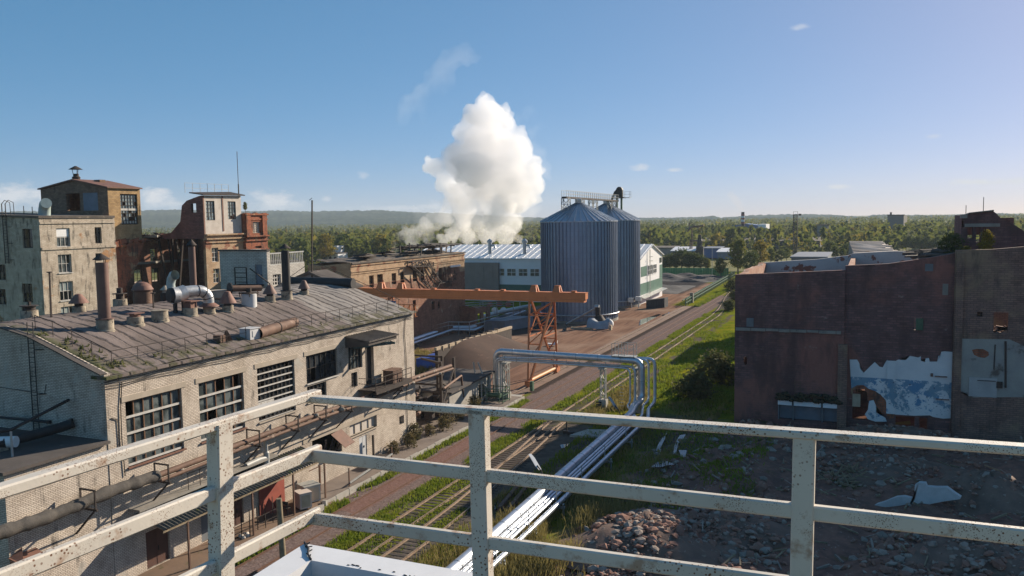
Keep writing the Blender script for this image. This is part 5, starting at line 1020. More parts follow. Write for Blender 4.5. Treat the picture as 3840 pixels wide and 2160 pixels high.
# ------------------------------------------------------------------ long ruined factory with the star relief
FX = -75.; fX = lambda px, py: (onX(px, py, FX).y, onX(px, py, FX).z)
cr_ = lambda x, y: (1300 + x / 4.2617, 900 + y / 4.2617)
fy0 = fX(1314, 985)[0]; fy1 = fX(1741, 945)[0]; fz = 15.9
fb = thing('ruined_factory', 'long gutted brick factory with a ragged roof, fire stairs and a star relief', 'building', (-80, (fy0 + fy1) / 2, 0))
hf = []
for l, r, t_, b in ((358, 437, 570, 752), (487, 583, 552, 738), (718, 795, 535, 703), (855, 925, 518, 690), (1055, 1130, 500, 655), (1185, 1240, 480, 640), (1355, 1422, 465, 610), (1468, 1535, 447, 650)):
    a, c = fX(*cr_(l, t_)), fX(*cr_(r, b)); hf.append((a[0] - fy0, c[0] - fy0, c[1], a[1]))
for l, r, t_, b in ((1055, 1110, 965, 1120), (1360, 1410, 985, 1110), (1460, 1500, 985, 1090)): a, c = fX(*cr_(l, t_)), fX(*cr_(r, b)); hf.append((a[0] - fy0, c[0] - fy0, c[1], a[1]))
zmid = fX(*cr_(600, 640))[1] - .4
g5 = random.Random(31)
top = jag(0, fy1 - fy0, fz, fz, 1.1, .12, g5)
mb = MB(); wall(mb, (FX, fy0, 0), (0, 1, 0), fy1 - fy0, top, [(a, b, max(c, zmid), d) for a, b, c, d in hf if d > zmid], .6, z0=zmid, n=(1, 0, 0))
wall(mb, (FX - .004, fy0, 0), (-1, 0, 0), 8.2, [(0, fz), (5.5, fz - .5), (8.2, fz - .3)], [], .6, z0=9, n=(0, -1, 0)); wall(mb, (FX - .004, fy1, 0), (-1, 0, 0), 8.2, fz, [], .6, n=(0, 1, 0)); wall(mb, (FX - 8.2, fy0, 0), (0, 1, 0), fy1 - fy0, fz - .3, [], .5, n=(-1, 0, 0)); build(mb, 'upper_wall', M['factory_brick'], fb)
mb = MB(); wall(mb, (FX - .003, fy0, 0), (0, 1, 0), fy1 - fy0, zmid - .002, [(a, b, c, min(d, zmid - .05)) for a, b, c, d in hf if c < zmid - .1], .6, n=(1, 0, 0), z0=0); wall(mb, (FX - .006, fy0 + .003, 0), (-1, 0, 0), 8.2, 8.99, [], .6, n=(0, -1, 0)); build(mb, 'lower_wall', M['factory_low'], fb)
mb = MB(); rows = []
for i in range(41):
    y = fy0 + .3 + (fy1 - fy0 - .6) * i / 40; rows.append([(FX + .25 - k * 1.6, y, fz - .1 + .08 * k + g5.uniform(-.12, .14) + (.5 * math.sin(i * .7 + k) * (i > 24 and 1 < k < 9))) for k in range(6)])
mb.grid(rows, 0, False); mb.box((FX + .1, fy0, fz - .25), (FX + .3, fy1, fz + .02))
for i in range(46): f = g5.random() ** .5; y = fy0 + (fy1 - fy0) * f; x = FX - g5.uniform(.3, 8); mb.obox((x, y, fz + .5 + g5.uniform(-.2, .3) + .9 * (f > .6)), (g5.uniform(.3, 1.6), g5.uniform(-.6, .6), g5.uniform(-.1, .2)), (g5.uniform(-.3, .3), g5.uniform(.4, 2.), g5.uniform(-.15, .15)), (0, 0, .06))
for i in range(12): y = fy0 + (fy1 - fy0) * (.55 + .44 * g5.random()); x = FX - g5.uniform(.3, 6); mb.bar((x, y, fz), (x, y + g5.uniform(-.3, .3), fz + g5.uniform(.8, 2.3)), .2)
build(mb, 'roof', M['felt_ruin'], fb)
mb = MB()
for i in range(9): y = fy0 + 29 + i * 1.3; mb.bar((FX - .5 - i % 3, y, fz + 1.4 + .1 * (i % 2)), (FX - 7, y + g5.uniform(-1, 1), fz + 1.7), .25)
mb.bar((FX - 1, fy0 + 28, fz + 1.9), (FX - 1.5, fy1 - 1, fz + 1.6), .3); mb.bar((FX - 3, fy0 + 29, fz + 2.1), (FX - 3, fy1 - 2, fz + 1.7), .25); build(mb, 'roof_frame', M['black_steel'], fb)
mb = MB(); z_b = fX(1318, 1020)[1]
for z, d in ((z_b, .14), (z_b - .35, .1), (fz - .5, .2)): mb.box((FX + .002, fy0 - .02, z - .1), (FX + d, fy1, z + .1))
build(mb, 'string_course', M['factory_brick'], fb)
for h in hf: window(fb, (FX, fy0, 0), (0, 1, 0), (1, 0, 0), h[0], h[1], h[2], h[3], 2, 3, M['frame_dark'], M['glass_dark'], miss=.8, rg=g5, inset=.3)
s0, s1 = fX(*cr_(1640, 500)), fX(*cr_(1795, 690)); sc_ = fX(*cr_(1710, 570))
mb = MB(); mb.box((FX + .01, s0[0], s1[1]), (FX + .22, s1[0], s0[1] + .6)); build(mb, 'relief_panel', M['factory_low'], fb)
mb = MB(); mb.box((FX + .2, s0[0] - .1, s0[1] + .75), (FX + .45, s1[0], s0[1] + 1.1)); build(mb, 'panel_ledge', M['bag_white'], fb)
mb = MB(); P5 = []
for k in range(10): a = math.pi / 2 + k * math.pi / 5; rr_ = 1.0 if k % 2 == 0 else .42; P5.append(V(FX + .23, sc_[0] + rr_ * .95 * math.cos(a), sc_[1] + rr_ * 1.15 * math.sin(a)))
for a, b in zip(P5, P5[1:] + P5[:1]): mb.bar(a, b, .12, .12)
build(mb, 'star_relief', M['rust_dark'], fb)
mb = MB(); a, b = fX(*cr_(1550, 480)), fX(*cr_(1620, 700)); 
for i in range(6): mb.bar((FX + .3, a[0] + i * .5, 9.5), (FX + .15, a[0] + i * .55 - .3, 12 + g5.random() * 1.5), .18)
build(mb, 'broken_timbers', M['rust_pipe'], fb)
fs = thing('fire_stairs', 'rusted zigzag fire stairs hanging on the ruined factory front', 'stairs', (FX, fy0 + 26, 12))
sp = lambda x, y, k=1.2: Vector((FX + k, fX(*cr_(x, y))[0], fX(*cr_(x, y))[1]))
mb = MB(); seg = [((955, 430), (1300, 415)), ((1165, 330), (1440, 690)), ((1210, 320), (1370, 620)), ((955, 340), (955, 430)), ((1300, 350), (1300, 415)), ((960, 430), (1130, 330)), ((985, 430), (1130, 560)), ((1130, 440), (1150, 640)), ((1150, 640), (1330, 800)), ((1330, 800), (1400, 690)), ((1400, 690), (1600, 660)), ((1250, 560), (1330, 800)), ((1120, 420), (1060, 330)), ((1060, 330), (960, 345))]
for (a, b) in seg:
    for k in (.25, 1.2): mb.bar(sp(*a, k), sp(*b, k), .14)
build(mb, 'frame', M['rust_dark'], fs)
mb = MB()
for i in range(12): f = i / 11; p = sp(1180 + 240 * f, 350 + 320 * f); mb.box((FX + .25, p.y - .15, p.z), (FX + 1.2, p.y + .15, p.z + .06))
p, q = sp(955, 430), sp(1300, 415); mb.prism([(FX + .2, p.y, p.z), (FX + 1.3, p.y, p.z), (FX + 1.3, q.y, q.z), (FX + .2, q.y, q.z)], (0, 0, .08)); build(mb, 'steps', M['rust_dark'], fs)
mb = MB()
for i in range(9): p = sp(1215 + i * 11, 330 + i * 3); mb.bar(p, p + V(0, 0, -1.3), .05)
build(mb, 'railing', M['rust_dark'], fs)
q = onY(1808, 1150, 152); mb = MB(); wall(mb, (-71.5, 147, 0), (-1, 0, 0), 4, jag(0, 4, 4.9, 5.2, .6, .2, g5), [], .4, n=(0, -1, 0)); wall(mb, (-71.5, 147.004, 0), (0, 1, 0), 7, jag(0, 7, 4.9, 4.6, .6, .2, g5), [(1, 2.6, 1.5, 3.6), (3.6, 5.6, 1.5, 3.6)], .4, n=(1, 0, 0)); mb.box((-75, 147.3, 4.3), (-71.8, 153.6, 4.5)); solo(mb, 'brick_outbuilding', M['factory_low'], 'low dark roofless outbuilding at the far end of the ruined factory', 'building')
# pale tan rear wing seen over the attic
q0, q1 = onX(1100, 1060, -88), onX(1195, 1010, -88)
mb = MB(); mb.box((-96, 104, 0), (-88, 112.5, onX(1150, 1030, -88).z)); mb.box((-96.2, 103.8, onX(1150, 1030, -88).z), (-87.8, 112.7, onX(1150, 1030, -88).z + .2)); solo(mb, 'tan_wing', M['yellow_brick'], 'sunlit tan brick wing behind the small gabled attic', 'building')
# ------------------------------------------------------------------ white and green warehouse
WX, WY = -53.5, 206.0; gp = lambda px, py: (onX(px, py, WX).y - WY, onX(px, py, WX).z)
wh = thing('warehouse', 'white and green clad warehouse with a bright ribbed roof behind the silos', 'warehouse', (-80, 218, 0))
GW = 25.0; EZ = 11.6; AZ_ = 14.9; XL = -121.
mb = MB(); wall(mb, (WX, WY, 0), (0, 1, 0), GW, [(0, EZ), (GW / 2, AZ_), (GW, EZ)], [], .3, z0=0, n=(1, 0, 0)); wall(mb, (WX - .004, WY, 0), (-1, 0, 0), WX - XL, EZ, [], .3, n=(0, -1, 0)); wall(mb, (WX - .004, WY + GW, 0), (-1, 0, 0), WX - XL, EZ, [], .3, n=(0, 1, 0)); build(mb, 'wall', M['wh_white'], wh)
mb = MB(); mb.prism([(WX + .5, WY - .4, EZ - .05), (WX + .5, WY + GW / 2, AZ_ + .02), (WX + .5, WY + GW / 2, AZ_ + .2), (WX + .5, WY - .4, EZ + .15)], (XL - WX, 0, 0)); mb.prism([(WX + .5, WY + GW + .4, EZ - .05), (WX + .5, WY + GW / 2, AZ_ + .02), (WX + .5, WY + GW / 2, AZ_ + .2), (WX + .5, WY + GW + .4, EZ + .15)], (XL - WX, 0, 0))
k = 0
x = WX
while x > XL: mb.bar((x, WY - .4, EZ + .2), (x, WY + GW / 2, AZ_ + .25), .12, .12); x -= 1.9
build(mb, 'roof', M['wh_roof'], wh)
mb = MB(); mb.box((WX + .02, WY + .1, 2.3), (WX + .06, WY + GW - .02, 5.3)); mb.box((WX + .02, WY + GW - 3.2, 5.35), (WX + .055, WY + GW - .02, 9.0)); mb.box((WX + .02, WY + 1.2, 7.0), (WX + .056, WY + 7.5, 9.6)); mb.box((WX - .3, WY - .06, .3), (XL, WY - .02, 4.6)); build(mb, 'green_panels', M['wh_green'], wh)
zz = onY(2000, 1000 + 600 / 4.26 * 0 + 12, WY)
for i in range(14):
    x1 = WX - 24 - i * 3.4; mb = MB()
    window(wh, (WX, WY, 0), (-1, 0, 0), (0, -1, 0), WX - x1, WX - x1 + 2.7, 6.9, 9.0, 2, 2, M['wh_white'], M['glass'], inset=-.12, fw=.12, mull=.1, glass_in=.03)
for u in (8.5, 13.6): window(wh, (WX, WY, 0), (0, 1, 0), (1, 0, 0), u, u + 4.3, 7.0, 9.6, 4, 2, M['wh_white'], M['glass_dark'], inset=-.12, fw=.15, mull=.12, glass_in=.03)
window(wh, (WX, WY, 0), (0, 1, 0), (1, 0, 0), GW - 3.2, GW - 1, 9.6, 11., 2, 1, M['wh_green'], M['glass_dark'], inset=-.1, glass_in=.03)
mb = MB()
for y in (WY + 8.4, WY + 9.4): mb.bar((WX + .5, y, .8), (WX + .5, y, EZ + 2.2), .08)
for i in range(34): mb.bar((WX + .5, WY + 8.4, 1 + i * .38), (WX + .5, WY + 9.4, 1 + i * .38), .06)
for i in range(5): z = 7.5 + i * 1.1; mb.tube([(WX + .5, WY + 8.4, z), (WX + 1.2, WY + 8.5, z), (WX + 1.3, WY + 8.9, z), (WX + 1.2, WY + 9.3, z), (WX + .5, WY + 9.4, z)], .05, 5)
build(mb, 'wall_ladder', M['grey_paint'], wh)
mb = MB(); mb.prism([(WX + .05, WY - 1, 1.9), (WX + .05, WY + GW - .5, 2.35), (WX + 1.6, WY + GW - .5, 2.15), (WX + 1.6, WY - 1, 1.6)], (0, 0, .15)); build(mb, 'apron_canopy', M['grey_paint'], wh)
def cowl(px, lb):
    q = onY(px, 960, WY + 4); z = EZ + 4.4 / (GW / 2) * (AZ_ - EZ); r = thing('roof_fan', lb, 'fan', (q.x, WY + 4, z))
    mb = MB(); mb.lathe([(.55, -.4), (.55, 3.0), (.6, 3.05)], n=12); build(mb, 'stack', M['galv'], r, local=True)
    mb = MB(); mb.lathe([(.8, 3.1), (.8, 3.7), (.1, 4.2)], n=12); mb.tube([(.5, 0, 2.4), (1.3, 0, 2.3), (1.6, 0, 1.6)], .3, 8); build(mb, 'head', M['galv'], r, local=True)
mb = MB(); a, b = onY(1742, 1000, WY - 1), onY(1868, 1000, WY - 1); mb.box((a.x, WY - 1, 2.5), (b.x, WY - .2, onY(1800, 985, WY - 1).z)); [mb.box((a.x + (b.x - a.x) * f - .06, WY - 1.06, 2.5), (a.x + (b.x - a.x) * f + .06, WY - 1.003, 10)) for f in (.02, .3, .57, .84)]; solo(mb, 'sheeted_scaffold', mat('brown_grey_sheeting', (.34, .27, .23), (.27, .21, .18), .3, .8), 'brown-grey sheeted scaffold bay on the left part of the warehouse wall', 'scaffold')
cowl(1838, 'left of two galvanised roof fans on the bright warehouse roof'); cowl(1968, 'right of two galvanised roof fans, nearest the silo')
mb = MB(); mb.box((-52.5, 203.6, 1.2), (-46.6, 204.0, 5.2)); wb = onZ(2424, 1158); we = onZ(2500, 1150); mb = MB(); tp = onY(2424, 1122, wb.y).z
mb.prism([(wb.x, wb.y, 0), (we.x, we.y - 2.5, 0), (we.x, we.y - 2.5, tp), (wb.x, wb.y, tp - .25)], (.2, 3.2, 0)); 
for i in range(8): f = i / 7; mb.bar((wb.x + (we.x - wb.x) * f, wb.y + (we.y - 2.5 - wb.y) * f - .06, 0), (wb.x + (we.x - wb.x) * f, wb.y + (we.y - 2.5 - wb.y) * f - .06, tp - .1), .07)
solo(mb, 'dark_skip', M['mesh_dark'], 'big matt black skip standing on the road between silo and warehouse', 'skip')
# ------------------------------------------------------------------ the two silos
def silo(cx, cy, r, ez, az, label, n=40):
    s_ = thing('grain_silo', label, 'silo', (cx, cy, 0), 'galvanised grain silos')
    mb = MB(); mb.lathe([(r + .25, -.2), (r + .25, .5), (r, .5)], n=64); build(mb, 'foundation', M['concrete'], s_, local=True)
    mb = MB(); mb.lathe([(r, .5), (r, ez)], n=96, caps=False); build(mb, 'shell', M['silo'], s_, local=True)
    mb = MB()
    for k in range(n * 3 // 2): a = 2 * math.pi * k / (n * 3 // 2); c, s = math.cos(a), math.sin(a); mb.obox(((r + .09) * c, (r + .09) * s, (ez + .6) / 2), (.10 * c, .10 * s, 0), (-.13 * s, .13 * c, 0), (0, 0, (ez - .6) / 2))
    build(mb, 'stiffeners', M['silo_rib'], s_, local=True)
    mb = MB(); N = 36; R0 = r + .25; rows = [[], []]
    for k in range(N):
        for f, h in ((0., .0), (.13, .0), (.14, .2), (.24, .2), (.25, .0)):
            a = 2 * math.pi * (k + f) / N; rows[0].append((R0 * math.cos(a), R0 * math.sin(a), ez + h)); rows[1].append((.7 * math.cos(a), .7 * math.sin(a), az + h * .8))
    mb.grid(rows, 0, False, True); mb.lathe([(R0, ez - .15), (R0, ez)], n=72, caps=False); build(mb, 'roof', M['silo_roof'], s_, local=True)
    mb = MB(); mb.lathe([(.75, az), (.8, az + .9), (.5, az + 1.0)], n=14); build(mb, 'cap', M['galv'], s_, local=True)
    mb = MB(); mb.tube([((r + .45) * math.cos(a), (r + .45) * math.sin(a), 1.7) for a in np.linspace(math.pi * 1.05, math.pi * 2.05, 30)], .16, 8); build(mb, 'ring_pipe', M['galv'], s_, local=True)
    return s_
d = ray(2171, 900); 
def silo_at(pl, pr, dist):
    a, b = ray(pl, 900), ray(pr, 900); ha, hb = math.atan2(a.x, a.y), math.atan2(b.x, b.y); m = (ha + hb) / 2; return Vector((math.sin(m) * dist, math.cos(m) * dist, 0)), dist * math.sin((hb - ha) / 2)
fb_ = onZ(2180, 1214); dist = Vector((fb_.x, fb_.y)).length
c1, r1 = silo_at(2030, 2313, dist + 8.2); c1, r1 = silo_at(2030, 2313, dist + r1)
ez1 = onY(2180, 830, c1.y - r1).z; az1 = onY(2170, 762, c1.y).z
silo(c1.x, c1.y, r1, ez1, az1, 'nearer of two tall ribbed blue-grey grain silos with a cone roof')
d2_ = dist + r1 + 29; a = ray(2398, 900); ha = math.atan2(a.x, a.y); c2 = None
m = ha - math.asin(r1 / d2_); c2 = Vector((math.sin(m) * d2_, math.cos(m) * d2_, 0))
silo(c2.x, c2.y, r1, ez1, az1 + .2, 'farther grain silo half hidden behind the nearer one')
cw = thing('silo_catwalk', 'steel catwalk with railings spanning the tops of both silos', 'catwalk', (c1.x, c1.y, az1))
A = onY(2115, 740, c1.y - 4); B = onY(2312, 752, c2.y + 3); B.z = A.z - .3; dv = (B - A).normalized(); sd_ = dv.cross(V(0, 0, 1)).normalized()
mb = MB(); mb.bar(A, B, 1.2, .35); build(mb, 'deck', M['rust_dark'], cw)
mb = MB()
for s in (-.55, .55):
    for i in range(27): p = A.lerp(B, i / 26) + sd_ * s; mb.bar(p, p + V(0, 0, 1.5), .07)
    for z in (.8, 1.5): mb.bar(A + sd_ * s + V(0, 0, z), B + sd_ * s + V(0, 0, z), .06)
build(mb, 'railing', M['grey_paint'], cw)
def lat(mb, x, y, z0, z1, w=.9, b=.1):
    for i in (-1, 1):
        for j in (-1, 1): mb.bar((x + i * w / 2, y + j * w / 2, z0), (x + i * w / 2, y + j * w / 2, z1), b)
    k = max(1, int((z1 - z0) / 1.3)); 
    for q in range(k):
        a, c = z0 + (z1 - z0) * q / k, z0 + (z1 - z0) * (q + 1) / k
        for (i, j), (i2, j2) in (((-1, -1), (1, -1)), ((1, -1), (1, 1)), ((1, 1), (-1, 1)), ((-1, 1), (-1, -1))):
            if q % 2: i, j, i2, j2 = i2, j2, i, j
            mb.bar((x + i * w / 2, y + j * w / 2, a), (x + i2 * w / 2, y + j2 * w / 2, c), b * .7); mb.bar((x + i * w / 2, y + j * w / 2, c), (x + i2 * w / 2, y + j2 * w / 2, c), b * .6)
mb = MB(); p = A.lerp(B, .03); zr = ez1 + (az1 - ez1) * max(0, 1 - (V(p.x, p.y, 0) - c1).length / r1); lat(mb, p.x, p.y, min(zr, A.z - 2), A.z - .2, 1.5, .14)
for f in (.3, .47, .55, .85, .95): p = A.lerp(B, f); zr = ez1 + (az1 - ez1) * max(.0, 1 - min((V(p.x, p.y, 0) - c1).length, (V(p.x, p.y, 0) - c2).length) / r1); lat(mb, p.x, p.y, min(zr, A.z - 1), A.z - .2, 1.0, .13)
build(mb, 'trestle', M['grey_paint'], cw)
ev = thing('bucket_elevator', 'dark bucket elevator head on twin legs above the farther silo', 'elevator', (B.x, B.y + 2, 0))
e = onY(2320, 735, c2.y + 5); e2 = onY(2320, 720, c2.y + 5)
mb = MB(); mb.bar((e.x - .45, e.y, 10), (e.x - .45, e.y, e.z), .45); mb.bar((e.x + .75, e.y, 10), (e.x + .75, e.y, e.z), .45); build(mb, 'leg', M['green_rail'], ev)
mb = MB(); mb.box((e.x - 1.2, e.y - 1, e.z - .6), (e.x + 1.6, e.y + 1, e.z - .35)); pr_ = [(e.x + 1.1, e.z - .3), (e.x + 1.1, e.z + 1.4)] + [(e.x + .25 + .85 * math.cos(a), e.z + 1.4 + .95 * math.sin(a)) for a in np.linspace(.2, 2.9, 8)] + [(e.x - 1.2, e.z + 1.0), (e.x - .8, e.z + .6), (e.x - .6, e.z - .3)]; mb.prism([(x, e.y - .5, z) for x, z in pr_], (0, 1, 0)); mb.tube([(e.x - 1., e.y, e.z + .9), (e.x - 2.2, e.y, e.z - 1.6)], .3, 8); build(mb, 'head', M['black_steel'], ev)
mb = MB(); [mb.bar((e.x + x, e.y + .9, e.z - .4), (e.x + x, e.y + .9, e.z + 1.1), .07) for x in (1.4, 2.6, 3.)]; [mb.bar((e.x + 1.2, e.y + .9, e.z + z), (e.x + 3., e.y + .9, e.z + z), .06) for z in (.4, 1.1)]; mb.box((e.x + 1.2, e.y - .6, e.z - .55), (e.x + 3, e.y + 1, e.z - .42)); build(mb, 'platform', M['grey_paint'], ev)
# intake at the foot of the nearer silo
b0 = onZ(2270, 1228); ik = thing('silo_intake', 'inclined screw conveyor with dark hopper at the foot of the nearer silo', 'conveyor', (b0.x, b0.y, 0))
a_, b_ = onZ(2125, 1215, .2), onY(2238, 1152, b0.y + 1); mb = MB(); mb.tube([a_, b_], .22, 8); mb.tube([b_ + V(-.4, 0, .1), b_ + V(.5, 0, .1)], .45, 10); build(mb, 'screw', M['galv'], ik)
mb = MB(); mb.lathe([(.5, 2.2), (.55, 4.0)], (b_.x + .2, b_.y, 0), 12); mb.lathe([(2.0, .6), (.6, 2.4)], (b_.x + .5, b_.y, 0), 10); build(mb, 'hopper', M['rust_dark'], ik)
t0 = onZ(2205, 1234); mb = MB(); rows = []
for i in range(13):
    f = i / 12; x = t0.x - .5 + 4.6 * f; rows.append([(x, t0.y + .4 + 2.2 * g - .5 * math.sin(f * 3.1) * (1 - g), (1.9 + .35 * math.sin(f * 9) * g - .6 * abs(math.sin(f * 3.1)) * (g > .4)) * (1 - (1 - g) ** 3) + .1) for g in (0, .15, .4, .7, 1)])
mb.grid(rows); solo(mb, 'tarpaulin_heap', M['tarp'], 'heap under a grey tarpaulin at the silo foot', 'heap')
p = onZ(2285, 1230); mb = MB(); mb.ell((p.x, p.y, .8), (.9, .9, 1.0), 12, 8, 0, .06); mb.ell((p.x - .3, p.y, 1.8), (.35, .3, .3), 8, 5); solo(mb, 'bulk_bag', M['bag_white'], 'full white bulk bag sunlit beside the grey tarpaulin', 'bag')
mb = MB(); mb.box((t0.x - 3.5, t0.y - .6, 0), (t0.x + 1.0, t0.y - .2, .35)); mb.box((t0.x + 4.6, t0.y - .5, 0), (t0.x + 5.0, t0.y + .3, 1.0)); solo(mb, 'timber_baulk', M['timber'], 'pale timber baulk lying before the tarpaulin heap', 'timber')
for px, py, lb in ((2368, 1125, 'dark boxed aeration fan on the right flank of the farther silo'), (2395, 1120, 'second boxed fan by the corner of the black skip')):
    q = onY(px, py, c2.y - r1 * .6); mb = MB(); mb.box((q.x - .7, q.y - .8, q.z - .5), (q.x + .7, q.y + .8, q.z + .5)); mb.tube([(q.x - .7, q.y, q.z), (q.x - 1.6, q.y + 1.2, q.z - .3)], .35, 8); mb.bar((q.x, q.y, 0), (q.x, q.y, q.z), .2); solo(mb, 'aeration_fan', M['galv'], lb, 'fan')
# ------------------------------------------------------------------ orange gantry crane
KY = 105.6; kb = lambda px, py: onY(px, py, KY)
bz0, bz1 = 11.05, 12.35; bx0, bx1 = -72.5, kb(2200, 1098).x
M['way'] = mat('dusty_crane_runway', (.26, .17, .125), (.17, .11, .085), .35, .95, c3=(.10, .07, .055), thr=(.55, .68), sc3=.5)
gc = thing('gantry_crane', 'orange gantry crane with a long box girder and lattice A-frame legs', 'crane', (-55, KY, 0))
mb = MB(); mb.box((bx0, KY - .55, bz0 + .42), (bx1, KY + .55, bz1)); mb.box((bx0, KY - .58, bz0), (bx1 - .2, KY + .58, bz0 + .40)); mb.box((bx0, KY - .62, bz1 - .06), (bx1 + .03, KY + .62, bz1 + .02))
x = bx0 + 4
while x < bx1: mb.box((x - .05, KY - .57, bz0 + .43), (x + .05, KY + .57, bz1 - .07)); x += 7.5
build(mb, 'girder', M['orange'], gc)
mb = MB(); 
for x in (-67, -63.5, -42.3, -38.9): mb.prism([(x - .55, KY - .6, bz1), (x + .55, KY - .6, bz1), (x + .3, KY - .25, bz1 + .9), (x - .3, KY - .25, bz1 + .9)], (0, .3, 0)); mb.prism([(x - .55, KY + .3, bz1), (x + .55, KY + .3, bz1), (x + .3, KY + .25, bz1 + .9), (x - .3, KY + .25, bz1 + .9)], (0, .3, 0)); mb.box((x - .35, KY - .3, bz1 + .7), (x + .35, KY + .3, bz1 + .9))
for x in (-58, -51, -47, -36.5): mb.box((x - .3, KY - .3, bz1 + .02), (x + .3, KY + .3, bz1 + .22))
build(mb, 'saddle', M['orange_dk'], gc)
def leg(xc, y0, y1, w=3.4):
    mb = MB(); T = bz0
    for x in (xc - w / 2, xc + w / 2): pass
    f0, f1 = V(xc, y0, .75), V(xc, y1, .75)
    tops = [V(xc - w / 2, KY - .4, T), V(xc + w / 2, KY - .4, T), V(xc - w / 2, KY + .4, T), V(xc + w / 2, KY + .4, T)]
    mb.bar(f0 + V(-.15, 0, 0), tops[0], .26); mb.bar(f0 + V(.15, 0, 0), tops[1], .26); mb.bar(f1 + V(-.15, 0, 0), tops[2], .26); mb.bar(f1 + V(.15, 0, 0), tops[3], .26)
    for a, b in ((f0 + V(-.15, 0, 0), f0 + V(.15, 0, 0)), (f1 + V(-.15, 0, 0), f1 + V(.15, 0, 0))):
        t0_, t1_ = (tops[0], tops[1]) if a.y == f0.y else (tops[2], tops[3])
        for i in range(4): p, q = a.lerp(t0_, .28 + i * .18), b.lerp(t1_, .28 + i * .18); mb.bar(p, q, .14); q2 = b.lerp(t1_, .28 + (i + 1) * .18) if i < 3 else t1_; mb.bar(p, q2, .13)
    for s in (0, 2): a, b = (f0 + V(-.15, 0, 0), f1 + V(-.15, 0, 0)) if s == 0 else (f0 + V(.15, 0, 0), f1 + V(.15, 0, 0)); t0_, t1_ = (tops[0], tops[2]) if s == 0 else (tops[1], tops[3]); mb.bar(a.lerp(t0_, .55), b.lerp(t1_, .55), .14); mb.bar(a.lerp(t0_, .55), b.lerp(t1_, .8), .13)
    for a, b in ((0, 1), (2, 3)): mb.bar(tops[a] + V(0, 0, .9), tops[b] + V(0, 0, .9), .14)
    build(mb, 'leg', M['orange_dk'], gc)
    mb = MB(); mb.tube([f0 + V(0, .3, .1), f1 + V(0, -.3, .1)], .24, 10); build(mb, 'tie_beam', mat('pale_orange_tie_paint', (.68, .34, .14), (.6, .28, .11), 1., .55), gc)
    for f in (f0, f1):
        mb = MB(); mb.box((xc - .35, f.y - .7, .35), (xc + .35, f.y + .7, .95)); [mb.tube([(xc - .1, f.y + d, .3), (xc + .1, f.y + d, .3)], .27, 12) for d in (-.45, .45)]; build(mb, 'bogie', M['orange_dk'], gc)
leg(-41.2, 100.6, 111.); leg(-67., 100.6, 111.)
mb = MB(); mb.box((-66.5, KY - 1.9, 8.6), (-64., KY - .8, 10.6)); build(mb, 'cab', M['plant_blue'], gc)
mb = MB(); [mb.bar((-63 + i * .9, KY - 1.6, 8.4), (-63 + i * .9, KY - 1.6, 10.2), .12) for i in range(4)]; [mb.bar((-63.2, KY - 1.6, z), (-60, KY - 1.6, z), .1) for z in (8.5, 9.3, 10.2)]; [mb.bar((-63 + i * .9, KY - 1.6, 8.5), (-62.1 + i * .9, KY - 1.6, 10.2), .1) for i in range(3)]; build(mb, 'platform', M['orange'], gc)
mb = MB(); mb.box((-42.2, 94.7, -.1), (-40.1, 205, .1)); struct(mb, 'crane_way', M['way'])
mb = MB(); mb.box((-43.2, 93.0, -.3), (-39.7, 94.6, .3)); mb.box((-43.1, 93.1, -.3), (-39.8, 93.15, .1)); solo(mb, 'concrete_slab', M['concrete_light'], 'thick concrete slab ending the crane runway beside the track', 'slab')
for x in (-41.2,):
    mb = MB(); mb.box((x - .04, 94.5, .22), (x + .04, 200, .34)); solo(mb, 'crane_rail', M['rail_steel'], 'single crane rail set in the concrete runway', 'rail')
mb = MB(); mb.box((-39.9, 97.6, .2), (-39.5, 98.1, 1.35)); mb.box((-39.92, 97.58, 1.35), (-39.48, 98.12, 1.42)); solo(mb, 'switch_box', M['green_rail'], 'small dark green box standing at the crane foot', 'box')
mb = MB(); mb.tube([(-40.0, 108.5, 3), (-40.0, 108.8, 1.7)], .03, 5)
q = onZ(2068, 1293, .2); mb = MB(); mb.box((q.x - .9, q.y - .4, .2), (q.x + .9, q.y + .4, .45)); mb.prism([(q.x + .2, q.y, .45), (q.x + 1.0, q.y, .45), (q.x + 1.1, q.y, 1.0)], (0, .3, 0)); solo(mb, 'white_cart', M['bag_white'], 'small white cart body behind the crane leg', 'cart')
# ------------------------------------------------------------------ pipe bridge over the tracks
by = 92.; bt = 6.35
pb = thing('pipe_bridge', 'bright clad heating pipe bridge on lattice posts over the railway', 'bridge', (-32, by, 0))
mb = MB()
def bend(a, c, b, r=.9, k=6):                          # rounded corner at c
    a, c, b = Vector(a), Vector(c), Vector(b); p, q = c + (a - c).normalized() * r, c + (b - c).normalized() * r; return [p.lerp(c, t).lerp(c.lerp(q, t), t) for t in [i / k for i in range(k + 1)]]
def route(pts, r=.9): 
    out = [Vector(pts[0])]
    for a, c, b in zip(pts, pts[1:], pts[2:]): out += bend(a, c, b, r)
    return out + [Vector(pts[-1])]
ZL = 1.25; main = []
main.append((route([(-42.2, by + .3, .3), (-42.2, by + .3, bt - .25), (-23.7, by - .1, bt - .4), (-23.7, by - .1, ZL + .1), (-23.7, by - 3, ZL + .1), (-23.1, by - 7, ZL + .1), (-22.7, 48, ZL + .1), (-22.6, 18, ZL + .1)], 1.0), .4))
main.append((route([(-41.8, by - .5, .3), (-41.8, by - .5, bt - .95), (-24.3, by - .7, bt - 1.05), (-24.3, by - .7, ZL), (-24.2, by - 3, ZL), (-22.5, by - 8, ZL), (-22.1, 48, ZL), (-22.0, 18, ZL)], .7), .15))
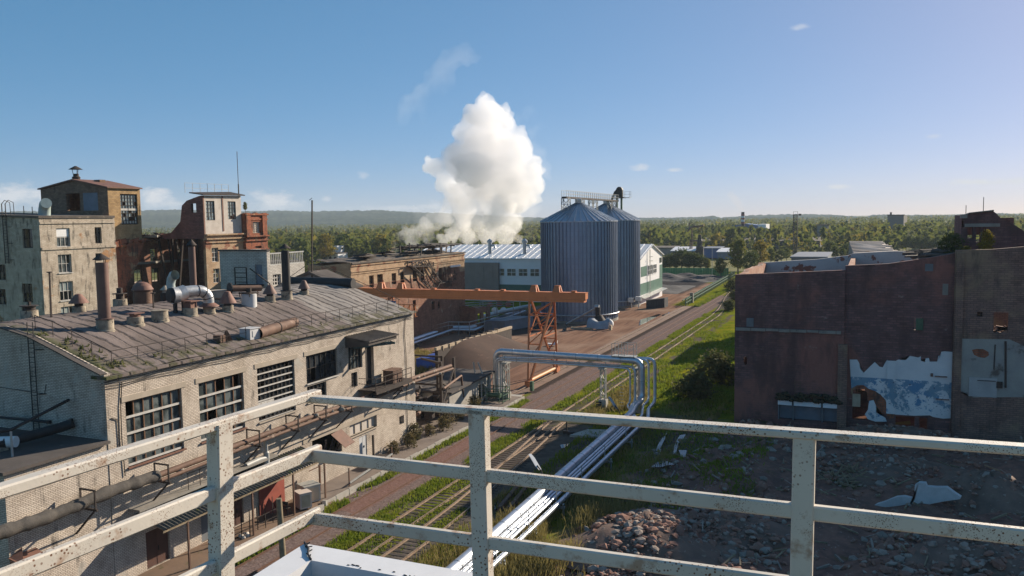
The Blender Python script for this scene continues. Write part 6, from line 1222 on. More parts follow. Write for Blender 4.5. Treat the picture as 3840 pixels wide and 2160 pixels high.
main.append((route([(-41.5, by - .9, .3), (-41.5, by - .9, bt - 1.1), (-24.8, by - 1.0, bt - 1.2), (-24.8, by - 1.0, ZL), (-24.6, by - 3, ZL), (-22.2, by - 8, ZL), (-21.78, 48, ZL), (-21.7, 18, ZL)], .7), .11))
main.append((route([(-41.4, by - .2, .3), (-41.4, by - .2, bt - .9), (-23.0, by + .5, bt - .3), (-23.0, by + .5, ZL), (-23, by - 2, ZL), (-21.9, by - 7, ZL), (-21.45, 48, ZL), (-21.4, 18, ZL)], .8), .13))
main.append((route([(-41.3, by + .4, .3), (-41.3, by + .4, bt - .6), (-22.4, by + 1.0, bt - .3), (-22.4, by + 1.0, ZL - .2), (-22.2, by - 3, ZL - .2), (-21.2, by - 7, ZL - .2), (-21.05, 48, ZL - .25), (-21.0, 18, ZL - .25)], .8), .2))
for pts, r in main: mb = MB(); mb.tube(pts, r, 14); build(mb, 'pipe', M['clad'], pb)
mb = MB()
for pts, r in main[:2]:
    L = 0
    for a, b in zip(pts, pts[1:]):
        n = int((b - a).length / 2.4)
        for i in range(n): c = a.lerp(b, (i + .5) / n); t = (b - a).normalized(); mb.tube([c - t * .05, c + t * .05], r + .02, 14)
build(mb, 'joint_bands', M['galv'], pb)
mb = MB(); mb.bar((-41.3, by - .95, bt - .82), (-24.2, by - .95, bt - .92), .07, .07)
for i in range(11): mb.bar((-40.5 + i * 1.6, by - 1.0, bt - .6), (-40.5 + i * 1.6, by - 1.0, bt - 1.3), .06)
build(mb, 'guide_rail', M['grey_paint'], pb)
def lattice(x, y, z0, z1, w, d, nm):
    mb = MB()
    for i in (-1, 1):
        for j in (-1, 1): mb.bar((x + i * w / 2, y + j * d / 2, z0), (x + i * w / 2, y + j * d / 2, z1), .1)
    k = max(2, int((z1 - z0) / .95))
    for q in range(k):
        a, c = z0 + (z1 - z0) * q / k, z0 + (z1 - z0) * (q + 1) / k; s = 1 if q % 2 else -1
        for j in (-1, 1): mb.bar((x - s * w / 2, y + j * d / 2, a), (x + s * w / 2, y + j * d / 2, c), .07)
        for i in (-1, 1): mb.bar((x + i * w / 2, y - s * d / 2, a), (x + i * w / 2, y + s * d / 2, c), .05)
    mb.box((x - w / 2 - .1, y - d / 2 - .5, z1 - .15), (x + w / 2 + .1, y + d / 2 + .5, z1 + .02)); build(mb, nm, M['grey_paint'], pb)
    mb = MB(); mb.box((x - .45, y - .45, -.2), (x + .45, y + .45, z0)); build(mb, 'footing', M['concrete_light'], pb)
lattice(-40.6, by - .3, 1.2, bt - 1.4, .6, .6, 'lattice_post'); lattice(-28.2, by - .3, 1.2, bt - 1.35, .55, .55, 'lattice_post'); lattice(-24.1, by + .4, .9, bt - 1.3, .6, .6, 'lattice_post')
mb = MB(); [mb.box((-28.9, by - .9, .25 + i * .3), (-28.3, by - .75, .4 + i * .3), 0) for i in range(3)]; build(mb, 'warning_stripes', M['black_steel'], pb)
mb = MB(); mb.box((-27.2, by - .4, bt - .02), (-24.4, by + .9, bt + .05))
for x in (-27.1, -26.3, -25.6, -24.5): mb.bar((x, by - .4, bt), (x, by - .4, bt + 1.5), .06); mb.bar((x, by + .9, bt), (x, by + .9, bt + 1.5), .06)
for z in (.75, 1.5): mb.bar((-27.1, by - .4, bt + z), (-26.2, by - .4, bt + z), .05); mb.bar((-25.6, by - .4, bt + z), (-24.5, by - .4, bt + z), .05); mb.bar((-27.1, by + .9, bt + z), (-24.5, by + .9, bt + z), .05)
for z in np.arange(.6, bt + 1, .4): mb.bar((-26.2, by - .45, z), (-25.7, by - .45, z), .04)
build(mb, 'inspection_platform', M['grey_paint'], pb)
for y in (86, 76.5, 69.5, 63, 57, 51.5, 46, 41, 36, 30):
    mb = MB(); mb.box((-23.3, y - .12, .62), (-20.6, y + .12, .78)); mb.box((-22.4, y - .2, -.3), (-21.9, y + .2, .62)); mb.box((-20.75, y - .1, -.3), (-20.65, y + .1, 1.0)); mb.box((-21.3, y - .04, .7), (-21.24, y + .04, 2.2)); build(mb, 'support', M['galv'], pb)
gt = thing('valve_guard', 'dark green railed guard around the foot of the left bridge post', 'guard', (-42, 89.5, 0))
mb = MB()
for x in (-44.6, -43.2, -41.8, -40.2, -39.7): mb.bar((x, 88.6, 0), (x, 88.6, 2.2), .08); mb.bar((x, 90.6, 0), (x, 90.6, 2.2), .08)
for z in (.7, 1.4, 2.1): mb.bar((-44.6, 88.6, z), (-39.7, 88.6, z), .07); mb.bar((-44.6, 90.6, z), (-39.7, 90.6, z), .07); mb.bar((-39.7, 88.6, z), (-39.7, 90.6, z), .07)
mb.tube([(-44.4, 89.6, 1.2), (-40.4, 89.6, 1.2)], .3, 10); build(mb, 'rails', M['green_rail'], gt)
for px, py, z, lb in ((2010, 1745, 3.2, 'white street lamp head on a short bent pole left of the low pipes'), (2302, 1520, 3.4, 'grey street lamp head leaning beside the middle bridge post')):
    q = onZ(px, py, z); r = thing('street_lamp', lb, 'lamp', (q.x, q.y, 0)); mb = MB(); mb.tube([(q.x + .9, q.y - .3, -.2), (q.x + .85, q.y - .25, z - 1.2), (q.x + .55, q.y - .2, z - .4), (q.x + .1, q.y, z)], .05, 8); build(mb, 'pole', M['rust_dark'], r)
    mb = MB(); mb.obox((q.x - .1, q.y + .05, z + .25), (.14, .03, -.16), (.06, .13, .0), (-.3, .05, .42)); build(mb, 'head', M['bag_white'] if px < 2100 else M['galv'], r)
# ------------------------------------------------------------------ between workshop and crane
mb = MB(); rows = []
for i in range(30):
    f = i / 29; y = 104.5 + 30 * f; row = []
    for k in range(16): g = k / 15; x = -58 + 9.5 * g; h = 3.6 * math.sin(min(1, f * 3) * 1.57) * math.sin(min(1, (1 - f) * 2.5) * 1.57); row.append((x, y, max(-.1, h * (1 - g) ** 1.1 * (1 + .03 * math.sin(y * .5 + k * .2)) - .1)))
    rows.append(row)
mb.grid(rows); solo(mb, 'ore_heap', M['ore'], 'long smooth heap of brown ore along the timber wall', 'heap')
tb = thing('timber_wall', 'timber-capped retaining wall behind the brown ore heap', 'wall', (-58.3, 116, 0))
mb = MB(); mb.box((-58.6, 106.5, 0), (-58.1, 134, 3.2)); build(mb, 'wall', M['rust_dark'], tb); mb = MB(); mb.bar((-58.4, 106.3, 3.45), (-58.2, 134, 3.2), .42, .42); [mb.box((-58.7, y, 3.0), (-58.0, y + .12, 3.7)) for y in np.arange(108, 130, 2.2)]; build(mb, 'cap_beam', M['timber'], tb)
b0, b1 = V(-62.4, 107.5, .0), V(-58.9, 107.5, 0); zt = onY(1600, 1348, 107.5).z
bc = thing('blue_container', 'bright blue steel container with double doors by the ore heap', 'container', (-60.6, 110, 0))
mb = MB(); mb.box((-62.4, 107.5, .25), (-58.8, 113.2, zt)); mb.prism([(-62.5, 107.4, zt), (-58.7, 107.4, zt), (-60.6, 107.4, zt + .28)], (0, 5.9, 0)); [mb.box((-58.8, y, .35), (-58.74, y + .25, zt - .1)) for y in np.arange(107.8, 113, .55)]; build(mb, 'body', M['blue_paint'], bc)
mb = MB(); mb.box((-61.3, 107.42, .35), (-59.9, 107.48, zt - .5)); build(mb, 'door', mat('paler_blue_door_paint', (.05, .15, .50), (.04, .12, .42), 1., .5), bc)
mb = MB(); [mb.box((x - .2, y - .2, 0), (x + .2, y + .2, .25)) for x in (-62, -59.2) for y in (107.8, 112.8)]; build(mb, 'skid', M['rust_dark'], bc)
mb = MB(); g6 = random.Random(8)
for i in range(16): mb.obox((-60 + g6.uniform(-3, 2.5), 116 + g6.uniform(-2.5, 3), .4 + i * .09), (g6.uniform(.4, 1.3), g6.uniform(-.3, .3), 0), (0, g6.uniform(.4, 1.2), g6.uniform(-.1, .1)), (0, 0, .06), i % 2)
solo(mb, 'scrap_stack', [M['bag_white'], M['rust_pipe']], 'stack of scrap boards and sheets behind the blue container', 'scrap')
rk = thing('pipe_rack', 'rusty steel pipe rack cluttered with old valves beyond the workshop end', 'rack', (-46, 80, 0))
mb = MB(); 
for x, y, h in ((-41.6, 76.8, 7.4), (-44.0, 80.5, 6.6), (-46.6, 86.4, 6.2), (-50.5, 86.4, 6.2), (-44.2, 84.8, 6.4)): mb.bar((x, y, .3), (x, y, h), .28)
for (a, b) in (((-41.6, 76.8, 5.2), (-46.6, 86.4, 5.2)), ((-41.6, 76.8, 2.4), (-44.2, 84.8, 2.4)), ((-46.6, 86.4, 6.1), (-50.5, 86.4, 6.1)), ((-41.6, 76.8, 7.2), (-45.2, 79.0, 7.2)), ((-41.6, 76.8, 2.5), (-44.2, 84.8, 5.2)), ((-41.6, 76.8, 5.2), (-44.2, 84.8, 2.5)), ((-44., 80.5, 4), (-50, 80.5, 4))): mb.bar(a, b, .2)
for i in range(4): f = i / 4; a, b = V(-41.6, 76.8, 5.2).lerp(V(-46.6, 86.4, 5.2), f), V(-41.6, 76.8, 5.2).lerp(V(-46.6, 86.4, 5.2), f + .25); mb.bar(a, b - V(0, 0, 2.6), .1); mb.bar(a - V(0, 0, 2.6), b, .1); mb.bar(a - V(0, 0, 2.6), b - V(0, 0, 2.6), .12)
build(mb, 'frame', M['rust_dark'], rk)
mb = MB(); mb.tube([(-44.6, 74, 3.0), (-47.5, 84, 3.0), (-47.5, 84.3, 1.2)], .3, 10); mb.tube([(-43, 74, 2.2), (-45, 82, 2.2), (-48, 83, 2.2)], .18, 8); mb.tube([(-48.5, 74, 1.2), (-44.5, 79, 1.2)], .25, 8); mb.tube([(-40.6, 75.5, 4.8), (-42.6, 83.5, 4.6), (-42.6, 84.0, 2)], .13, 8); build(mb, 'pipes', M['rust_pipe'], rk)
mb = MB()
for i in range(26): mb.obox((-46.5 + g6.uniform(-3.5, 3.5), 79 + g6.uniform(-4, 4.5), 1.0 + g6.random() * 2.2), (g6.uniform(.15, .7), 0, g6.uniform(-.2, .2)), (0, g6.uniform(.15, .6), 0), (0, 0, g6.uniform(.15, .7)))
build(mb, 'valves', M['rust_dark'], rk)
cs = thing('concrete_bunker', 'flat-roofed concrete bunker with lattice props beside the platform end', 'building', (-46, 86, 0))
mb = MB(); wall(mb, (-42.6, 80.5, 0), (0, 1, 0), 11, [(0, 3.1), (11, 3.5)], [(7.5, 9.6, .45, 2.6)], .35, n=(1, 0, 0)); wall(mb, (-42.603, 80.5, 0), (-1, 0, 0), 7.5, 3.1, [(1., 2.2, .45, 2.4)], .35, n=(0, -1, 0)); wall(mb, (-42.603, 91.5, 0), (-1, 0, 0), 7.5, 3.5, [], .35, n=(0, 1, 0)); build(mb, 'wall', M['concrete_light'], cs)
mb = MB(); mb.prism([(-42.2, 80.3, 3.1), (-42.2, 91.9, 3.52), (-50.4, 91.9, 3.52), (-50.4, 80.3, 3.1)], (0, 0, .2)); build(mb, 'roof', M['felt_flat'], cs)
mb = MB(); [mb.bar((-42.2, 88 + k, 0.4), (-42.2, 88 + k, 3.3), .12) for k in (0, 1.2, 2.4, 3.4)]; mb.bar((-42.2, 88, .6), (-42.2, 91.4, 3.2), .09); mb.bar((-42.2, 91.4, .6), (-42.2, 88, 3.2), .09); mb.bar((-44, 90, 3.6), (-44.2, 90, 5), .14); mb.bar((-43, 90, 3.6), (-43.6, 90, 5), .14); build(mb, 'props', M['grey_paint'], cs)
# sheds, low pipes, white pipe racks behind
s0, s1, s2 = onZ(1815, 1242), onZ(1893, 1243), onZ(1940, 1228); sh = onY(1815, 1205, s0.y).z
for a, b, lb in ((s0, s0.lerp(s1, .48), 'grey steel shed cabin, left half of the pair by the ore heap'), (s0.lerp(s1, .5), s1, 'grey steel shed cabin, right half of the pair with louvred side')):
    r = thing('steel_shed', lb, 'shed', (a + b) / 2, 'grey steel sheds'); dv = V(2.5, 9, 0)
    mb = MB(); mb.hexa([a, b, b + dv, a + dv] + [p + V(0, 0, sh) for p in (a, b, b + dv, a + dv)]); mb.hexa([p + V(0, 0, sh + .003) for p in (a + V(-.15, -.15, 0), b + V(.15, -.15, 0), b + dv + V(.15, .15, 0), a + dv + V(-.15, .15, 0))] + [p + V(0, 0, sh + .15) for p in (a + V(-.15, -.15, 0), b + V(.15, -.15, 0), b + dv + V(.15, .15, 0), a + dv + V(-.15, .15, 0))]); build(mb, 'body', M['grey_shed'], r)
    u = (b - a).normalized(); n = V(u.y, -u.x, 0); c = a.lerp(b, .55); mb = MB(); mb.obox(c + n * .04 + V(0, 0, sh * .45), u * .55, n * .03, V(0, 0, sh * .42)); build(mb, 'door', M['grey_door'], r)
cp = thing('low_pipeline', 'pair of pale clad pipes low along the ruined factory front', 'pipe', (-75, 140, 0))
pl = [onZ(1500, 1290, 1.2), onZ(1685, 1228, 1.2), onZ(1765, 1229, 1.2), onZ(1830, 1206, 1.2), onZ(1960, 1160, 1.2)]
mb = MB(); mb.tube(pl, .42, 12); build(mb, 'pipe', M['clad'], cp); mb = MB(); mb.tube([p + V(.9, -.6, -.35) for p in pl], .28, 10); build(mb, 'pipe', M['clad'], cp)
mb = MB(); [mb.box((p.x - .3, p.y - .3, 0), (p.x + .3, p.y + .3, .8)) for a, b in zip(pl, pl[1:]) for p in (a.lerp(b, .3), a.lerp(b, .75))]; build(mb, 'support', M['concrete'], cp)
up = thing('walkway_rail', 'dark pipe rail above the low pipeline by the ruined factory', 'railing', (-75, 140, 0)); mb = MB()
ul = [onZ(1550, 1240, 2.6), onZ(1680, 1207, 2.6), onZ(1760, 1208, 2.6), onZ(1870, 1180, 2.8)]
for dz in (0, -.7): mb.tube([p + V(0, 0, dz) for p in ul], .09, 6)
[mb.bar((p.x, p.y, 0), (p.x, p.y, 2.6), .1) for a, b in zip(ul, ul[1:]) for p in (a, a.lerp(b, .5))]; build(mb, 'rail', M['grey_paint'], up)
wr = thing('white_pipe_rack', 'bundle of sunlit white pipes on trestles left of the crane leg', 'rack', (-72, 180, 0)); mb = MB()
a0, a1 = onZ(1812, 1185, 2.), onZ(1950, 1158, 2.2)
for k in range(3): mb.tube([a0 + V(k * .8, k * 1.2, k * .25), a1 + V(k * .8, k * 1.2, k * .25)], .38, 10)
build(mb, 'pipes', M['bag_white'], wr); mb = MB(); c0_, c1_ = onZ(1800, 1150, 4.), onZ(1925, 1143, 4.)
for k in (0, .5, 1.0): mb.tube([c0_ + V(0, 0, k), c1_ + V(0, 0, k), c1_ + V(-12, -14, k)], .12, 6)
[mb.bar((p.x, p.y, 0), (p.x, p.y, 5), .14) for p in (c0_, c1_, c0_.lerp(c1_, .5), a0, a1)]; build(mb, 'trestle', M['grey_paint'], wr)
q = onZ(1822, 1178, 1.5); mb = MB(); [mb.ell((q.x + i * .9, q.y + i * .4, 2.4 + (i % 2) * 1.2), (.75, .7, .6), 9, 6, i % 2, .15, g6) for i in range(6)]; solo(mb, 'bag_stack', [M['bag_white'], M['hazard_red']], 'stack of white and red sacks beside the dark outbuilding', 'sacks')
# ------------------------------------------------------------------ big brick ruin on the right
RY = 90.; rY = lambda px, py: onY(px, py, RY)
xl, xs_, xp = rY(2757, 1030).x, rY(3170, 1012).x, rY(3583, 960).x
rn = thing('brick_ruin', 'huge roofless dark red brick ruin standing in its own shade', 'ruin', (0, 100, 0))
g7 = random.Random(12)
hz = lambda l, r, t_, b: (rY(l, t_).x - xl, rY(r, t_).x - xl, rY(l, b).z, rY(l, t_).z)
cc = lambda x, y: (2700 + x / 1.8114, 740 + y / 1.8114)
ct = lambda x, y: (3040 + x / 3.22, 1260 + y / 3.22)
top = [(0, rY(2757, 1030).z), (xs_ - xl - .02, rY(3168, 1013).z)] + [(xs_ - xl, rY(3170, 1010).z + .35), (rY(3330, 990).x - xl, rY(3330, 990).z), (rY(3400, 980).x - xl, rY(3400, 980).z), (rY(3500, 965).x - xl, rY(3500, 965).z), (xp - xl, rY(3583, 950).z)]
hole_small = [(rY(2784, 1340).x - xl + .12 * a, rY(2784, 1340).x - xl + .12 * (a + 1), rY(2790, 1366).z + b, rY(2790, 1336).z - c) for a, b, c in ((0, .5, .45), (1, .1, .12), (2, -.1, 0), (3, 0, .1), (4, .45, .35))]
hs = hole_small + [hz(3432 - 8, 3456, 1058, 1108)[:2] + (99, 100)]
cab_l, cab_r = rY(2918, 1515).x - xl, rY(3150, 1515).x - xl; zc0 = .9; zc1 = rY(3000, 1508).z
hs += [(cab_l, cab_r, zc0, zc1)]
XP2 = rY(3190, 1600).x - xl
mb = MB(); wall(mb, (xl, RY, 0), (1, 0, 0), xs_ - xl, [t_ for t_ in top if t_[0] < xs_ - xl], hs, .6, n=(0, -1, 0)); build(mb, 'wall', M['ruin_brick'], rn)
# second bay, a little deeper, with the white plastered room
RY2 = RY + .35
dl, dr_ = rY(*ct(510, 0)).x - xs_, rY(*ct(690, 0)).x - xs_
room_l, room_r = rY(*ct(470, 500)).x, rY(*ct(1715, 500)).x
arch = [(rY(*ct(x, 700)).x - xs_, rY(*ct(x + 31, 700)).x - xs_, rY(3200, 1575).z, rY(*ct(x, y)).z) for x, y in ((505, 690), (535, 650), (565, 622), (595, 615), (625, 625), (655, 680), (686, 800))]
nic = hz(*[v for v in (ct(1532, 0)[0], ct(1620, 0)[0], ct(0, 500)[1], ct(0, 760)[1])]); nic = (nic[0] - (xs_ - xl), nic[1] - (xs_ - xl), nic[2], nic[3])
low = [(rY(*ct(1050, 0)).x - xs_, rY(*ct(1285, 0)).x - xs_, .6, rY(*ct(1100, 975)).z), (rY(*ct(1340, 0)).x - xs_, rY(*ct(1440, 0)).x - xs_, .6, rY(*ct(1400, 1000)).z)]
w3 = hz(*[v for v in (cc(1320, 0)[0], cc(1375, 0)[0], cc(0, 820)[1], cc(0, 905)[1])]); w3 = (w3[0] - (xs_ - xl), w3[1] - (xs_ - xl), w3[2], w3[3])
w4_ = hz(*[v for v in (cc(1518, 0)[0], cc(1548, 0)[0], cc(0, 585)[1], cc(0, 665)[1])]); w4_ = (w4_[0] - (xs_ - xl), w4_[1] - (xs_ - xl), w4_[2], w4_[3])
mb = MB(); wall(mb, (xs_, RY2, 0), (1, 0, 0), xp - xs_, [(t_[0] - (xs_ - xl), t_[1]) for t_ in top if t_[0] >= xs_ - xl], arch + [nic] + low + [w3], .6, n=(0, -1, 0)); build(mb, 'wall', M['ruin_brick'], rn)
# pilasters
mb = MB(); q0, q1 = rY(3140, 1500).x, rY(3175, 1500).x; mb.box((q0, RY - .35, 0), (q1, RY - .003, rY(3150, 1290).z)); build(mb, 'pilaster', M['ruin_dark'], rn); mb = MB(); mb.box((rY(3572, 1500).x, RY - .3, 0), (rY(3600, 1500).x, RY + .3, rY(3590, 950).z)); build(mb, 'pilaster', M['ruin_dark'], rn)
# third bay with a higher parapet
top3 = [(0, rY(3590, 938).z), (rY(3720, 935).x - xp, rY(3720, 935).z), (rY(3840, 925).x - xp, rY(3840, 925).z), (26, rY(3840, 925).z + .6)]
h3 = [(6.9, 11.4, 7.0, 10.8), (rY(*cc(1885, 0)).x - xp, rY(*cc(1985, 0)).x - xp, rY(*cc(1890, 918)).z, rY(*cc(1890, 780)).z), (rY(*cc(1770, 0)).x - xp, rY(*cc(1808, 0)).x - xp, rY(*cc(0, 760)).z, rY(*cc(0, 730)).z)]  # first opening is added out of view so sun reaches the crescent mound
mb = MB(); wall(mb, (xp, RY - .1, 0), (1, 0, 0), 26, top3, h3, .6, n=(0, -1, 0)); build(mb, 'wall', M['ruin_dark'], rn)
h = h3[1]; mb = MB(); g8 = random.Random(2)
for i in range(14): mb.obox((xp + h[0] + (h[1] - h[0]) * g8.random(), RY + .3, h[2] + g8.random() * .5), (g8.uniform(.15, .45), 0, g8.uniform(-.1, .1)), (0, .2, 0), (0, 0, .08))
build(mb, 'loose_bricks', M['rubble'], rn)
# back, side and cross walls of the roofless shell
YB = 113.5
def top_of(px, py, Y): q = onY(px, py, Y); return q.x, q.z
bp = [top_of(2865, 985, YB), top_of(2960, 978, YB), top_of(3060, 973, YB), top_of(3185, 958, YB), top_of(3200, 950, YB), top_of(3330, 944, YB), top_of(3410, 942, YB), top_of(3480, 936, YB)]
bp = [(a, b + (g7.uniform(-.12, .12) if i % 2 else 0)) for i, (a, b) in enumerate(bp)]; x0 = bp[0][0]
mb = MB(); wall(mb, (x0, YB, 0), (1, 0, 0), bp[-1][0] - x0, [(a - x0, b) for a, b in bp], [], .6, z0=0, n=(0, -1, 0)); build(mb, 'back_wall', mat('white_plaster_over_brick', (.60, .59, .57), (.52, .50, .48), .5, .9, c3=(.25, .11, .08), thr=(.54, .58), sc3=.34), rn)
mb = MB(); wall(mb, (xl - .002, RY + .6, 0), (0, 1, 0), YB - RY - .1, jag(0, YB - RY - .1, rY(2757, 1030).z, bp[0][1], 1.6, .22, g7), [], .6, n=(-1, 0, 0)); wall(mb, (rY(3175, 1010).x, RY + 1, 0), (0, 1, 0), YB - RY - 1, 16.8, [], .5, n=(-1, 0, 0)); build(mb, 'side_wall', mat('peeling_red_plaster', (.44, .24, .16), (.33, .14, .09), .6, .9, c3=(.55, .46, .36), thr=(.56, .62), sc3=.9), rn)  # plain red plaster colour with paler peeling patches
mb = MB(); wall(mb, (xp + 6, YB, 0), (1, 0, 0), 24, 17, [], .6, n=(0, -1, 0)); wall(mb, (xp + 2.0, RY + .5, 0), (0, 1, 0), 26, 14, [], .5, n=(-1, 0, 0)); build(mb, 'cross_wall', M['ruin_dark'], rn)
# broken roof decks on top
q = [onY(3410, 942, YB), onY(3505, 932, YB), onY(3580, 930, YB - 4), onY(3585, 952, RY + 4), onY(3420, 975, RY + 6)]
mb = MB(); pz = 17.9; qq = [onZ(3408, 946, 17.6), onZ(3480, 937, 18.0), onZ(3585, 930, 18.5), onZ(3585, 945, 18.4), onZ(3520, 962, 18.), onZ(3430, 970, 17.6)]
mb.prism(qq[::-1], (0, 0, -.4))
for i in range(40): a, b = g8.random(), g8.random(); p = qq[0].lerp(qq[2], a).lerp(qq[5].lerp(qq[3], a), b); mb.obox(p + V(0, 0, .1), (g8.uniform(.3, 1.4), 0, .05), (.1, g8.uniform(.2, .8), 0), (0, 0, g8.uniform(.05, .2)))
build(mb, 'broken_deck', M['felt_ruin'], rn)
# details: ledge, plaster room, tiled niche, white block walls
mb = MB(); z = rY(2757, 1232).z; x = xl + .1
while x < xs_ - .6: w = g7.uniform(1.1, 1.7); mb.box((x, RY - .22, z - .14 + g7.uniform(-.04, .04)), (min(x + w - .06, xs_ - .3), RY - .003, z + .14)); x += w
build(mb, 'concrete_ledge', M['concrete'], rn)
def peeled():
    t = NT('white_over_blue_peeling_plaster'); p = t.xyz(t.pos()); z = p[2]
    blue = t.mix(t.ramp(t.noise(.5, 4), .4, .6), (.12, .26, .40), (.19, .30, .37)); white = t.mix(t.ramp(t.noise(.5, 4), .4, .7), (.70, .69, .68), (.60, .60, .60))
    zb_ = rY(*ct(1000, 525)).z
    peel = t.ramp(t.noise(1.5, 8, .7, dist=.4), .44, .50); lowm = t.ramp(z, zb_ + .03, zb_ - .03); fade = t.ramp(z, zb_ - .6, zb_ - 3.2)
    low_ = t.mix(t.math('MULTIPLY', t.ramp(t.math('ADD', t.noise(1.1, 8, .7, dist=.3), t.math('MULTIPLY', fade, .10)), .50, .55), 1.), blue, white)
    low_ = t.mix(t.math('MULTIPLY', t.ramp(t.noise(3.3, 7, .7), .60, .64), lowm), low_, (.10, .13, .18))
    col = t.mix(lowm, white, low_)
    return t.done(col, .8, 0, .3)
M['peeled'] = peeled()
edge = [(470, 290), (560, 290), (585, 330), (600, 400), (640, 450), (680, 410), (720, 370), (775, 320), (830, 375), (870, 385), (900, 330), (927, 290), (935, 360), (1000, 320), (1060, 290), (1150, 295), (1200, 245), (1300, 265), (1335, 250), (1330, 300), (1380, 320), (1390, 275), (1430, 270), (1440, 315), (1530, 315), (1545, 245), (1570, 240), (1580, 195), (1620, 190), (1720, 198)]
PZ_ = RY2 - .05
up = [rY(*ct(x, y)) for x, y in edge]; lowr = [rY(*ct(x, y)) for x, y in ((1705, 1000), (1600, 1005), (1480, 985), (1440, 965), (1250, 970), (1020, 955), (1010, 820), (960, 830), (925, 860), (905, 780), (850, 720), (780, 670), (690, 640), (640, 598), (560, 600), (490, 640))]
def flat(ps): return [V(p.x, PZ_, p.z) for p in ps]
def cut_poly(mb, ps, t_=.045):                        # thin plaster coat with an irregular outline
    me = bmesh.new(); vs = [me.verts.new(p) for p in flat(ps)]; f = me.faces.new(vs); r = bmesh.ops.triangulate(me, faces=[f])
    for q in me.faces: mb.face([v.co + V(0, -t_, 0) for v in q.verts]); 
    me.free(); ps = flat(ps)
    for a, b in zip(ps, ps[1:] + ps[:1]): mb.face([a, b, b + V(0, -t_, 0), a + V(0, -t_, 0)])
mb = MB(); cut_poly(mb, up + lowr); build(mb, 'plaster', M['peeled'], rn)
mb = MB(); a, b = rY(*ct(925, 300)), rY(*ct(1020, 830)); mb.box((a.x, PZ_ - .16, b.z - 1.), (b.x, PZ_ - .05, a.z)); build(mb, 'plaster_pier', M['peeled'], rn)
mb = MB(); cut_poly(mb, [rY(*ct(x, y)) for x, y in ((485, 650), (560, 605), (640, 602), (690, 645), (780, 675), (850, 725), (905, 785), (930, 870), (1000, 830), (1010, 960), (1000, 1000), (940, 1010), (910, 950), (800, 940), (790, 830), (740, 770), (690, 790), (680, 690), (640, 630), (560, 640), (510, 690), (490, 720))], .03); build(mb, 'bare_brick_patch', M['red_brick'], rn)
mb = MB(); a, b = rY(*ct(505, 700)), rY(*ct(598, 860)); mb.box((a.x, RY2 - .2, b.z), (b.x, RY2 - .12, a.z)); build(mb, 'board', M['timber'], rn)
mb = MB(); cut_poly(mb, [rY(*ct(x, y)) for x, y in ((705, 790), (760, 780), (790, 850), (790, 930), (900, 990), (920, 1040), (780, 1040), (690, 1010), (655, 950), (690, 900))], .1); build(mb, 'fallen_plaster', M['peeled'], rn)
mb = MB(); a, b = rY(*ct(1500, 485)), rY(*ct(1650, 505)); mb.box((a.x, RY2 - .25, b.z), (b.x, RY2 - .05, a.z)); a, b = rY(*ct(1510, 760)), rY(*ct(1675, 780)); mb.box((a.x, RY2 - .25, b.z), (b.x, RY2 - .05, a.z)); a, b = rY(*ct(1450, 455)), rY(*ct(1480, 495)); mb.box((a.x, RY2 - .2, b.z), (b.x, RY2 - .05, a.z)); build(mb, 'niche_trim', M['ruin_dark'], rn)
mb = MB(); a, b = rY(*ct(1785, 30)), rY(3990, 1500); cut = [(1785, 30), (2400, 40), (2560, 110), (2700, 200), (2700, 740), (2400, 735), (1910, 740), (1880, 690), (1800, 660)]; PZ_ = RY - .1; cut_poly(mb, [rY(*ct(x, y)) for x, y in cut], .05); build(mb, 'grey_plaster', mat('grimy_grey_plaster', (.40, .385, .34), (.30, .29, .27), .5, .9, c3=(.12, .10, .085), thr=(.56, .66), sc3=.5), rn)
mb = MB(); a, b = rY(*ct(1910, 490)), rY(*ct(2240, 740)); mb.box((a.x, RY - .24, b.z), (b.x, RY - .15, a.z)); build(mb, 'plaster_panel', mat('pale_scraped_plaster', (.50, .49, .47), (.38, .37, .36), .7, .9, c3=(.14, .12, .11), thr=(.6, .66), sc3=1.), rn)
mb = MB(); a = rY(*ct(2225, 100)); b = rY(*ct(2210, 400)); mb.tube([(a.x, RY - .2, a.z), (b.x, RY - .2, b.z)], .05, 6); a = rY(*ct(2350, 60)); b = rY(*ct(2350, 620)); mb.tube([(a.x, RY - .2, a.z), (b.x, RY - .2, b.z)], .09, 6); a, b = rY(*ct(2010, 525)), rY(*ct(2230, 545)); mb.box((a.x, RY - .3, b.z), (b.x, RY - .245, a.z)); a, b = rY(*ct(2240, 545)), rY(*ct(2310, 625)); mb.box((a.x, RY - .3, b.z), (b.x, RY - .16, a.z)); build(mb, 'wall_pipes', M['rust_dark'], rn)
mb = MB(); cut_poly(mb, [rY(*ct(x, y)) for x, y in ((1945, 165), (2000, 152), (2080, 155), (2145, 190), (2150, 230), (2100, 262), (2040, 255), (1970, 225))], .058); build(mb, 'brick_scar', M['red_brick'], rn)
def trim(l, r, t_, b, mk, nm, d=.12, Y=RY): a, c = rY(l, t_), rY(r, b); mb = MB(); mb.box((a.x, Y - d, c.z), (c.x, Y - .004, a.z)); return build(mb, nm, M[mk], rn)
trim(2800, 2826, 1192, 1225, 'grey_door', 'shutter'); trim(3436, 3462, 1195, 1240, 'green_rail', 'shutter', .12, RY2); trim(3536, 3556, 1065, 1108, 'concrete', 'blocked_window', .05, RY2); trim(3470, 3500, 990, 1018, 'grey_door', 'blocked_window', .05, RY2)
a, c = rY(2918, 1508), rY(3150, 1530); mb = MB(); w = (c.x - a.x)
for f0, f1 in ((0, .23), (.26, .7), (.73, 1.)): mb.box((a.x + w * f0, RY - .3, zc1 - .35), (a.x + w * f1, RY - .05, zc1 + .1))
build(mb, 'white_lintel', M['wh_white'], rn)
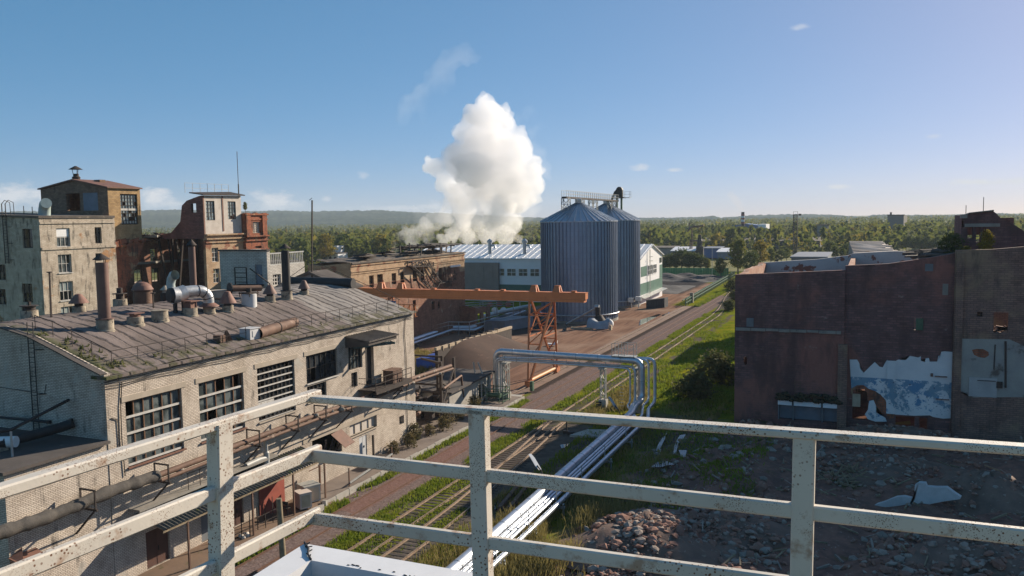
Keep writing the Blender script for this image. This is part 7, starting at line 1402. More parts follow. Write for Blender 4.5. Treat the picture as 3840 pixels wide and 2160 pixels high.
mb = MB(); mb.box((a.x + .02, RY + .62, zc0), (c.x - .02, RY + .7, zc1)); build(mb, 'niche_back', M['grey_shed'], rn)
mb = MB(); [mb.box((a.x + w * f, RY - .1, zc0), (a.x + w * f + .12, RY + .6, zc1 - .35)) for f in (.0, .24, .71)]; build(mb, 'niche_frame', M['grey_door'], rn)
q0, q1 = rY(2985, 1425), rY(3000, 1475); mb = MB(); 
for x in (q0.x, q0.x + .55): mb.bar((x, RY - .12, q1.z - .3), (x - .15, RY - .12, q0.z), .05)
for i in range(5): z = q1.z - .2 + i * .35; mb.bar((q0.x - .1, RY - .12, z), (q0.x + .5, RY - .12, z), .04)
build(mb, 'ladder_stub', M['rust_pipe'], rn)
mb = MB(); a = rY(3010, 1480); 
for i in range(60): mb.ell((cab_l + xl + (cab_r - cab_l) * g7.random(), RY - .35 + g7.uniform(-.2, .2), zc1 + .25 + g7.random() * .7), (.35, .25, .2), 6, 4, 0, .35, g7)
build(mb, 'earth_shelf', mat('mossy_earth', (.05, .05, .025), (.035, .03, .022), 2., .98), rn)
# rooftop room at the far right
rr = thing('roof_room', 'ruined brick rooftop room with a sagging gable and empty openings, at the right edge', 'ruin', (11, 96, 18))
YR = 97.; rq = lambda x, y: onY(3100 + x / 3.481, 760 + y / 3.481, YR)
o = rq(1752, 600); hs = []
for l, r, t_, b in ((1765, 1797, 260, 335), (1850, 1915, 335, 470), (1965, 2015, 335, 520), (2050, 2095, 330, 500)): hs.append((rq(l, 0).x - o.x, rq(r, 0).x - o.x, rq(0, b).z, rq(0, t_).z))
tp = [(1752, 165), (1830, 160), (1860, 150), (1930, 138), (2060, 130), (2180, 115), (2215, 140), (2270, 200), (2340, 240), (2430, 280), (2540, 345), (2600, 390), (2800, 500), (2900, 560)]
tp = [(rq(a, b).x - o.x, rq(a, b).z) for a, b in tp]
mb = MB(); zb = o.z - 1.2; wall(mb, (o.x, YR, 0), (1, 0, 0), tp[-1][0], tp, hs, .5, z0=zb, n=(0, -1, 0)); wall(mb, (o.x - .002, YR + .5, 0), (0, 1, 0), 7, tp[0][1], [], .5, z0=zb, n=(-1, 0, 0)); build(mb, 'wall', M['ruin_brick'], rr)
mb = MB(); wall(mb, (o.x, YR + 7.5, 0), (1, 0, 0), 5.7, [(0, tp[0][1] - .4), (5.7, tp[4][1] - .6)], [(1.2, 3.0, zb + 1., tp[0][1] - 2.2), (3.6, 5., zb + 1., tp[0][1] - 2.)], .4, z0=zb, n=(0, -1, 0)); build(mb, 'back_wall', M['ruin_brick'], rr)
mb = MB(); a, b = rq(1800, 275), rq(2260, 345); mb.box((a.x, YR - .12, b.z + .25), (b.x, YR - .004, a.z)); mb.box((o.x - .1, YR - .2, tp[0][1] - .3), (rq(1840, 0).x, YR + 1, tp[0][1] + .1)); build(mb, 'lintel', M['concrete'], rr)
mb = MB(); zr_ = tp[5][1]; mb.prism([(o.x + tp[2][0], YR - .2, tp[2][1] + .02), (o.x + tp[5][0], YR - .2, zr_ + .02), (o.x + tp[5][0] + .2, YR + 7.6, zr_ - .2), (o.x + tp[2][0], YR + 7.6, tp[2][1] - .3)], (0, 0, .15)); mb.prism([(o.x - .3, YR + .2, zb - .2), (o.x + 18, YR + .2, zb - .2), (o.x + 18, RY + .2, zb - .1), (o.x - .3, RY + .2, zb - .1)], (0, 0, -.3)); build(mb, 'roof', M['felt_ruin'], rr)
mb = MB(); [mb.bar((o.x + tp[k][0], YR + 1, tp[k][1]), (o.x + tp[k][0], YR + 1, tp[k][1] + h), .06) for k, h in ((1, 1.0), (4, 1.6))]; build(mb, 'rod', M['rust_dark'], rr)
# second, lower ruin behind with the boarded sloping roof
dz = 17.; q = [onZ(3186, 957 - 8, 11.), onZ(3365, 944, 11.2), onZ(3305, 906, 14.), onZ(3184, 905, 13.6)]
q = [onY(3202, 953, 130), onY(3362, 944, 130), onY(3308, 906, 143), onY(3184, 905, 143)]
mb = MB(); mb.prism(q, (0, 0, -.3)); 
for i in range(9): f = (i + .5) / 9; a, b = q[0].lerp(q[3], f), q[1].lerp(q[2], f); mb.bar(a + V(0, 0, .05), b + V(g7.uniform(-.8, .4), 0, .05), 1.2, .12)
lr = build(mb, 'boarded_roof', M['pink_plaster'], origin='base', label='pale sloping roof of broken boards rising behind the brick ruin', category='roof')
mb = MB(); mb.hexa([(q[3].x - .6, 130, 0), (q[1].x, 130, 0), (q[2].x, 143, 0), (q[3].x - .6, 143, 0), (q[0].x, 130, q[0].z - .32), (q[1].x, 130, q[1].z - .32), (q[2].x, 143, q[2].z - .32), (q[3].x, 143, q[3].z - .32)]); build(mb, 'wall', M['concrete'], lr)
a, b = onY(2967, 962, 156), onY(3100, 955, 156); mb = MB(); mb.box((a.x, 156, 0), (b.x, 176, a.z - .3)); mb.box((a.x - .2, 155.8, a.z - .3), (b.x + .2, 176.2, a.z)); solo(mb, 'flat_annex', M['grey_shed'], 'dark blue-grey flat-roofed block peeping over the brick ruin wall', 'building')
# ------------------------------------------------------------------ rubble, puddles, fallen slab
def chunk(mb, c, r, rg_=g7, m=0):
    pts = []; mbm = bmesh.new(); bmesh.ops.create_icosphere(mbm, subdivisions=1, radius=1)
    sx, sy, sz = r * rg_.uniform(.6, 1.3), r * rg_.uniform(.6, 1.3), r * rg_.uniform(.35, .8); rot = Matrix.Rotation(rg_.uniform(0, 6.3), 3, 'Z') @ Matrix.Rotation(rg_.uniform(-.6, .6), 3, 'X')
    for v in mbm.verts: v.co = rot @ Vector((v.co.x * sx * rg_.uniform(.7, 1.2), v.co.y * sy * rg_.uniform(.7, 1.2), v.co.z * sz * rg_.uniform(.7, 1.2))) + Vector(c)
    b = len(mb.v); mb.v += [tuple(v.co) for v in mbm.verts]
    for f in mbm.faces: mb.f.append(tuple(b + v.index for v in f.verts)); mb.m.append(m); mb.s.append(False)
    mbm.free()
def heap(name, label, px, py, rx, ry, h, seed):
    c = onZ(px, py, h * .5); g = random.Random(seed); mb = MB(); rows = []
    for i in range(13):
        th = i / 12; row = []
        for k in range(28): a = k / 28 * 6.283; w = 1 + .18 * math.sin(a * 3 + seed) + g.uniform(-.05, .05); row.append((c.x + rx * th * math.cos(a) * w, c.y + ry * th * math.sin(a) * w, .2 + h * (1 - th * th) ** 1.3 * (1 + g.uniform(-.12, .12))))
        rows.append(row)
    mb.grid(rows, 0, True, True); return solo(mb, name, M['soil_heap'], label, 'heap'), c
M['soil_heap'] = mat('earth_and_brick_dust', (.24, .15, .115), (.15, .10, .08), .9, .98, c3=(.26, .20, .15), thr=(.58, .7), sc3=2.2, bump=.8)
heaps = [('rubble_heap', 'big mound of broken brick in sun by the dry grass', 2430, 2010, 5.5, 6.5, 1.7, 3), ('rubble_heap', 'sunlit crescent mound of brick chips at the right edge', 3690, 1840, 5.5, 4.0, 2.3, 5), ('rubble_heap', 'shaded mound between the two railing posts, middle of the rubble field', 2760, 1990, 4.5, 5, 1.1, 7), ('rubble_heap', 'rubble mound at the bottom right corner under the rails', 3640, 2090, 6, 5, 1.6, 9), ('rubble_heap', 'low dark mound against the foot of the plastered room', 3380, 1640, 8, 3, 1.5, 11), ('rubble_heap', 'brown mound right of the far post, behind the white slab', 3350, 1760, 7, 5, 1.3, 13)]
cs_ = [heap(*h)[1] for h in heaps]
small = MB(); mid = MB()
def scatter(x0, x1, y0, y1, n, r0, r1, mb_, thr=None):
    for _ in range(n):
        x, y = g7.uniform(x0, x1), g7.uniform(y0, y1); z = hgt(x, y)
        for (nm, lb, px, py, rx, ry, h, sd_), c in zip(heaps, cs_):
            t2 = ((x - c.x) / rx) ** 2 + ((y - c.y) / ry) ** 2
            if t2 < 1: z = max(z, .2 + h * (1 - t2) ** 1.3)
        r = r0 + (r1 - r0) * g7.random() ** 3; chunk(mb_, (x, y, z + r * .15), r, g7, 0 if g7.random() < .68 else 1)
scatter(-19, 16, 36, 88, 1500, .08, .5, small); scatter(-17, -6, 44, 62, 1300, .08, .46, small); scatter(0, 14, 44, 60, 900, .12, .5, small); scatter(-13, 14, 82, 89.6, 500, .12, .5, small); scatter(-18, -8, 62, 80, 160, .12, .5, small)
for c, (nm, lb, px, py, rx, ry, h, sd_) in zip(cs_, heaps): scatter(c.x - rx, c.x + rx, c.y - ry, c.y + ry, int(rx * ry * 13), .1, .38, small)
for i in range(420):
    x, y = g7.uniform(-18, 15), g7.uniform(38, 88); z = hgt(x, y) + .12; a = g7.uniform(0, 3.14); l = g7.uniform(.3, 1.5); small.bar((x, y, z), (x + l * math.cos(a), y + l * math.sin(a), z + g7.uniform(-.1, .35)), g7.uniform(.04, .14), None, g7.choice((1, 2, 2)))
o = build(small, 'rubble', [M['rubble'], M['rubble_grey'], M['wood']], kind='stuff', label='broken brick and concrete scattered over the demolition ground', category='rubble')
lbl = [(2385, 2033, 1.0, 'large grey concrete lump at the lower left of the rubble, beside the dry grass'), (2450, 2040, .75, 'sandy brick block lying in the sunlit rubble mound'), (2350, 2000, .7, 'dark red brick lump on the left edge of the rubble'), (3450, 2055, 1.0, 'wedge-shaped pale concrete block at lower right of the rubble'), (3590, 2090, 1.3, 'rounded pale slab chunk near the bottom right corner'), (3600, 2065, .9, 'brownish layered chunk just above the rounded pale slab'), (3760, 2040, 1.7, 'long grey slab leaning at the right edge of the picture'), (3790, 2110, 1.6, 'ribbed grey slab below the leaning slab at the right edge'), (2930, 1640, .9, 'grey boulder chunk in the weeds left of the right post'), (2890, 1690, .8, 'round pale lump in the weeds near the right post'), (2950, 1690, 1.0, 'tilted grey slab chunk touching the right post in view'), (2855, 1830, 1.0, 'upright white-plastered brick fragment in the middle rubble'), (2720, 1715, .6, 'flat grey slab lying in green weeds behind the rail'), (2545, 2090, .5, 'white-topped brick stub near the bottom of the mound')]
for px, py, r, lb in lbl:
    mb = MB(); p = onZ(px, py, .5); chunk(mb, (p.x, p.y, .55), r * .8, g7, 0); solo(mb, 'rubble_block', M['rubble_grey'] if 'brick' not in lb else M['rubble'], lb, 'rubble block', 'larger rubble blocks')
# fallen white wall piece
w0_ = onZ(3450, 1918, .3); fy = w0_.y; pts = [(3275, 1895), (3310, 1885), (3360, 1865), (3390, 1862), (3430, 1872), (3430, 1820), (3445, 1810), (3470, 1812), (3475, 1825), (3510, 1828), (3550, 1828), (3580, 1850), (3603, 1865), (3600, 1872), (3540, 1880), (3490, 1890), (3468, 1900), (3465, 1918), (3400, 1918), (3340, 1905)]
mb = MB(); ps = [onY(a, b, fy + .3) for a, b in pts]; me = bmesh.new(); f = me.faces.new([me.verts.new(p) for p in ps]); bmesh.ops.triangulate(me, faces=[f])
for q in me.faces: mb.face([v.co for v in q.verts]); mb.face([v.co + V(.1, .45, 0) for v in q.verts])
me.free()
for a, b in zip(ps, ps[1:] + ps[:1]): mb.face([a, b, b + V(.1, .45, 0), a + V(.1, .45, 0)])
solo(mb, 'wall_fragment', M['white_door'], 'white plastered wall fragment with jagged top standing in the rubble', 'wall fragment')
mb = MB(); g = random.Random(4)
for i in range(46): p = onZ(3160 + g.uniform(-55, 60), 1800 + g.uniform(-28, 20), .6); mb.bar((p.x, p.y, .3 + g.random() * .8), (p.x + g.uniform(-1.6, 1.6), p.y + g.uniform(-.8, .8), .4 + g.random() * 1.2), .09)
solo(mb, 'root_tangle', M['wood'], 'dark tangle of roots and battens in the shade right of the far post', 'debris')
for a, b, lb in (((2718, 1783), (2800, 1800), 'long grey beam lying behind the middle rail left of the right post'), ((3098, 1775), (3155, 1790), 'pale batten lying right of the right post')):
    p, q = onZ(*a, .6), onZ(*b, .5); mb = MB(); mb.bar(p, q, .3, .25); solo(mb, 'lying_beam', M['wood'], lb, 'beam')
def puddle(pts, nm='puddle', z=.05):
    ps = [onZ(a, b, 0) for a, b in pts]; c = sum(ps, Vector()) / len(ps); zz = max(hgt(p.x, p.y) for p in ps + [c]) + z; mb = MB(); mb.face([(p.x, p.y, zz) for p in ps]); struct(mb, nm, M['puddle'])
puddle([(2525, 1605), (2545, 1602), (2512, 1625), (2500, 1640), (2490, 1660), (2475, 1690), (2455, 1705), (2470, 1670), (2490, 1640), (2505, 1620)]); puddle([(2450, 1700), (2478, 1690), (2475, 1715), (2462, 1726), (2452, 1722)]); puddle([(2550, 1645), (2572, 1642), (2560, 1662), (2545, 1680), (2535, 1715), (2522, 1718), (2530, 1685), (2540, 1660)]); puddle([(2545, 1703), (2575, 1704), (2572, 1728), (2556, 1732)]); puddle([(2574, 1603), (2600, 1620), (2604, 1624), (2585, 1620)]); puddle([(2465, 1755), (2500, 1752), (2530, 1765), (2500, 1768), (2480, 1775), (2440, 1775)])
puddle([(1845, 1905), (1862, 1880), (1890, 1872), (1887, 1890), (1870, 1915), (1850, 1912)]); puddle([(2100, 1670), (2135, 1665), (2125, 1678), (2105, 1683)])
puddle([(2400, 1200), (2440, 1187), (2470, 1178), (2480, 1180), (2450, 1195), (2420, 1212), (2395, 1222)], z=.03); puddle([(2480, 1182), (2510, 1172), (2518, 1176), (2490, 1188)], z=.03)
# ------------------------------------------------------------------ railway tracks
def poly_len(P):
    out = [0.]
    for a, b in zip(P, P[1:]): out.append(out[-1] + (b - a).length)
    return out
def track(name, label, C, rail_m, sleepers, seen=None, gauge=1.59, zr=.20):
    C = [V(x, y, 0) for x, y in C]; r = thing(name, label, 'railway track', (C[0].x, C[0].y, 0), 'railway tracks')
    def off(d):
        out = []
        for i, p in enumerate(C):
            t_ = (C[min(i + 1, len(C) - 1)] - C[max(i - 1, 0)]).normalized(); out.append(p + V(t_.y, -t_.x, 0) * d)
        return out
    for s in (-1, 1):
        mb = MB(); P = off(s * gauge / 2); n = V(1, 0, 0)
        for (w, z0, z1) in ((.075, zr - .045, zr), (.02, zr - .14, zr - .045), (.14, zr - .17, zr - .14)):
            rows = [[p + V(-w / 2, 0, z0), p + V(w / 2, 0, z0), p + V(w / 2, 0, z1), p + V(-w / 2, 0, z1)] for p in P]; mb.grid(rows, 0, False, True)
        build(mb, 'rail', rail_m, r)
    L = poly_len(C); tot = L[-1]; k = 0; s = .3; first = None; rest = MB(); cnt = 0
    while sleepers and s < tot:
        i = max(j for j in range(len(L)) if L[j] <= s); i = min(i, len(C) - 2); f = (s - L[i]) / (L[i + 1] - L[i]); p = C[i].lerp(C[i + 1], f); t_ = (C[i + 1] - C[i]).normalized()
        ang = math.atan2(t_.y, t_.x) - math.pi / 2
        if seen and seen[0] <= p.y <= seen[1] and cnt < 96:
            if first is None:
                mb = MB(); mb.box((-1.35, -.13, -.12), (1.35, .13, zr - .172)); first = build(mb, 'sleeper', M['sleeper'], r, local=True); o = first
            else: o = dup(first, V(0, 0, 0), parent=r)
            o.location = p - r.location; o.rotation_euler = (0, 0, ang + g7.uniform(-.02, .02)); cnt += 1
        else:
            u = V(math.cos(ang), math.sin(ang), 0); rest.obox(p + V(0, 0, (zr - .172 - .12) / 2), u * 1.35, V(-u.y, u.x, 0) * .13, V(0, 0, (zr - .172 + .12) / 2 - .001))
        s += .62
    if sleepers and rest.f: q = build(rest, 'sleepers', M['sleeper'], r, kind='stuff')
    return r
track('railway_track', 'near-left track sunk in purple-brown ballast beside the platform', [(-36.6, y) for y in (15, 60, 120, 180, 205)] + [(-36.75, 225), (-37.0, 245), (-38.2, 270), (-40.5, 300)], M['rail_rust'], True, None, zr=.13)
c_t2 = [(-31.28, y) for y in (15, 50, 90, 130, 170, 186)] + [(-32.0, 200), (-33.4, 215), (-35.2, 232), (-36.6, 250), (-38.2, 272), (-40.5, 300)]
track('railway_track', 'middle track with tarred sleepers half grown over by grass', c_t2, M['rail_steel'], True, (38, 97))
track('railway_track', 'third short track merging into the middle one at the switch', [(-28.6, 15), (-28.6, 50), (-28.85, 57), (-29.5, 66), (-30.4, 76), (-31.1, 85)], M['rail_steel'], True, (38, 62))
sw = onZ(2126, 1625); t_ = thing('switch_stand', 'dark hand-worked switch stand beside the middle track', 'switch stand', (sw.x, sw.y, 0)); mb = MB(); mb.box((sw.x - .35, sw.y - .25, 0), (sw.x + .35, sw.y + .25, .3)); mb.box((sw.x + .3, sw.y - .7, .1), (sw.x + .9, sw.y - .3, .35)); build(mb, 'base', M['black_steel'], t_); mb = MB(); mb.bar((sw.x, sw.y, .3), (sw.x - .05, sw.y, 1.7), .12); mb.lathe([(.2, 1.6), (.22, 1.85), (.1, 1.95)], (sw.x - .05, sw.y, 0), 10); build(mb, 'lever', M['black_steel'], t_)
for dx, lb in ((0, 'left of two short rusted steel beams lying by the puddle'), (.75, 'right of two short rusted steel beams lying by the puddle')):
    a, b = onZ(1872, 1912, .25), onZ(1935, 1835, .25); mb = MB(); mb.bar(a + V(dx, .2 * dx, .1), b + V(dx, .3, .1), .3, .32); solo(mb, 'steel_beam', M['rust_pipe'], lb, 'beam')
a = onZ(2200, 1630, .2); mb = MB(); mb.prism([(a.x - 1.5, a.y - 1, .05), (a.x + 1.8, a.y - .6, .05), (a.x + 2.4, a.y + 2.6, .05), (a.x - .5, a.y + 1.8, .05)], (0, 0, .25)); solo(mb, 'flat_slab', M['concrete_light'], 'flat pale concrete slab lying in shade left of the low pipes', 'slab')
rf_ = thing('road_fence', 'dark green pipe fence between the road and the tracks', 'fence', (-42, 206, 0))
p0, p1 = V(-41.6, 205, 0), V(-45.2, 312, 0); mb = MB()
for z in (.9, 1.7): mb.bar(p0 + V(0, 0, z), p1 + V(0, 0, z), .22)
mb.bar(p0 + V(-1.2, 2, 1.3), p1 + V(-1.2, 2, 1.3), .2)
for i in range(48): p = p0.lerp(p1, i / 47); mb.bar(p, p + V(0, 0, 2.0), .2)
build(mb, 'rails', M['green_rail'], rf_)
q = onZ(2594, 1135); mb = MB(); mb.box((q.x - .4, q.y - .4, 0), (q.x + .4, q.y + .4, 2.6)); solo(mb, 'gate_pier', M['concrete'], 'stout square pier where the green fence begins', 'pier')
gl_, gr_ = onZ(2478, 1034), onZ(2731, 1036); mb = MB(); gf = thing('green_fence', 'bright green sheet fence closing the yard before the trees', 'fence', (gl_ + gr_) / 2)
n = 40
for i in range(n):
    a, b = gl_.lerp(gr_, i / n), gl_.lerp(gr_, (i + 1) / n); h = 3.0 + .05 * math.sin(i * 2.3); mb.hexa([a, b - V(.04, 0, 0), b - V(.04, -.1, 0), a + V(0, .1, 0)] + [p + V(0, 0, h) for p in (a, b - V(.04, 0, 0), b - V(.04, -.1, 0), a + V(0, .1, 0))])
build(mb, 'sheets', M['fence_green'], gf); mb = MB(); [mb.bar(gl_.lerp(gr_, i / 10) + V(0, .2, 0), gl_.lerp(gr_, i / 10) + V(0, .2, 3), .14) for i in range(11)]; build(mb, 'post', M['green_rail'], gf)
q = onZ(2672, 1045); mb = MB(); mb.bar((q.x, q.y - 1, 0), (q.x, q.y - 1, onY(2672, 930, q.y).z), .14); solo(mb, 'lamp_pole', M['grey_paint'], 'thin lamp pole standing before the green fence', 'pole')
mb = MB(); g = random.Random(6)
def slag(name, label, x0, x1, y0, y1, h, seed):
    mb = MB(); rows = []; g = random.Random(seed)
    for i in range(26):
        f = i / 25; row = []
        for k in range(34): e = k / 33; w = math.sin(f * 3.14) ** .5 * math.sin(e * 3.14) ** .5; row.append((x0 + (x1 - x0) * e, y0 + (y1 - y0) * f, -.05 + h * w * (.55 + .45 * math.sin(e * 17 + seed + 3 * f) * math.cos(f * 11 + e * 3)) + g.uniform(0, .25) * w))
        rows.append(row)
    mb.grid(rows, 0, False); return solo(mb, name, M['coal'], label, 'slag heap')
slag('slag_heap', 'black slag heap nearer the road, left of the ochre track', -86, -50.5, 237, 268, 1.3, 1); slag('slag_heap', 'black slag heap along the foot of the green fence', -88, -46, 281, 310, 2.2, 4)
# ------------------------------------------------------------------ far buildings
q = onZ(2785, 897); D = q.length; k_ = q.y
def far_box(name, label, cat, pl, pr, pt, pb, depth, mk, side=None, base=None):
    b0, b1 = onZ(pl, base or pb), None; y = b0.y; a, b = onY(pl, pb, y), onY(pr, pb, y); zt = onY((pl + pr) / 2, pt, y).z; return y, a, b, zt
st = thing('striped_chimney', 'red and white striped chimney smoking beside the blue plant', 'chimney', q); tpz = onY(2785, 795, q.y).z
mb = MB(); rr0, rr1 = 2.0, 1.5; zs = [0, tpz * .56]; mb.lathe([(rr0, 0), (rr0 - .35, tpz * .56)], n=20); mb.lathe([(1.45, tpz * .93), (1.5, tpz)], n=20); build(mb, 'shaft', M['black_steel'], st, local=True)
for i, (f0, f1) in enumerate(((.56, .64), (.64, .72), (.72, .79), (.79, .86), (.86, .93))): mb = MB(); mb.lathe([(1.66 - .2 * (f0 - .56), tpz * f0), (1.66 - .2 * (f1 - .56), tpz * f1)], n=20); build(mb, 'band', M['hazard_red'] if i % 2 == 0 else M['wh_white'], st, local=True)
y = onZ(2800, 897).y + 6; a, b, c = onY(2746, 893, y), onY(2842, 893, y), onY(2872, 893, y); zt, zm = onY(2795, 842, y).z, onY(2795, 862, y).z
bp = thing('blue_plant', 'blue and white clad boiler plant hall on the plain', 'building', (b.x, y, 0))
mb = MB(); mb.prism([(a.x, y, 0), (b.x, y, 0), (b.x, y, zt - .8), ((a.x + b.x) / 2, y, zt + .8), (a.x, y, zt - .8)], (0, 30, 0)); build(mb, 'hall', M['plant_blue'], bp); mb = MB(); mb.box((a.x - .05, y - .15, zm - 1), (b.x, y - .05, zm + .6)); build(mb, 'band', M['plant_band'], bp)
mb = MB(); mb.box((b.x + .02, y - .3, 0), (c.x, y + 30, zt)); build(mb, 'gable_block', M['wh_white'], bp); mb = MB(); [mb.box((b.x + 1 + i * 1.7, y - .4, zm), (b.x + 2 + i * 1.7, y - .31, zm + 1.2)) for i in range(4)]; build(mb, 'window', M['glass'], bp)
q = onZ(2981, 960); ms = thing('floodlight_mast', 'dark lattice floodlight mast in the bushes', 'mast', q); h = onY(2981, 806, q.y).z; mb = MB(); lat(mb, q.x, q.y, 0, h, 1.9, .3); mb.box((q.x - 1.4, q.y - 1.4, h), (q.x + 1.4, q.y + 1.4, h + .3)); build(mb, 'lattice', M['rust_dark'], ms); mb = MB(); [mb.bar((q.x + i * 1.1, q.y, h), (q.x + i * 1.1, q.y, h + 1.8), .15) for i in (-1, 1)]; mb.bar((q.x - 1.2, q.y, h + 1.7), (q.x + 1.2, q.y, h + 1.7), .15); mb.box((q.x + 1.6, q.y - .5, h - .4), (q.x + 3, q.y + .5, h + .6)); build(mb, 'lamp', M['black_steel'], ms)
y = onZ(3080, 921).y; a, b = onY(3063, 920, y), onY(3099, 920, y); zt = onY(3080, 846, y).z; t_ = thing('concrete_tower', 'brown concrete tower with open leaning back, right of the lattice mast', 'tower', (a.x, y, 0)); mb = MB(); mb.hexa([(a.x, y, 0), (b.x, y, 0), (b.x, y + 4, 0), (a.x, y + 4, 0), (a.x, y, zt), (b.x, y, zt + .8), (b.x + 1.5, y + 4, zt + .8), (a.x, y + 4, zt)]); build(mb, 'wall', M['concrete'], t_); mb = MB(); [mb.bar((b.x + 2 + i * 2, y + 3, 0), (b.x + 2 + i * 2, y + 3, zt * (.75 - .12 * i)), .6) for i in range(3)]; mb.box((b.x, y + 2.5, zt * .5), (b.x + 6, y + 3.5, zt * .55)); build(mb, 'frame', M['concrete'], t_); mb = MB(); mb.box((a.x - .4, y - .4, zt + .3), (b.x + 2.2, y + 4.4, zt + .9)); build(mb, 'roof', M['felt_flat'], t_)
y = onZ(3350, 896).y; a, b = onY(3328, 895, y), onY(3387, 895, y); zt = onY(3350, 808, y).z; t_ = thing('grey_tower', 'tall grey block tower with a pale lit side rising from the wood', 'tower', (a.x, y, 0)); mb = MB(); wall(mb, (a.x, y, 0), (1, 0, 0), b.x - a.x, zt, [(9.3, 10.8, zt * .62, zt * .75), (9.2, 10.9, zt * .2, zt * .5)], .6, n=(0, -1, 0)); mb.box((a.x, y + .61, 0), (b.x, y + 12, zt - .05)); build(mb, 'wall', mat('grey_block_masonry', (.24, .215, .20), (.2, .18, .17), .15, .9), t_); mb = MB(); mb.hexa([(b.x + .02, y, 0), (b.x + 3.2, y + 12, 0), (b.x + 3.0, y + 12.5, 0), (b.x, y + 12, 0), (b.x + .02, y, zt), (b.x + 3.2, y + 12, zt), (b.x + 3.0, y + 12.5, zt), (b.x, y + 12, zt)]); build(mb, 'side_wall', M['lintel'], t_); mb = MB(); mb.box((a.x - .4, y - .4, zt), (b.x + .6, y + 12, zt + .7)); mb.lathe([(.8, zt + .7), (.8, zt + 2.2), (1.2, zt + 2.3), (.2, zt + 3)], (a.x + 2.4, y + 5, 0), 8); build(mb, 'roof', M['felt_flat'], t_); mb = MB(); mb.prism([(a.x, y + 1, zt * .58), (a.x - 5, y + 1, zt * .42), (a.x - 5, y + 1, zt * .36), (a.x, y + 1, zt * .46)], (0, 3, 0)); build(mb, 'conveyor', M['concrete'], t_)  # side wall given a paler colour to stand for sun on it
y = onZ(2800, 931).y; a, b = onY(2625, 920, y), onY(3075, 920, y); zt = onY(2800, 904, y).z; t_ = thing('long_hall', 'long low brown-roofed hall across the plain below the blue plant', 'building', ((a.x + b.x) / 2, y, 0)); mb = MB(); mb.box((a.x, y, 0), (b.x, y + 28, zt - .1)); build(mb, 'wall', mat('sooty_hall_wall', (.11, .105, .105), (.16, .15, .14), .2, .9, c3=(.05, .05, .05), sc3=.4), t_); mb = MB(); mb.prism([(a.x, y - .5, zt), (a.x, y + 14, zt + 2.2), (a.x, y + 28.5, zt)], (b.x - a.x, 0, 0)); build(mb, 'roof', mat('brown_felt_hall_roof', (.21, .17, .14), (.15, .125, .105), .1, .9, c3=(.3, .26, .22), sc3=.15), t_); mb = MB()
for i in range(20): x = a.x + 3 + i * (b.x - a.x - 6) / 19; mb.box((x, y - .06, zt * .35), (x + 2.2, y - .01, zt * .7))
build(mb, 'window', M['glass_dark'], t_); mb = MB()
for i in range(6): x = a.x + 12 + i * (b.x - a.x - 20) / 5; mb.lathe([(.5, zt + 1.8), (.5, zt + 4.2)], (x, y + 9, 0), 8)
build(mb, 'vent', M['black_steel'], t_)
y = onZ(2560, 962).y
for pl, pr, pt, pm, pb, mk, mr, lb in ((2440, 2535, 923, 930, 955, 'concrete', 'felt_flat', 'low brown-roofed shed right behind the warehouse gable'), (2513, 2605, 926, 942, 962, 'rust_dark', 'wh_white', 'shed with a broad pale roof left of the dark machinery'), (2635, 2702, 926, 932, 968, 'plant_blue', 'grey_shed', 'blue-walled shed with a grey roof'), (2685, 2752, 931, 946, 972, 'grey_shed', 'wh_white', 'shed with a pale lean-to roof, half behind the big tree')):
    yy = onZ((pl + pr) / 2, pb).y; a, b = onY(pl, pb, yy), onY(pr, pb, yy); zm, zt = onY((pl + pr) / 2, pm, yy).z, onY((pl + pr) / 2, pt, yy + 14).z; r = thing('yard_shed', lb, 'shed', ((a.x + b.x) / 2, yy, 0), 'sheds on the plain')
    mb = MB(); mb.box((a.x + .6, yy + .5, 0), (b.x - .6, yy + 13.5, zm - .1)); build(mb, 'wall', M[mk], r); mb = MB(); mb.prism([(a.x, yy, zm), (b.x, yy, zm), (b.x, yy + 14, max(zt, zm + .4)), (a.x, yy + 14, max(zt, zm + .4))], (0, 0, .25)); build(mb, 'roof', M[mr], r)
q = onZ(2618, 960); mc = thing('crusher_plant', 'dark machinery tower with bent pipes among the sheds', 'machine', q); mb = MB(); zt = onY(2620, 880, q.y).z; mb.box((q.x - .8, q.y - 2, 0), (q.x + 3.2, q.y + 2, zt * .45)); mb.lathe([(1.3, zt * .45), (1.5, zt * .7), (1.1, zt * .8), (.9, zt)], (q.x + .8, q.y, 0), 10); build(mb, 'body', M['black_steel'], mc); mb = MB(); mb.tube([(q.x - 4.5, q.y, 0), (q.x - 4.5, q.y, zt * .72), (q.x + .6, q.y, zt * .72)], .5, 8); mb.tube([(q.x - 6, q.y, zt * 1.15), (q.x - 4, q.y, zt * 1.35), (q.x + 3, q.y, zt * 1.42)], .5, 8); mb.tube([(q.x - 3.5, q.y, 0), (q.x - 3.5, q.y, zt * 1.3)], .35, 8); build(mb, 'pipe', M['rust_pipe'], mc)
q = onZ(2585, 905); mb = MB(); h = onY(2583, 835, q.y).z; mb.bar(q, (q.x, q.y, h), 1.0); mb.bar((q.x, q.y, h), (q.x + 16, q.y, h * .45), .6); mb.bar((q.x - 4, q.y, h * .5), (q.x + 1, q.y, h * .45), 1.6); solo(mb, 'far_crane', M['rust_dark'], 'small far derrick crane in the haze right of the silos', 'crane')
for px, pt_, pb, lb in ((3026, 818, 860, 'short dark pole in the far wood right of the lattice mast'), ): q = onZ(px, pb); mb = MB(); mb.bar(q, onY(px, pt_, q.y), 1.0); solo(mb, 'far_pole', M['black_steel'], lb, 'pole')
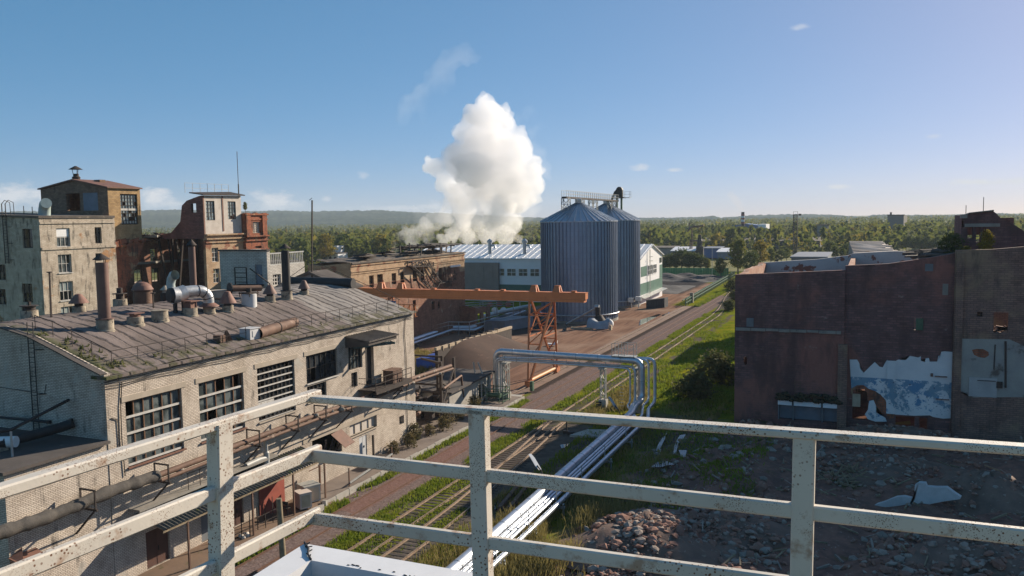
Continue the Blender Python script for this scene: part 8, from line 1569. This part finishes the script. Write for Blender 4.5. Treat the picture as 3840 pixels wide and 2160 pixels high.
def block(name, label, pl, pr, pt, pb, mk, dep=14, wins=0, cat='building', mr=None):
    y = onZ((pl + pr) / 2, pb).y; a, b = onY(pl, pb, y), onY(pr, pb, y); zt = onY((pl + pr) / 2, pt, y).z; r = thing(name, label, cat, ((a.x + b.x) / 2, y, 0)); mb = MB(); mb.box((a.x, y, 0), (b.x, y + dep, zt)); build(mb, 'wall', M[mk], r)
    if wins:
        for i in range(wins): w = (b.x - a.x) / wins; mb = MB(); mb.box((a.x + w * (i + .25), y - .12, zt * .35), (a.x + w * (i + .75), y - .02, zt * .7)); build(mb, 'window', M['glass_dark'], r)
    mb = MB(); mb.box((a.x - .3, y - .3, zt + .002), (b.x + .3, y + dep + .3, zt + .4)); build(mb, 'roof', M[mr or 'felt_flat'], r); return r
block('blue_barrack', 'low blue-walled building left of the yellow tree', 1088, 1154, 950, 982, 'plant_blue'); r = block('white_ruin', 'white roofless building with empty windows under the yellow tree', 1155, 1268, 951, 990, 'wh_white', 9, 6); 
y = onZ(1255, 988).y; a, b = onY(1250, 988, y), onY(1268, 988, y); mb = MB(); mb.box((a.x, y - .5, 0), (b.x, y + 6, onY(1258, 922, y).z)); build(mb, 'tower', M['wh_white'], r)
for i, (pl, pr, pt_, pb, mk, mr, lb) in enumerate(((2905, 2950, 820, 826, 'wh_white', 'wh_white', 'far long white roof glinting in the wood right of the chimney'), (3160, 3240, 826, 832, 'concrete_light', 'wh_white', 'far pale row of buildings left of the grey tower'), (3490, 3560, 817, 828, 'concrete_light', 'felt_flat', 'far grey apartment row right of the grey tower'), (3770, 3800, 809, 816, 'concrete_light', 'wh_white', 'far pale house above the sloping brick gable'), (2490, 2560, 833, 838, 'concrete_light', 'felt_flat', 'far row of pale houses right of the silo'), (1270, 1480, 978, 985, 'lintel', 'felt_ruin', 'low ruin with tan roofs beyond the long factory'))): block('far_building', lb, pl, pr, pt_, pb, mk, 20, mr=mr)
# ------------------------------------------------------------------ trees
def tree_proto(name, label, cat, H, Wd, kind, mk, n, seed, group):
    g = np.random.default_rng(seed); o = thing(name, label, cat, (0, 0, 0), group)
    tr = MB(); rgp = random.Random(seed); tr.tube([(0, 0, -.3), (rgp.uniform(-.1, .1), rgp.uniform(-.1, .1), H * .35), (rgp.uniform(-.25, .25), rgp.uniform(-.25, .25), H * .85)], [H * .018, H * .013, H * .003], 7); ctr = []
    nb = 22 if kind != 'cone' else 26
    for i in range(nb):
        f = (i + .5) / nb
        if kind == 'cone': z = H * (.08 + .9 * f); w = Wd * (1.03 - f) * g.uniform(.75, 1.1); s = Wd * .26 * (1.1 - f) + .12
        elif kind == 'bush': z = H * (.12 + .75 * f); w = Wd * math.sqrt(max(.05, 1 - (2 * f - .75) ** 2 * .8)) * g.uniform(.3, 1.05); s = Wd * g.uniform(.28, .42)
        else: z = H * (.26 + .68 * f); w = Wd * math.sqrt(max(.06, 1 - (2.1 * f - .95) ** 2)) * g.uniform(.35, 1.05); s = Wd * g.uniform(.26, .42)
        a = i * 2.4 + g.uniform(-.4, .4); c = np.array([w * .8 * math.cos(a), w * .8 * math.sin(a), z]); ctr.append((c, s))
        if kind != 'cone': tr.tube([(0, 0, z * .72), tuple(c * np.array([.6, .6, .95])), tuple(c)], [H * .006, H * .004, H * .0015], 5)
    C = np.concatenate([c + g.normal(size=(n // nb, 3)) * s * np.array([.55, .55, .45]) for c, s in ctr])
    build(tr, 'trunk', M['bark'], o, local=True)
    sz = {'cone': H * .02, 'bush': H * .035}.get(kind, H * .017); Q = clumps(C, sz * 1.25, .7); q = quads('crown', Q, M[mk]); q.parent = o; return o
TG = 'trees on the plain'
KT = {'birch': tree_proto('birch_tree', '-', 'tree', 11, 2.7, 'round', 'leaf_green', 2200, 1, TG), 'birch2': tree_proto('birch_tree', '-', 'tree', 10, 2.3, 'round', 'leaf_green', 2000, 2, TG), 'alder': tree_proto('alder_tree', '-', 'tree', 9, 3.0, 'round', 'leaf_dark', 2200, 3, TG), 'yellow': tree_proto('yellow_tree', '-', 'tree', 10, 2.6, 'round', 'leaf_yellow', 2000, 4, TG), 'spruce': tree_proto('spruce_tree', '-', 'tree', 12, 2.2, 'cone', 'needle', 2000, 5, TG), 'bush': tree_proto('willow_bush', '-', 'bush', 3, 1.7, 'bush', 'leaf_bush', 1800, 6, 'bushes by the ruin'), 'weed': tree_proto('dry_shrub', '-', 'shrub', 3, 1.5, 'bush', 'leaf_weed', 700, 8, 'dry shrubs along the platform')}
used = {}
def plant(kind, loc, H, label, rz=None, wide=1.):
    base = {'birch': 11, 'birch2': 10, 'alder': 9, 'yellow': 10, 'spruce': 12, 'bush': 3, 'weed': 3}[kind]; s = H / base; rz = rnd.uniform(0, 6.28) if rz is None else rz
    if kind in used: o = dup(KT[kind], loc, rz, (s * wide, s * wide, s), label)
    else: o = KT[kind]; used[kind] = 1; o.location = loc; o.rotation_euler.z = rz; o.scale = (s * wide, s * wide, s); o['label'] = label
    return o
def tree_px(kind, px, top, base, label, wide=1., off=0):
    q = onZ(px, base); h = onY(px, top, q.y).z; plant(kind, q, h, label, None, wide)
tree_px('yellow', 1222, 876, 992, 'big yellow-green tree rising behind the white roofless building', 1.35)
tree_px('birch', 2768, 893, 1036, 'tall sparse birch leaning over the end of the green fence', 1.25); tree_px('yellow', 2850, 900, 1010, 'dense tree with a yellow-tinged top left of the ruin wall', 1.2); tree_px('alder', 2815, 940, 1040, 'dark leafy tree tight behind the ruin wall corner', 1.2)
tree_px('birch2', 2700, 965, 1040, 'small bright bush-like birch at the right end of the green fence', 1.5)
for px, top, k in ((2490, 962, 'alder'), (2512, 952, 'alder'), (2535, 958, 'birch2'), (2556, 932, 'alder'), (2580, 955, 'alder'), (2602, 947, 'alder'), (2628, 955, 'alder'), (2652, 968, 'birch2')): tree_px(k, px, top, 1016, 'dark round-crowned alder in the thicket behind the green fence' if k == 'alder' else 'paler birch in the thicket behind the green fence', 1.5)
for px, top, base, k in ((2905, 925, 985, 'spruce'), (2930, 935, 985, 'alder'), (2950, 928, 980, 'birch2'), (2890, 930, 990, 'birch'), (3010, 935, 985, 'birch2'), (3040, 930, 975, 'birch'), (3075, 925, 975, 'birch2'), (3110, 905, 970, 'alder'), (3130, 920, 975, 'birch'), (3160, 930, 975, 'birch2'), (3175, 915, 972, 'alder')): tree_px(k, px, top, base, 'green tree in the thicket between the lattice mast and the brick ruin', 1.4)
for px, top, base, k in ((3145, 862, 905, 'yellow'), (3195, 853, 905, 'yellow'), (3240, 855, 905, 'yellow'), (3275, 838, 905, 'yellow'), (3300, 850, 905, 'yellow'), (3220, 875, 915, 'birch')): tree_px(k, px, top, base, 'yellowing tree in the row left of the grey tower', 1.25)
for i in range(26): px = 3340 + i * 11.5; tree_px(('birch', 'birch2', 'alder')[i % 3], px, 880 + (i * 37 % 22), 935 + (i * 53 % 26), 'green tree in the thicket between the grey tower and the rooftop room', 1.3)
for px, top, base, k in ((2412, 868, 930, 'birch'), (2432, 872, 932, 'yellow'), (2455, 870, 930, 'birch2'), (2486, 868, 925, 'yellow'), (2500, 862, 925, 'yellow'), (2540, 868, 925, 'birch'), (2562, 872, 930, 'birch2'), (2660, 865, 905, 'birch'), (2700, 860, 905, 'birch2'), (2725, 850, 905, 'birch'), (2764, 862, 905, 'birch2'), (2825, 872, 905, 'birch'), (2890, 862, 905, 'birch2'), (2920, 868, 905, 'birch'), (2950, 866, 905, 'birch2'), (3040, 870, 912, 'birch')): tree_px(k, px, top, base, 'yellow tree in the belt right of the silos' if k == 'yellow' else 'green birch in the belt between the silos and the brown tower', 1.2)
for px, top, base, k in ((1990, 872, 935, 'yellow'), (2015, 880, 935, 'birch'), (1960, 915, 940, 'alder'), (1790, 925, 945, 'alder'), (1860, 920, 945, 'alder'), (1600, 915, 955, 'alder'), (1650, 918, 955, 'birch')): tree_px(k, px, top, base, 'tree behind the warehouse roof, partly veiled by steam', 1.5)
for i in range(34): px = 985 + i * 14; tree_px(('birch', 'alder', 'birch2', 'spruce', 'birch')[i % 5], px, 893 + (i * 29 % 26), 962 + (i * 41 % 16), 'spruce standing in the wood edge left of the steam' if i % 5 == 3 else 'green tree in the wood edge left of the steam', 1.2)
for i in range(10): px = 1095 + i * 9; tree_px('birch2', px, 988 + (i * 17 % 12), 1030 + (i * 7 % 8), 'low green birch in the scrub before the blue-walled building', 1.6)
for px, y, h, lb in ((2600, 1500, 3.6, 'brown-green willow bush left, before the wall shadow'), (2682, 1440, 4.4, 'taller grey-green willow bush by the ruin corner')): q = onZ(px, y); plant('bush', q, h, lb, None, 1.25)
q = onY(3570, 925, 95); plant('alder', V(q.x, 95, 17.4), 2.9, 'small dark tree rooted on top of the ruin wall', None, 1.3); q = onY(3700, 918, 94); plant('yellow', V(q.x, 94, 17.6), 3.0, 'little yellow sapling growing before the rooftop room'); q = onY(3625, 928, 94); plant('yellow', V(q.x, 94, 17.5), 1.5, 'low yellow shrub at the left foot of the rooftop room', None, 1.6)
q = onX(920, 790, -96); plant('birch2', V(-96, q.y, 24.2), 1.8, 'tiny birch growing on the turret top'); 
for i in range(9): y = 66 + i * 2.3; plant('weed', V(-41.0 + .5 * math.sin(i * 2.1), y, .4), 1.3 + .3 * (i % 3), 'dry brownish shrub in the row along the platform wall', None, 1.1)
plant('bush', onZ(2760, 1130), 3.0, 'scrubby bush where the tracks pass the ruin corner', None, 1.3); plant('bush', onZ(2745, 1090), 3.6, 'tall scrubby bush over the curve of the tracks', None, 1.2); plant('bush', onZ(2735, 1165), 2.6, 'leggy bush nearest the ruin corner above the grass', None, 1.2)
# ------------------------------------------------------------------ grass
def blades(name, mk, boxes, label, hfun=hgt):
    B = []
    for x0, x1, y0, y1, n, h0, h1, w in boxes:
        x, y = rg.uniform(x0, x1, n), rg.uniform(y0, y1, n); pat = np.sin(x * 1.1 + 2 * np.sin(y * .37)) + np.sin(y * .53 + 1.7 * np.sin(x * .9)) + rg.normal(size=n) * .6; k = pat > -.5; x, y = x[k], y[k]; n = len(x)
        z = np.array([hfun(a, b) for a, b in zip(x, y)]); P = np.stack([x, y, z], -1); a = rg.uniform(0, 6.28, n); h = rg.uniform(h0, h1, n); d = np.stack([np.cos(a), np.sin(a), 0 * a], -1) * (w * rg.uniform(.5, 1.2, n))[:, None]; up = np.stack([rg.normal(size=n) * .3 * h, rg.normal(size=n) * .3 * h, h], -1)
        B.append(np.stack([P - d, P + d, P + d * .35 + up, P - d * .35 + up], 1))
    return quads(name, np.concatenate(B), M[mk], kind='stuff', label=label, category='grass')
blades('grass', 'grass_blade', [(-34.3, -32.4, 38, 76, 9000, .12, .3, .05), (-34.2, -32.4, 74, 190, 9000, .15, .35, .08), (-32, -29.8, 36, 64, 5000, .08, .22, .05), (-32.2, -29.8, 86, 200, 6000, .1, .25, .08), (-27.4, -13.2, 94, 160, 26000, .12, .4, .08), (-30, -27.5, 100, 180, 4000, .1, .3, .08), (-39.0, -37.9, 55, 92, 4000, .12, .4, .06), (-38.6, -37.6, 41, 54, 2200, .15, .45, .06), (-39.6, -37.8, 84, 93, 2500, .15, .4, .06), (-39.6, -38.2, 205, 270, 3500, .2, .6, .12), (-24, -8, 60, 84, 16000, .1, .35, .06), (-26.8, -23.5, 60, 84, 3500, .15, .45, .06), (-27, -24.3, 36, 60, 3500, .1, .4, .05), (-29, -27.8, 40, 56, 2500, .06, .2, .05)], 'green grass and low weeds between the tracks and over the yard')
blades('dry_grass', 'grass_dry', [(-24.5, -15.5, 34, 64, 26000, .4, 1.2, .035), (-27, -24.2, 40, 60, 2500, .3, .8, .035), (-29.2, -24.5, 84, 104, 5500, .3, .9, .05), (-21, -15, 84, 98, 3000, .2, .6, .05), (-23, -16, 66, 82, 2200, .3, .8, .04), (-74, -58.8, 97, 122, 9000, .3, .9, .08)], 'tall dry yellow grass along the low pipes and in the corners of the yard', lambda x, y: hgt(x, y) if x > -40 else 0)
def roof_moss(): pass
B = MB(); g = random.Random(14)
for i in range(40):
    y = YN + .6 + g.random() * 1.6; x = XF - .6 - g.random() ** 1.5 * 6
    for k in range(5): B.face([(x + g.uniform(-.15, .15), y + g.uniform(-.15, .15), roof_z(x) + .02), (x + g.uniform(-.15, .15), y + g.uniform(-.15, .15), roof_z(x) + .02), (x + g.uniform(-.2, .2), y + g.uniform(-.2, .2), roof_z(x) + g.uniform(.12, .4))])
for i in range(34):
    y = YN + 1 + g.random() ** 1.6 * 30; x = XF - .5 - g.random() * .9
    for k in range(4): B.face([(x + g.uniform(-.12, .12), y + g.uniform(-.12, .12), roof_z(x) + .02), (x + g.uniform(-.12, .12), y + g.uniform(-.12, .12), roof_z(x) + .02), (x + g.uniform(-.2, .2), y + g.uniform(-.2, .2), roof_z(x) + g.uniform(.1, .35))])
build(B, 'roof_weeds', M['leaf_bush'], kind='stuff', label='mossy tufts and weeds along the near edge of the arched roof', category='weeds')
# ------------------------------------------------------------------ railing and hatch curb in the foreground
dC, dD = ray(3440, 758), ray(-4900, 1050)
hC, hD = V(dC.x, dC.y, 0).normalized(), V(dD.x, dD.y, 0).normalized()
post_d = ray(3008, 1640); nR = V(-hD.y, hD.x, 0); 
if nR.dot(V(0, 1, 0)) < 0: nR = -nR
c_fwd = V(math.sin(-AZ), math.cos(-AZ), 0)
pR = post_d * (2.9 / post_d.dot(c_fwd)); dR = pR.dot(nR)           # right panel plane: p . nR = dR (camera at origin of p)
def onR(px, py, k=0.): d = ray(px, py); return d * ((dR + k) / d.dot(nR)) + V(0, 0, CAM_H)
K0 = onR(1160, 1478) - V(0, 0, CAM_H); nL = V(-hC.y, hC.x, 0); 
if nL.dot(V(-1, 0, 0)) < 0: nL = -nL
dL = K0.dot(nL)
def onL(px, py, k=0.): d = ray(px, py); return d * ((dL + k) / d.dot(nL)) + V(0, 0, CAM_H)
gr = thing('guard_rail', 'rust-speckled white steel guard rail around the roof corner in the foreground', 'railing', (0, 3, 20.5))
def ext(a, b, k): return b + (b - a) * k
def rail(p, q, w, h, n, name='rail'):
    mb = MB(); d = (q - p); L = d.length; d.normalize(); up = V(0, 0, 1); up = (up - d * up.dot(d)).normalized(); s = d.cross(up).normalized(); c = .006
    rows = []
    for t_ in np.linspace(0, 1, 2):
        o = p.lerp(q, t_); rows.append([o + s * a + up * b for a, b in ((-w / 2 + c, -h / 2), (w / 2 - c, -h / 2), (w / 2, -h / 2 + c), (w / 2, h / 2 - c), (w / 2 - c, h / 2), (-w / 2 + c, h / 2), (-w / 2, h / 2 - c), (-w / 2, -h / 2 + c))])
    mb.grid(rows, 0, False, True); mb.face(rows[0][::-1]); mb.face(rows[1]); return build(mb, name, M['rail_paint'], gr)
lines_r = [((1157, 1494), (3840, 1685), .062, .030), ((1157, 1706), (3840, 2012), .034, .056), ((1160, 1941), (3000, 2195), .034, .056)]
lines_l = [((0, 1842), (1180, 1478), .055, .040), ((0, 2172), (1188, 1692), .034, .058), ((770, 2140), (1188, 1925), .034, .056)]
for (a, b, w, h) in lines_r: p, q = onR(*a), onR(*b); rail(p, ext(p, q, .9), w, h, nR)
for (a, b, w, h) in lines_l: p, q = onL(*a), onL(*b); rail(ext(q, p, .9 if a[0] == 0 else 2.2), ext(p, q, .012), w, h, nL)
def post(fn, top, bot, n, w, dd):
    p, q = fn(*top), fn(*bot); q = ext(p, q, .6); mb = MB(); u = V(-n.y, n.x, 0); c = .006
    d = (q - p).normalized(); rows = [[o + u * a + n * b for a, b in ((-w / 2 + c, -dd / 2), (w / 2 - c, -dd / 2), (w / 2, -dd / 2 + c), (w / 2, dd / 2 - c), (w / 2 - c, dd / 2), (-w / 2 + c, dd / 2), (-w / 2, dd / 2 - c), (-w / 2, -dd / 2 + c))] for o in (p, q)]
    mb.grid(rows, 0, False, True); mb.face(rows[0]); mb.face(rows[1][::-1]); build(mb, 'post', M['rail_paint'], gr)
post(onR, (3017, 1640), (3005, 2160), nR, .076, .05); post(onR, (1795, 1535), (1812, 2160), nR, .076, .062); post(onL, (823, 1585), (832, 2160), nL, .085, .07)
# sheet-metal curb of a roof hatch below the railing
ZC = 20.35; k1, k2, k3 = onZ(1142, 2038, ZC), onZ(949, 2160, ZC), onZ(1790, 2150, ZC)
u1, u2 = (k2 - k1).normalized(), (k3 - k1).normalized()
i1 = onZ(1166, 2101, ZC); n1 = V(-u2.y, u2.x, 0); n1 = -n1 if n1.dot(V(0, -1, 0)) < 0 else n1; w_ = (i1 - k1).dot(n1); n2 = V(-u1.y, u1.x, 0); n2 = -n2 if n2.dot(V(1, 0, 0)) < 0 else n2; w2_ = (i1 - k1).dot(n2)
ht_ = thing('roof_hatch', 'white sheet-metal clad hatch curb with dark glazing at the bottom of the picture', 'hatch', k1)
L1, L2 = 2.2, 1.75
def inset(): return k1 + u1 * 0
den = u1.x * u2.y - u1.y * u2.x
ii = i1
A1, A2 = k1 + u1 * L1, k1 + u2 * L2; B1, B2 = ii + u1 * (L1 - .1), ii + u2 * (L2 - .12)
mb = MB(); zv = V(0, 0, .05); dn = V(0, 0, -.35)
mb.face([k1, A1, B1, ii]); mb.face([k1, ii, B2, A2]); mb.face([k1, A2, A2 + dn, k1 + dn]); mb.face([A1, k1, k1 + dn, A1 + dn]); mb.face([A2, B2, B2 + dn, A2 + dn]); mb.face([B1, A1, A1 + dn, B1 + dn])
lip = V(0, 0, -.11); mb.face([ii, B1, B1 + lip, ii + lip]); mb.face([B2, ii, ii + lip, B2 + lip]); build(mb, 'curb', M['curb'], ht_)
mb = MB(); C1 = A1 + u2 * (L2 + .5); mb.face([ii + lip, B1 + lip, C1 + lip, B2 + u2 * .5 + lip]); build(mb, 'glazing', M['skylight'], ht_)
mb = MB(); mb.tube([k1 + V(0, 0, .008), k1.lerp(ii, .4) + V(.012, 0, .012), k1.lerp(ii, .75) + V(-.01, 0, .01), ii + V(0, 0, .006)], .007, 6); g = random.Random(3)
for i in range(7): p = k1.lerp(ii, g.random()); mb.tube([p, p + V(g.uniform(-.05, .05), g.uniform(-.04, .04), .015)], .004, 5)
for i in range(26): p = ii.lerp(B2, g.uniform(.15, .8)) + n1 * -g.uniform(.01, .04); mb.ell(p + V(0, 0, .002), (g.uniform(.004, .016), g.uniform(.003, .007), .003), 6, 4)
build(mb, 'sealant', M['black_steel'], ht_)
# ------------------------------------------------------------------ steam, smoke, haze
def volume(name, dens, col=(1, 1, 1), aniso=.3):
    m = bpy.data.materials.new(name); m.use_nodes = True; t = m.node_tree; t.nodes.remove(t.nodes['Principled BSDF']); v = t.nodes.new('ShaderNodeVolumePrincipled'); v.inputs['Color'].default_value = (*col, 1); v.inputs['Anisotropy'].default_value = aniso; v.inputs['Density'].default_value = dens
    t.links.new(v.outputs[0], t.nodes['Material Output'].inputs['Volume']); return m, t, v
YS = 330.
def puffs(name, label, balls, dens, seed, vox=1.1, disp=2.2, aniso=.35, het=None, detail=True):
    g = random.Random(seed); bm = bmesh.new()
    for px, py, rpx, dy in balls:
        c = onY(px, py, YS + dy); r = rpx / F_PX * (YS + dy) * (.88 if detail else 1.)
        def ball(c, r): bmesh.ops.create_icosphere(bm, subdivisions=2, radius=r, matrix=Matrix.Translation(c))
        ball(c, r)
        if detail:
            for k in range(9):
                d = Vector((g.gauss(0, 1), g.gauss(0, 1) - .4, g.gauss(0, 1) + .15)).normalized(); r2 = r * g.uniform(.28, .5); ball(c + d * r * .86, r2)
                for j in range(2): e = (d + Vector((g.gauss(0, .6), g.gauss(0, .6), g.gauss(0, .6)))).normalized(); ball(c + d * r * .86 + e * r2 * .85, r2 * g.uniform(.35, .55))
    me = bpy.data.meshes.new(name); bm.to_mesh(me); bm.free(); o = bpy.data.objects.new(name, me); COL.objects.link(o)
    rm = o.modifiers.new('union', 'REMESH'); rm.mode = 'VOXEL'; rm.voxel_size = vox
    tx = bpy.data.textures.new(name, 'CLOUDS'); tx.noise_scale = 3.6; tx.noise_depth = 5
    dm = o.modifiers.new('billow', 'DISPLACE'); dm.texture = tx; dm.texture_coords = 'GLOBAL'; dm.strength = disp; dm.mid_level = .55
    m, t, v = volume(name, dens, (.965, .96, .965), aniso)
    if het:
        tc_ = t.nodes.new('ShaderNodeNewGeometry'); n = t.nodes.new('ShaderNodeTexNoise'); n.inputs['Scale'].default_value = het[0]; n.inputs['Detail'].default_value = 4; n.inputs['Roughness'].default_value = .6; t.links.new(tc_.outputs['Position'], n.inputs['Vector'])
        mr = t.nodes.new('ShaderNodeMapRange'); mr.inputs[1].default_value = het[1]; mr.inputs[2].default_value = het[2]; mr.inputs[3].default_value = 0; mr.inputs[4].default_value = dens; t.links.new(n.outputs['Fac'], mr.inputs[0]); t.links.new(mr.outputs[0], v.inputs['Density'])
    me.materials.append(m); o['label'] = label; o['category'] = 'steam'; o['kind'] = 'stuff'; return o
z = lambda x, y: (1200 + x / 1.61, 100 + y / 1.61)
core = [(*z(1010, 560), 95, 4), (*z(1110, 520), 38, 0), (*z(930, 560), 50, 0), (*z(1120, 600), 55, 6), (*z(880, 640), 60, 2), (*z(1000, 720), 130, 8), (*z(1180, 740), 85, 10), (*z(840, 800), 90, 0), (*z(700, 850), 52, -4), (*z(650, 800), 22, -4), (*z(650, 850), 24, -4), (*z(940, 860), 90, -8), (*z(1100, 900), 130, 6), (*z(1260, 880), 70, 8), (*z(1290, 960), 55, 10), (*z(760, 930), 55, 0), (*z(980, 960), 100, 4), (*z(840, 1020), 75, 4), (*z(1180, 1010), 95, 10), (*z(1270, 1030), 48, 12), (*z(870, 1110), 62, 2), (*z(1000, 1090), 45, 4), (*z(1100, 1120), 62, -6), (*z(1150, 1080), 38, -8), (*z(1170, 1190), 48, -4), (*z(1060, 1190), 62, -4), (*z(960, 1180), 50, -2), (*z(860, 1200), 46, 0), (*z(1120, 1260), 50, 0), (*z(1010, 1270), 46, 0), (*z(900, 1265), 42, 0), (*z(800, 1260), 40, 0), (*z(740, 1290), 30, 0), (*z(1200, 1280), 22, 0)]
puffs('steam_cloud', 'big billowing white steam cloud rising behind the warehouse roof', core, .13, 5, .62, 3.0, .3)
low = [(*z(480, 1290), 36, 8), (*z(530, 1260), 42, 8), (*z(590, 1240), 36, 8), (*z(640, 1210), 42, 10), (*z(560, 1310), 36, 6), (*z(450, 1340), 26, 6), (*z(420, 1370), 18, 6), (*z(700, 1180), 45, 10), (*z(760, 1150), 50, 10), (*z(660, 1270), 34, 10)]
puffs('steam_drift', 'thin low drift of steam trailing left from the white cloud', low, .085, 9, .8, 2.4, .4, (.09, .38, .62))
thin = [(*z(1240, 620), 80, 14), (*z(1300, 740), 60, 14), (*z(1340, 640), 45, 14), (*z(1330, 860), 50, 14), (*z(1270, 520), 40, 14), (*z(1240, 1120), 60, 16), (*z(600, 1180), 70, 14), (*z(480, 1210), 50, 14), (*z(1280, 1240), 40, 14), (*z(690, 1090), 40, 12)]
puffs('steam_veil', 'faint veil of thinning steam at the right flank and foot of the cloud', thin, .03, 13, 1.2, 3., .4, (.06, .42, .7))
wisp = [(*z(880, 175), 50, 20), (*z(930, 190), 34, 20), (*z(820, 180), 46, 20), (*z(760, 220), 56, 20), (*z(730, 280), 60, 20), (*z(700, 340), 62, 20), (*z(770, 330), 44, 20), (*z(620, 400), 52, 20), (*z(560, 450), 48, 20), (*z(520, 500), 50, 20), (*z(640, 500), 46, 20), (*z(500, 560), 36, 20), (*z(640, 570), 40, 20)]
puffs('steam_wisp', 'faint pinkish wisp of steam high above the big white cloud', wisp, .0125, 17, 1.6, 5., .4, (.045, .40, .66))
q = onZ(2785, 897); YS_ = YS; YS = q.y; puffs('chimney_smoke', 'faint brownish smoke drifting left from the striped chimney', [(2785, 790, 8, 0), (2778, 778, 13, 0), (2768, 762, 16, 0), (2755, 745, 18, 0), (2740, 730, 15, 0)], .012, 3, 1.4, 2., .3, None, False); YS = YS_
bpy.data.materials['chimney_smoke'].node_tree.nodes['Principled Volume'].inputs['Color'].default_value = (.85, .70, .55, 1)
# air
HZ = 1.05e-4
mb = MB(); mb.box((-4600, -300, -8), (3600, 5000, 125)); hz_m, _, _ = volume('haze', HZ, (.74, .86, 1.), .0)
ho = build(mb, 'haze', hz_m, kind='stuff')
ho['label'] = 'thin blue haze over the plain'; ho['category'] = 'haze'
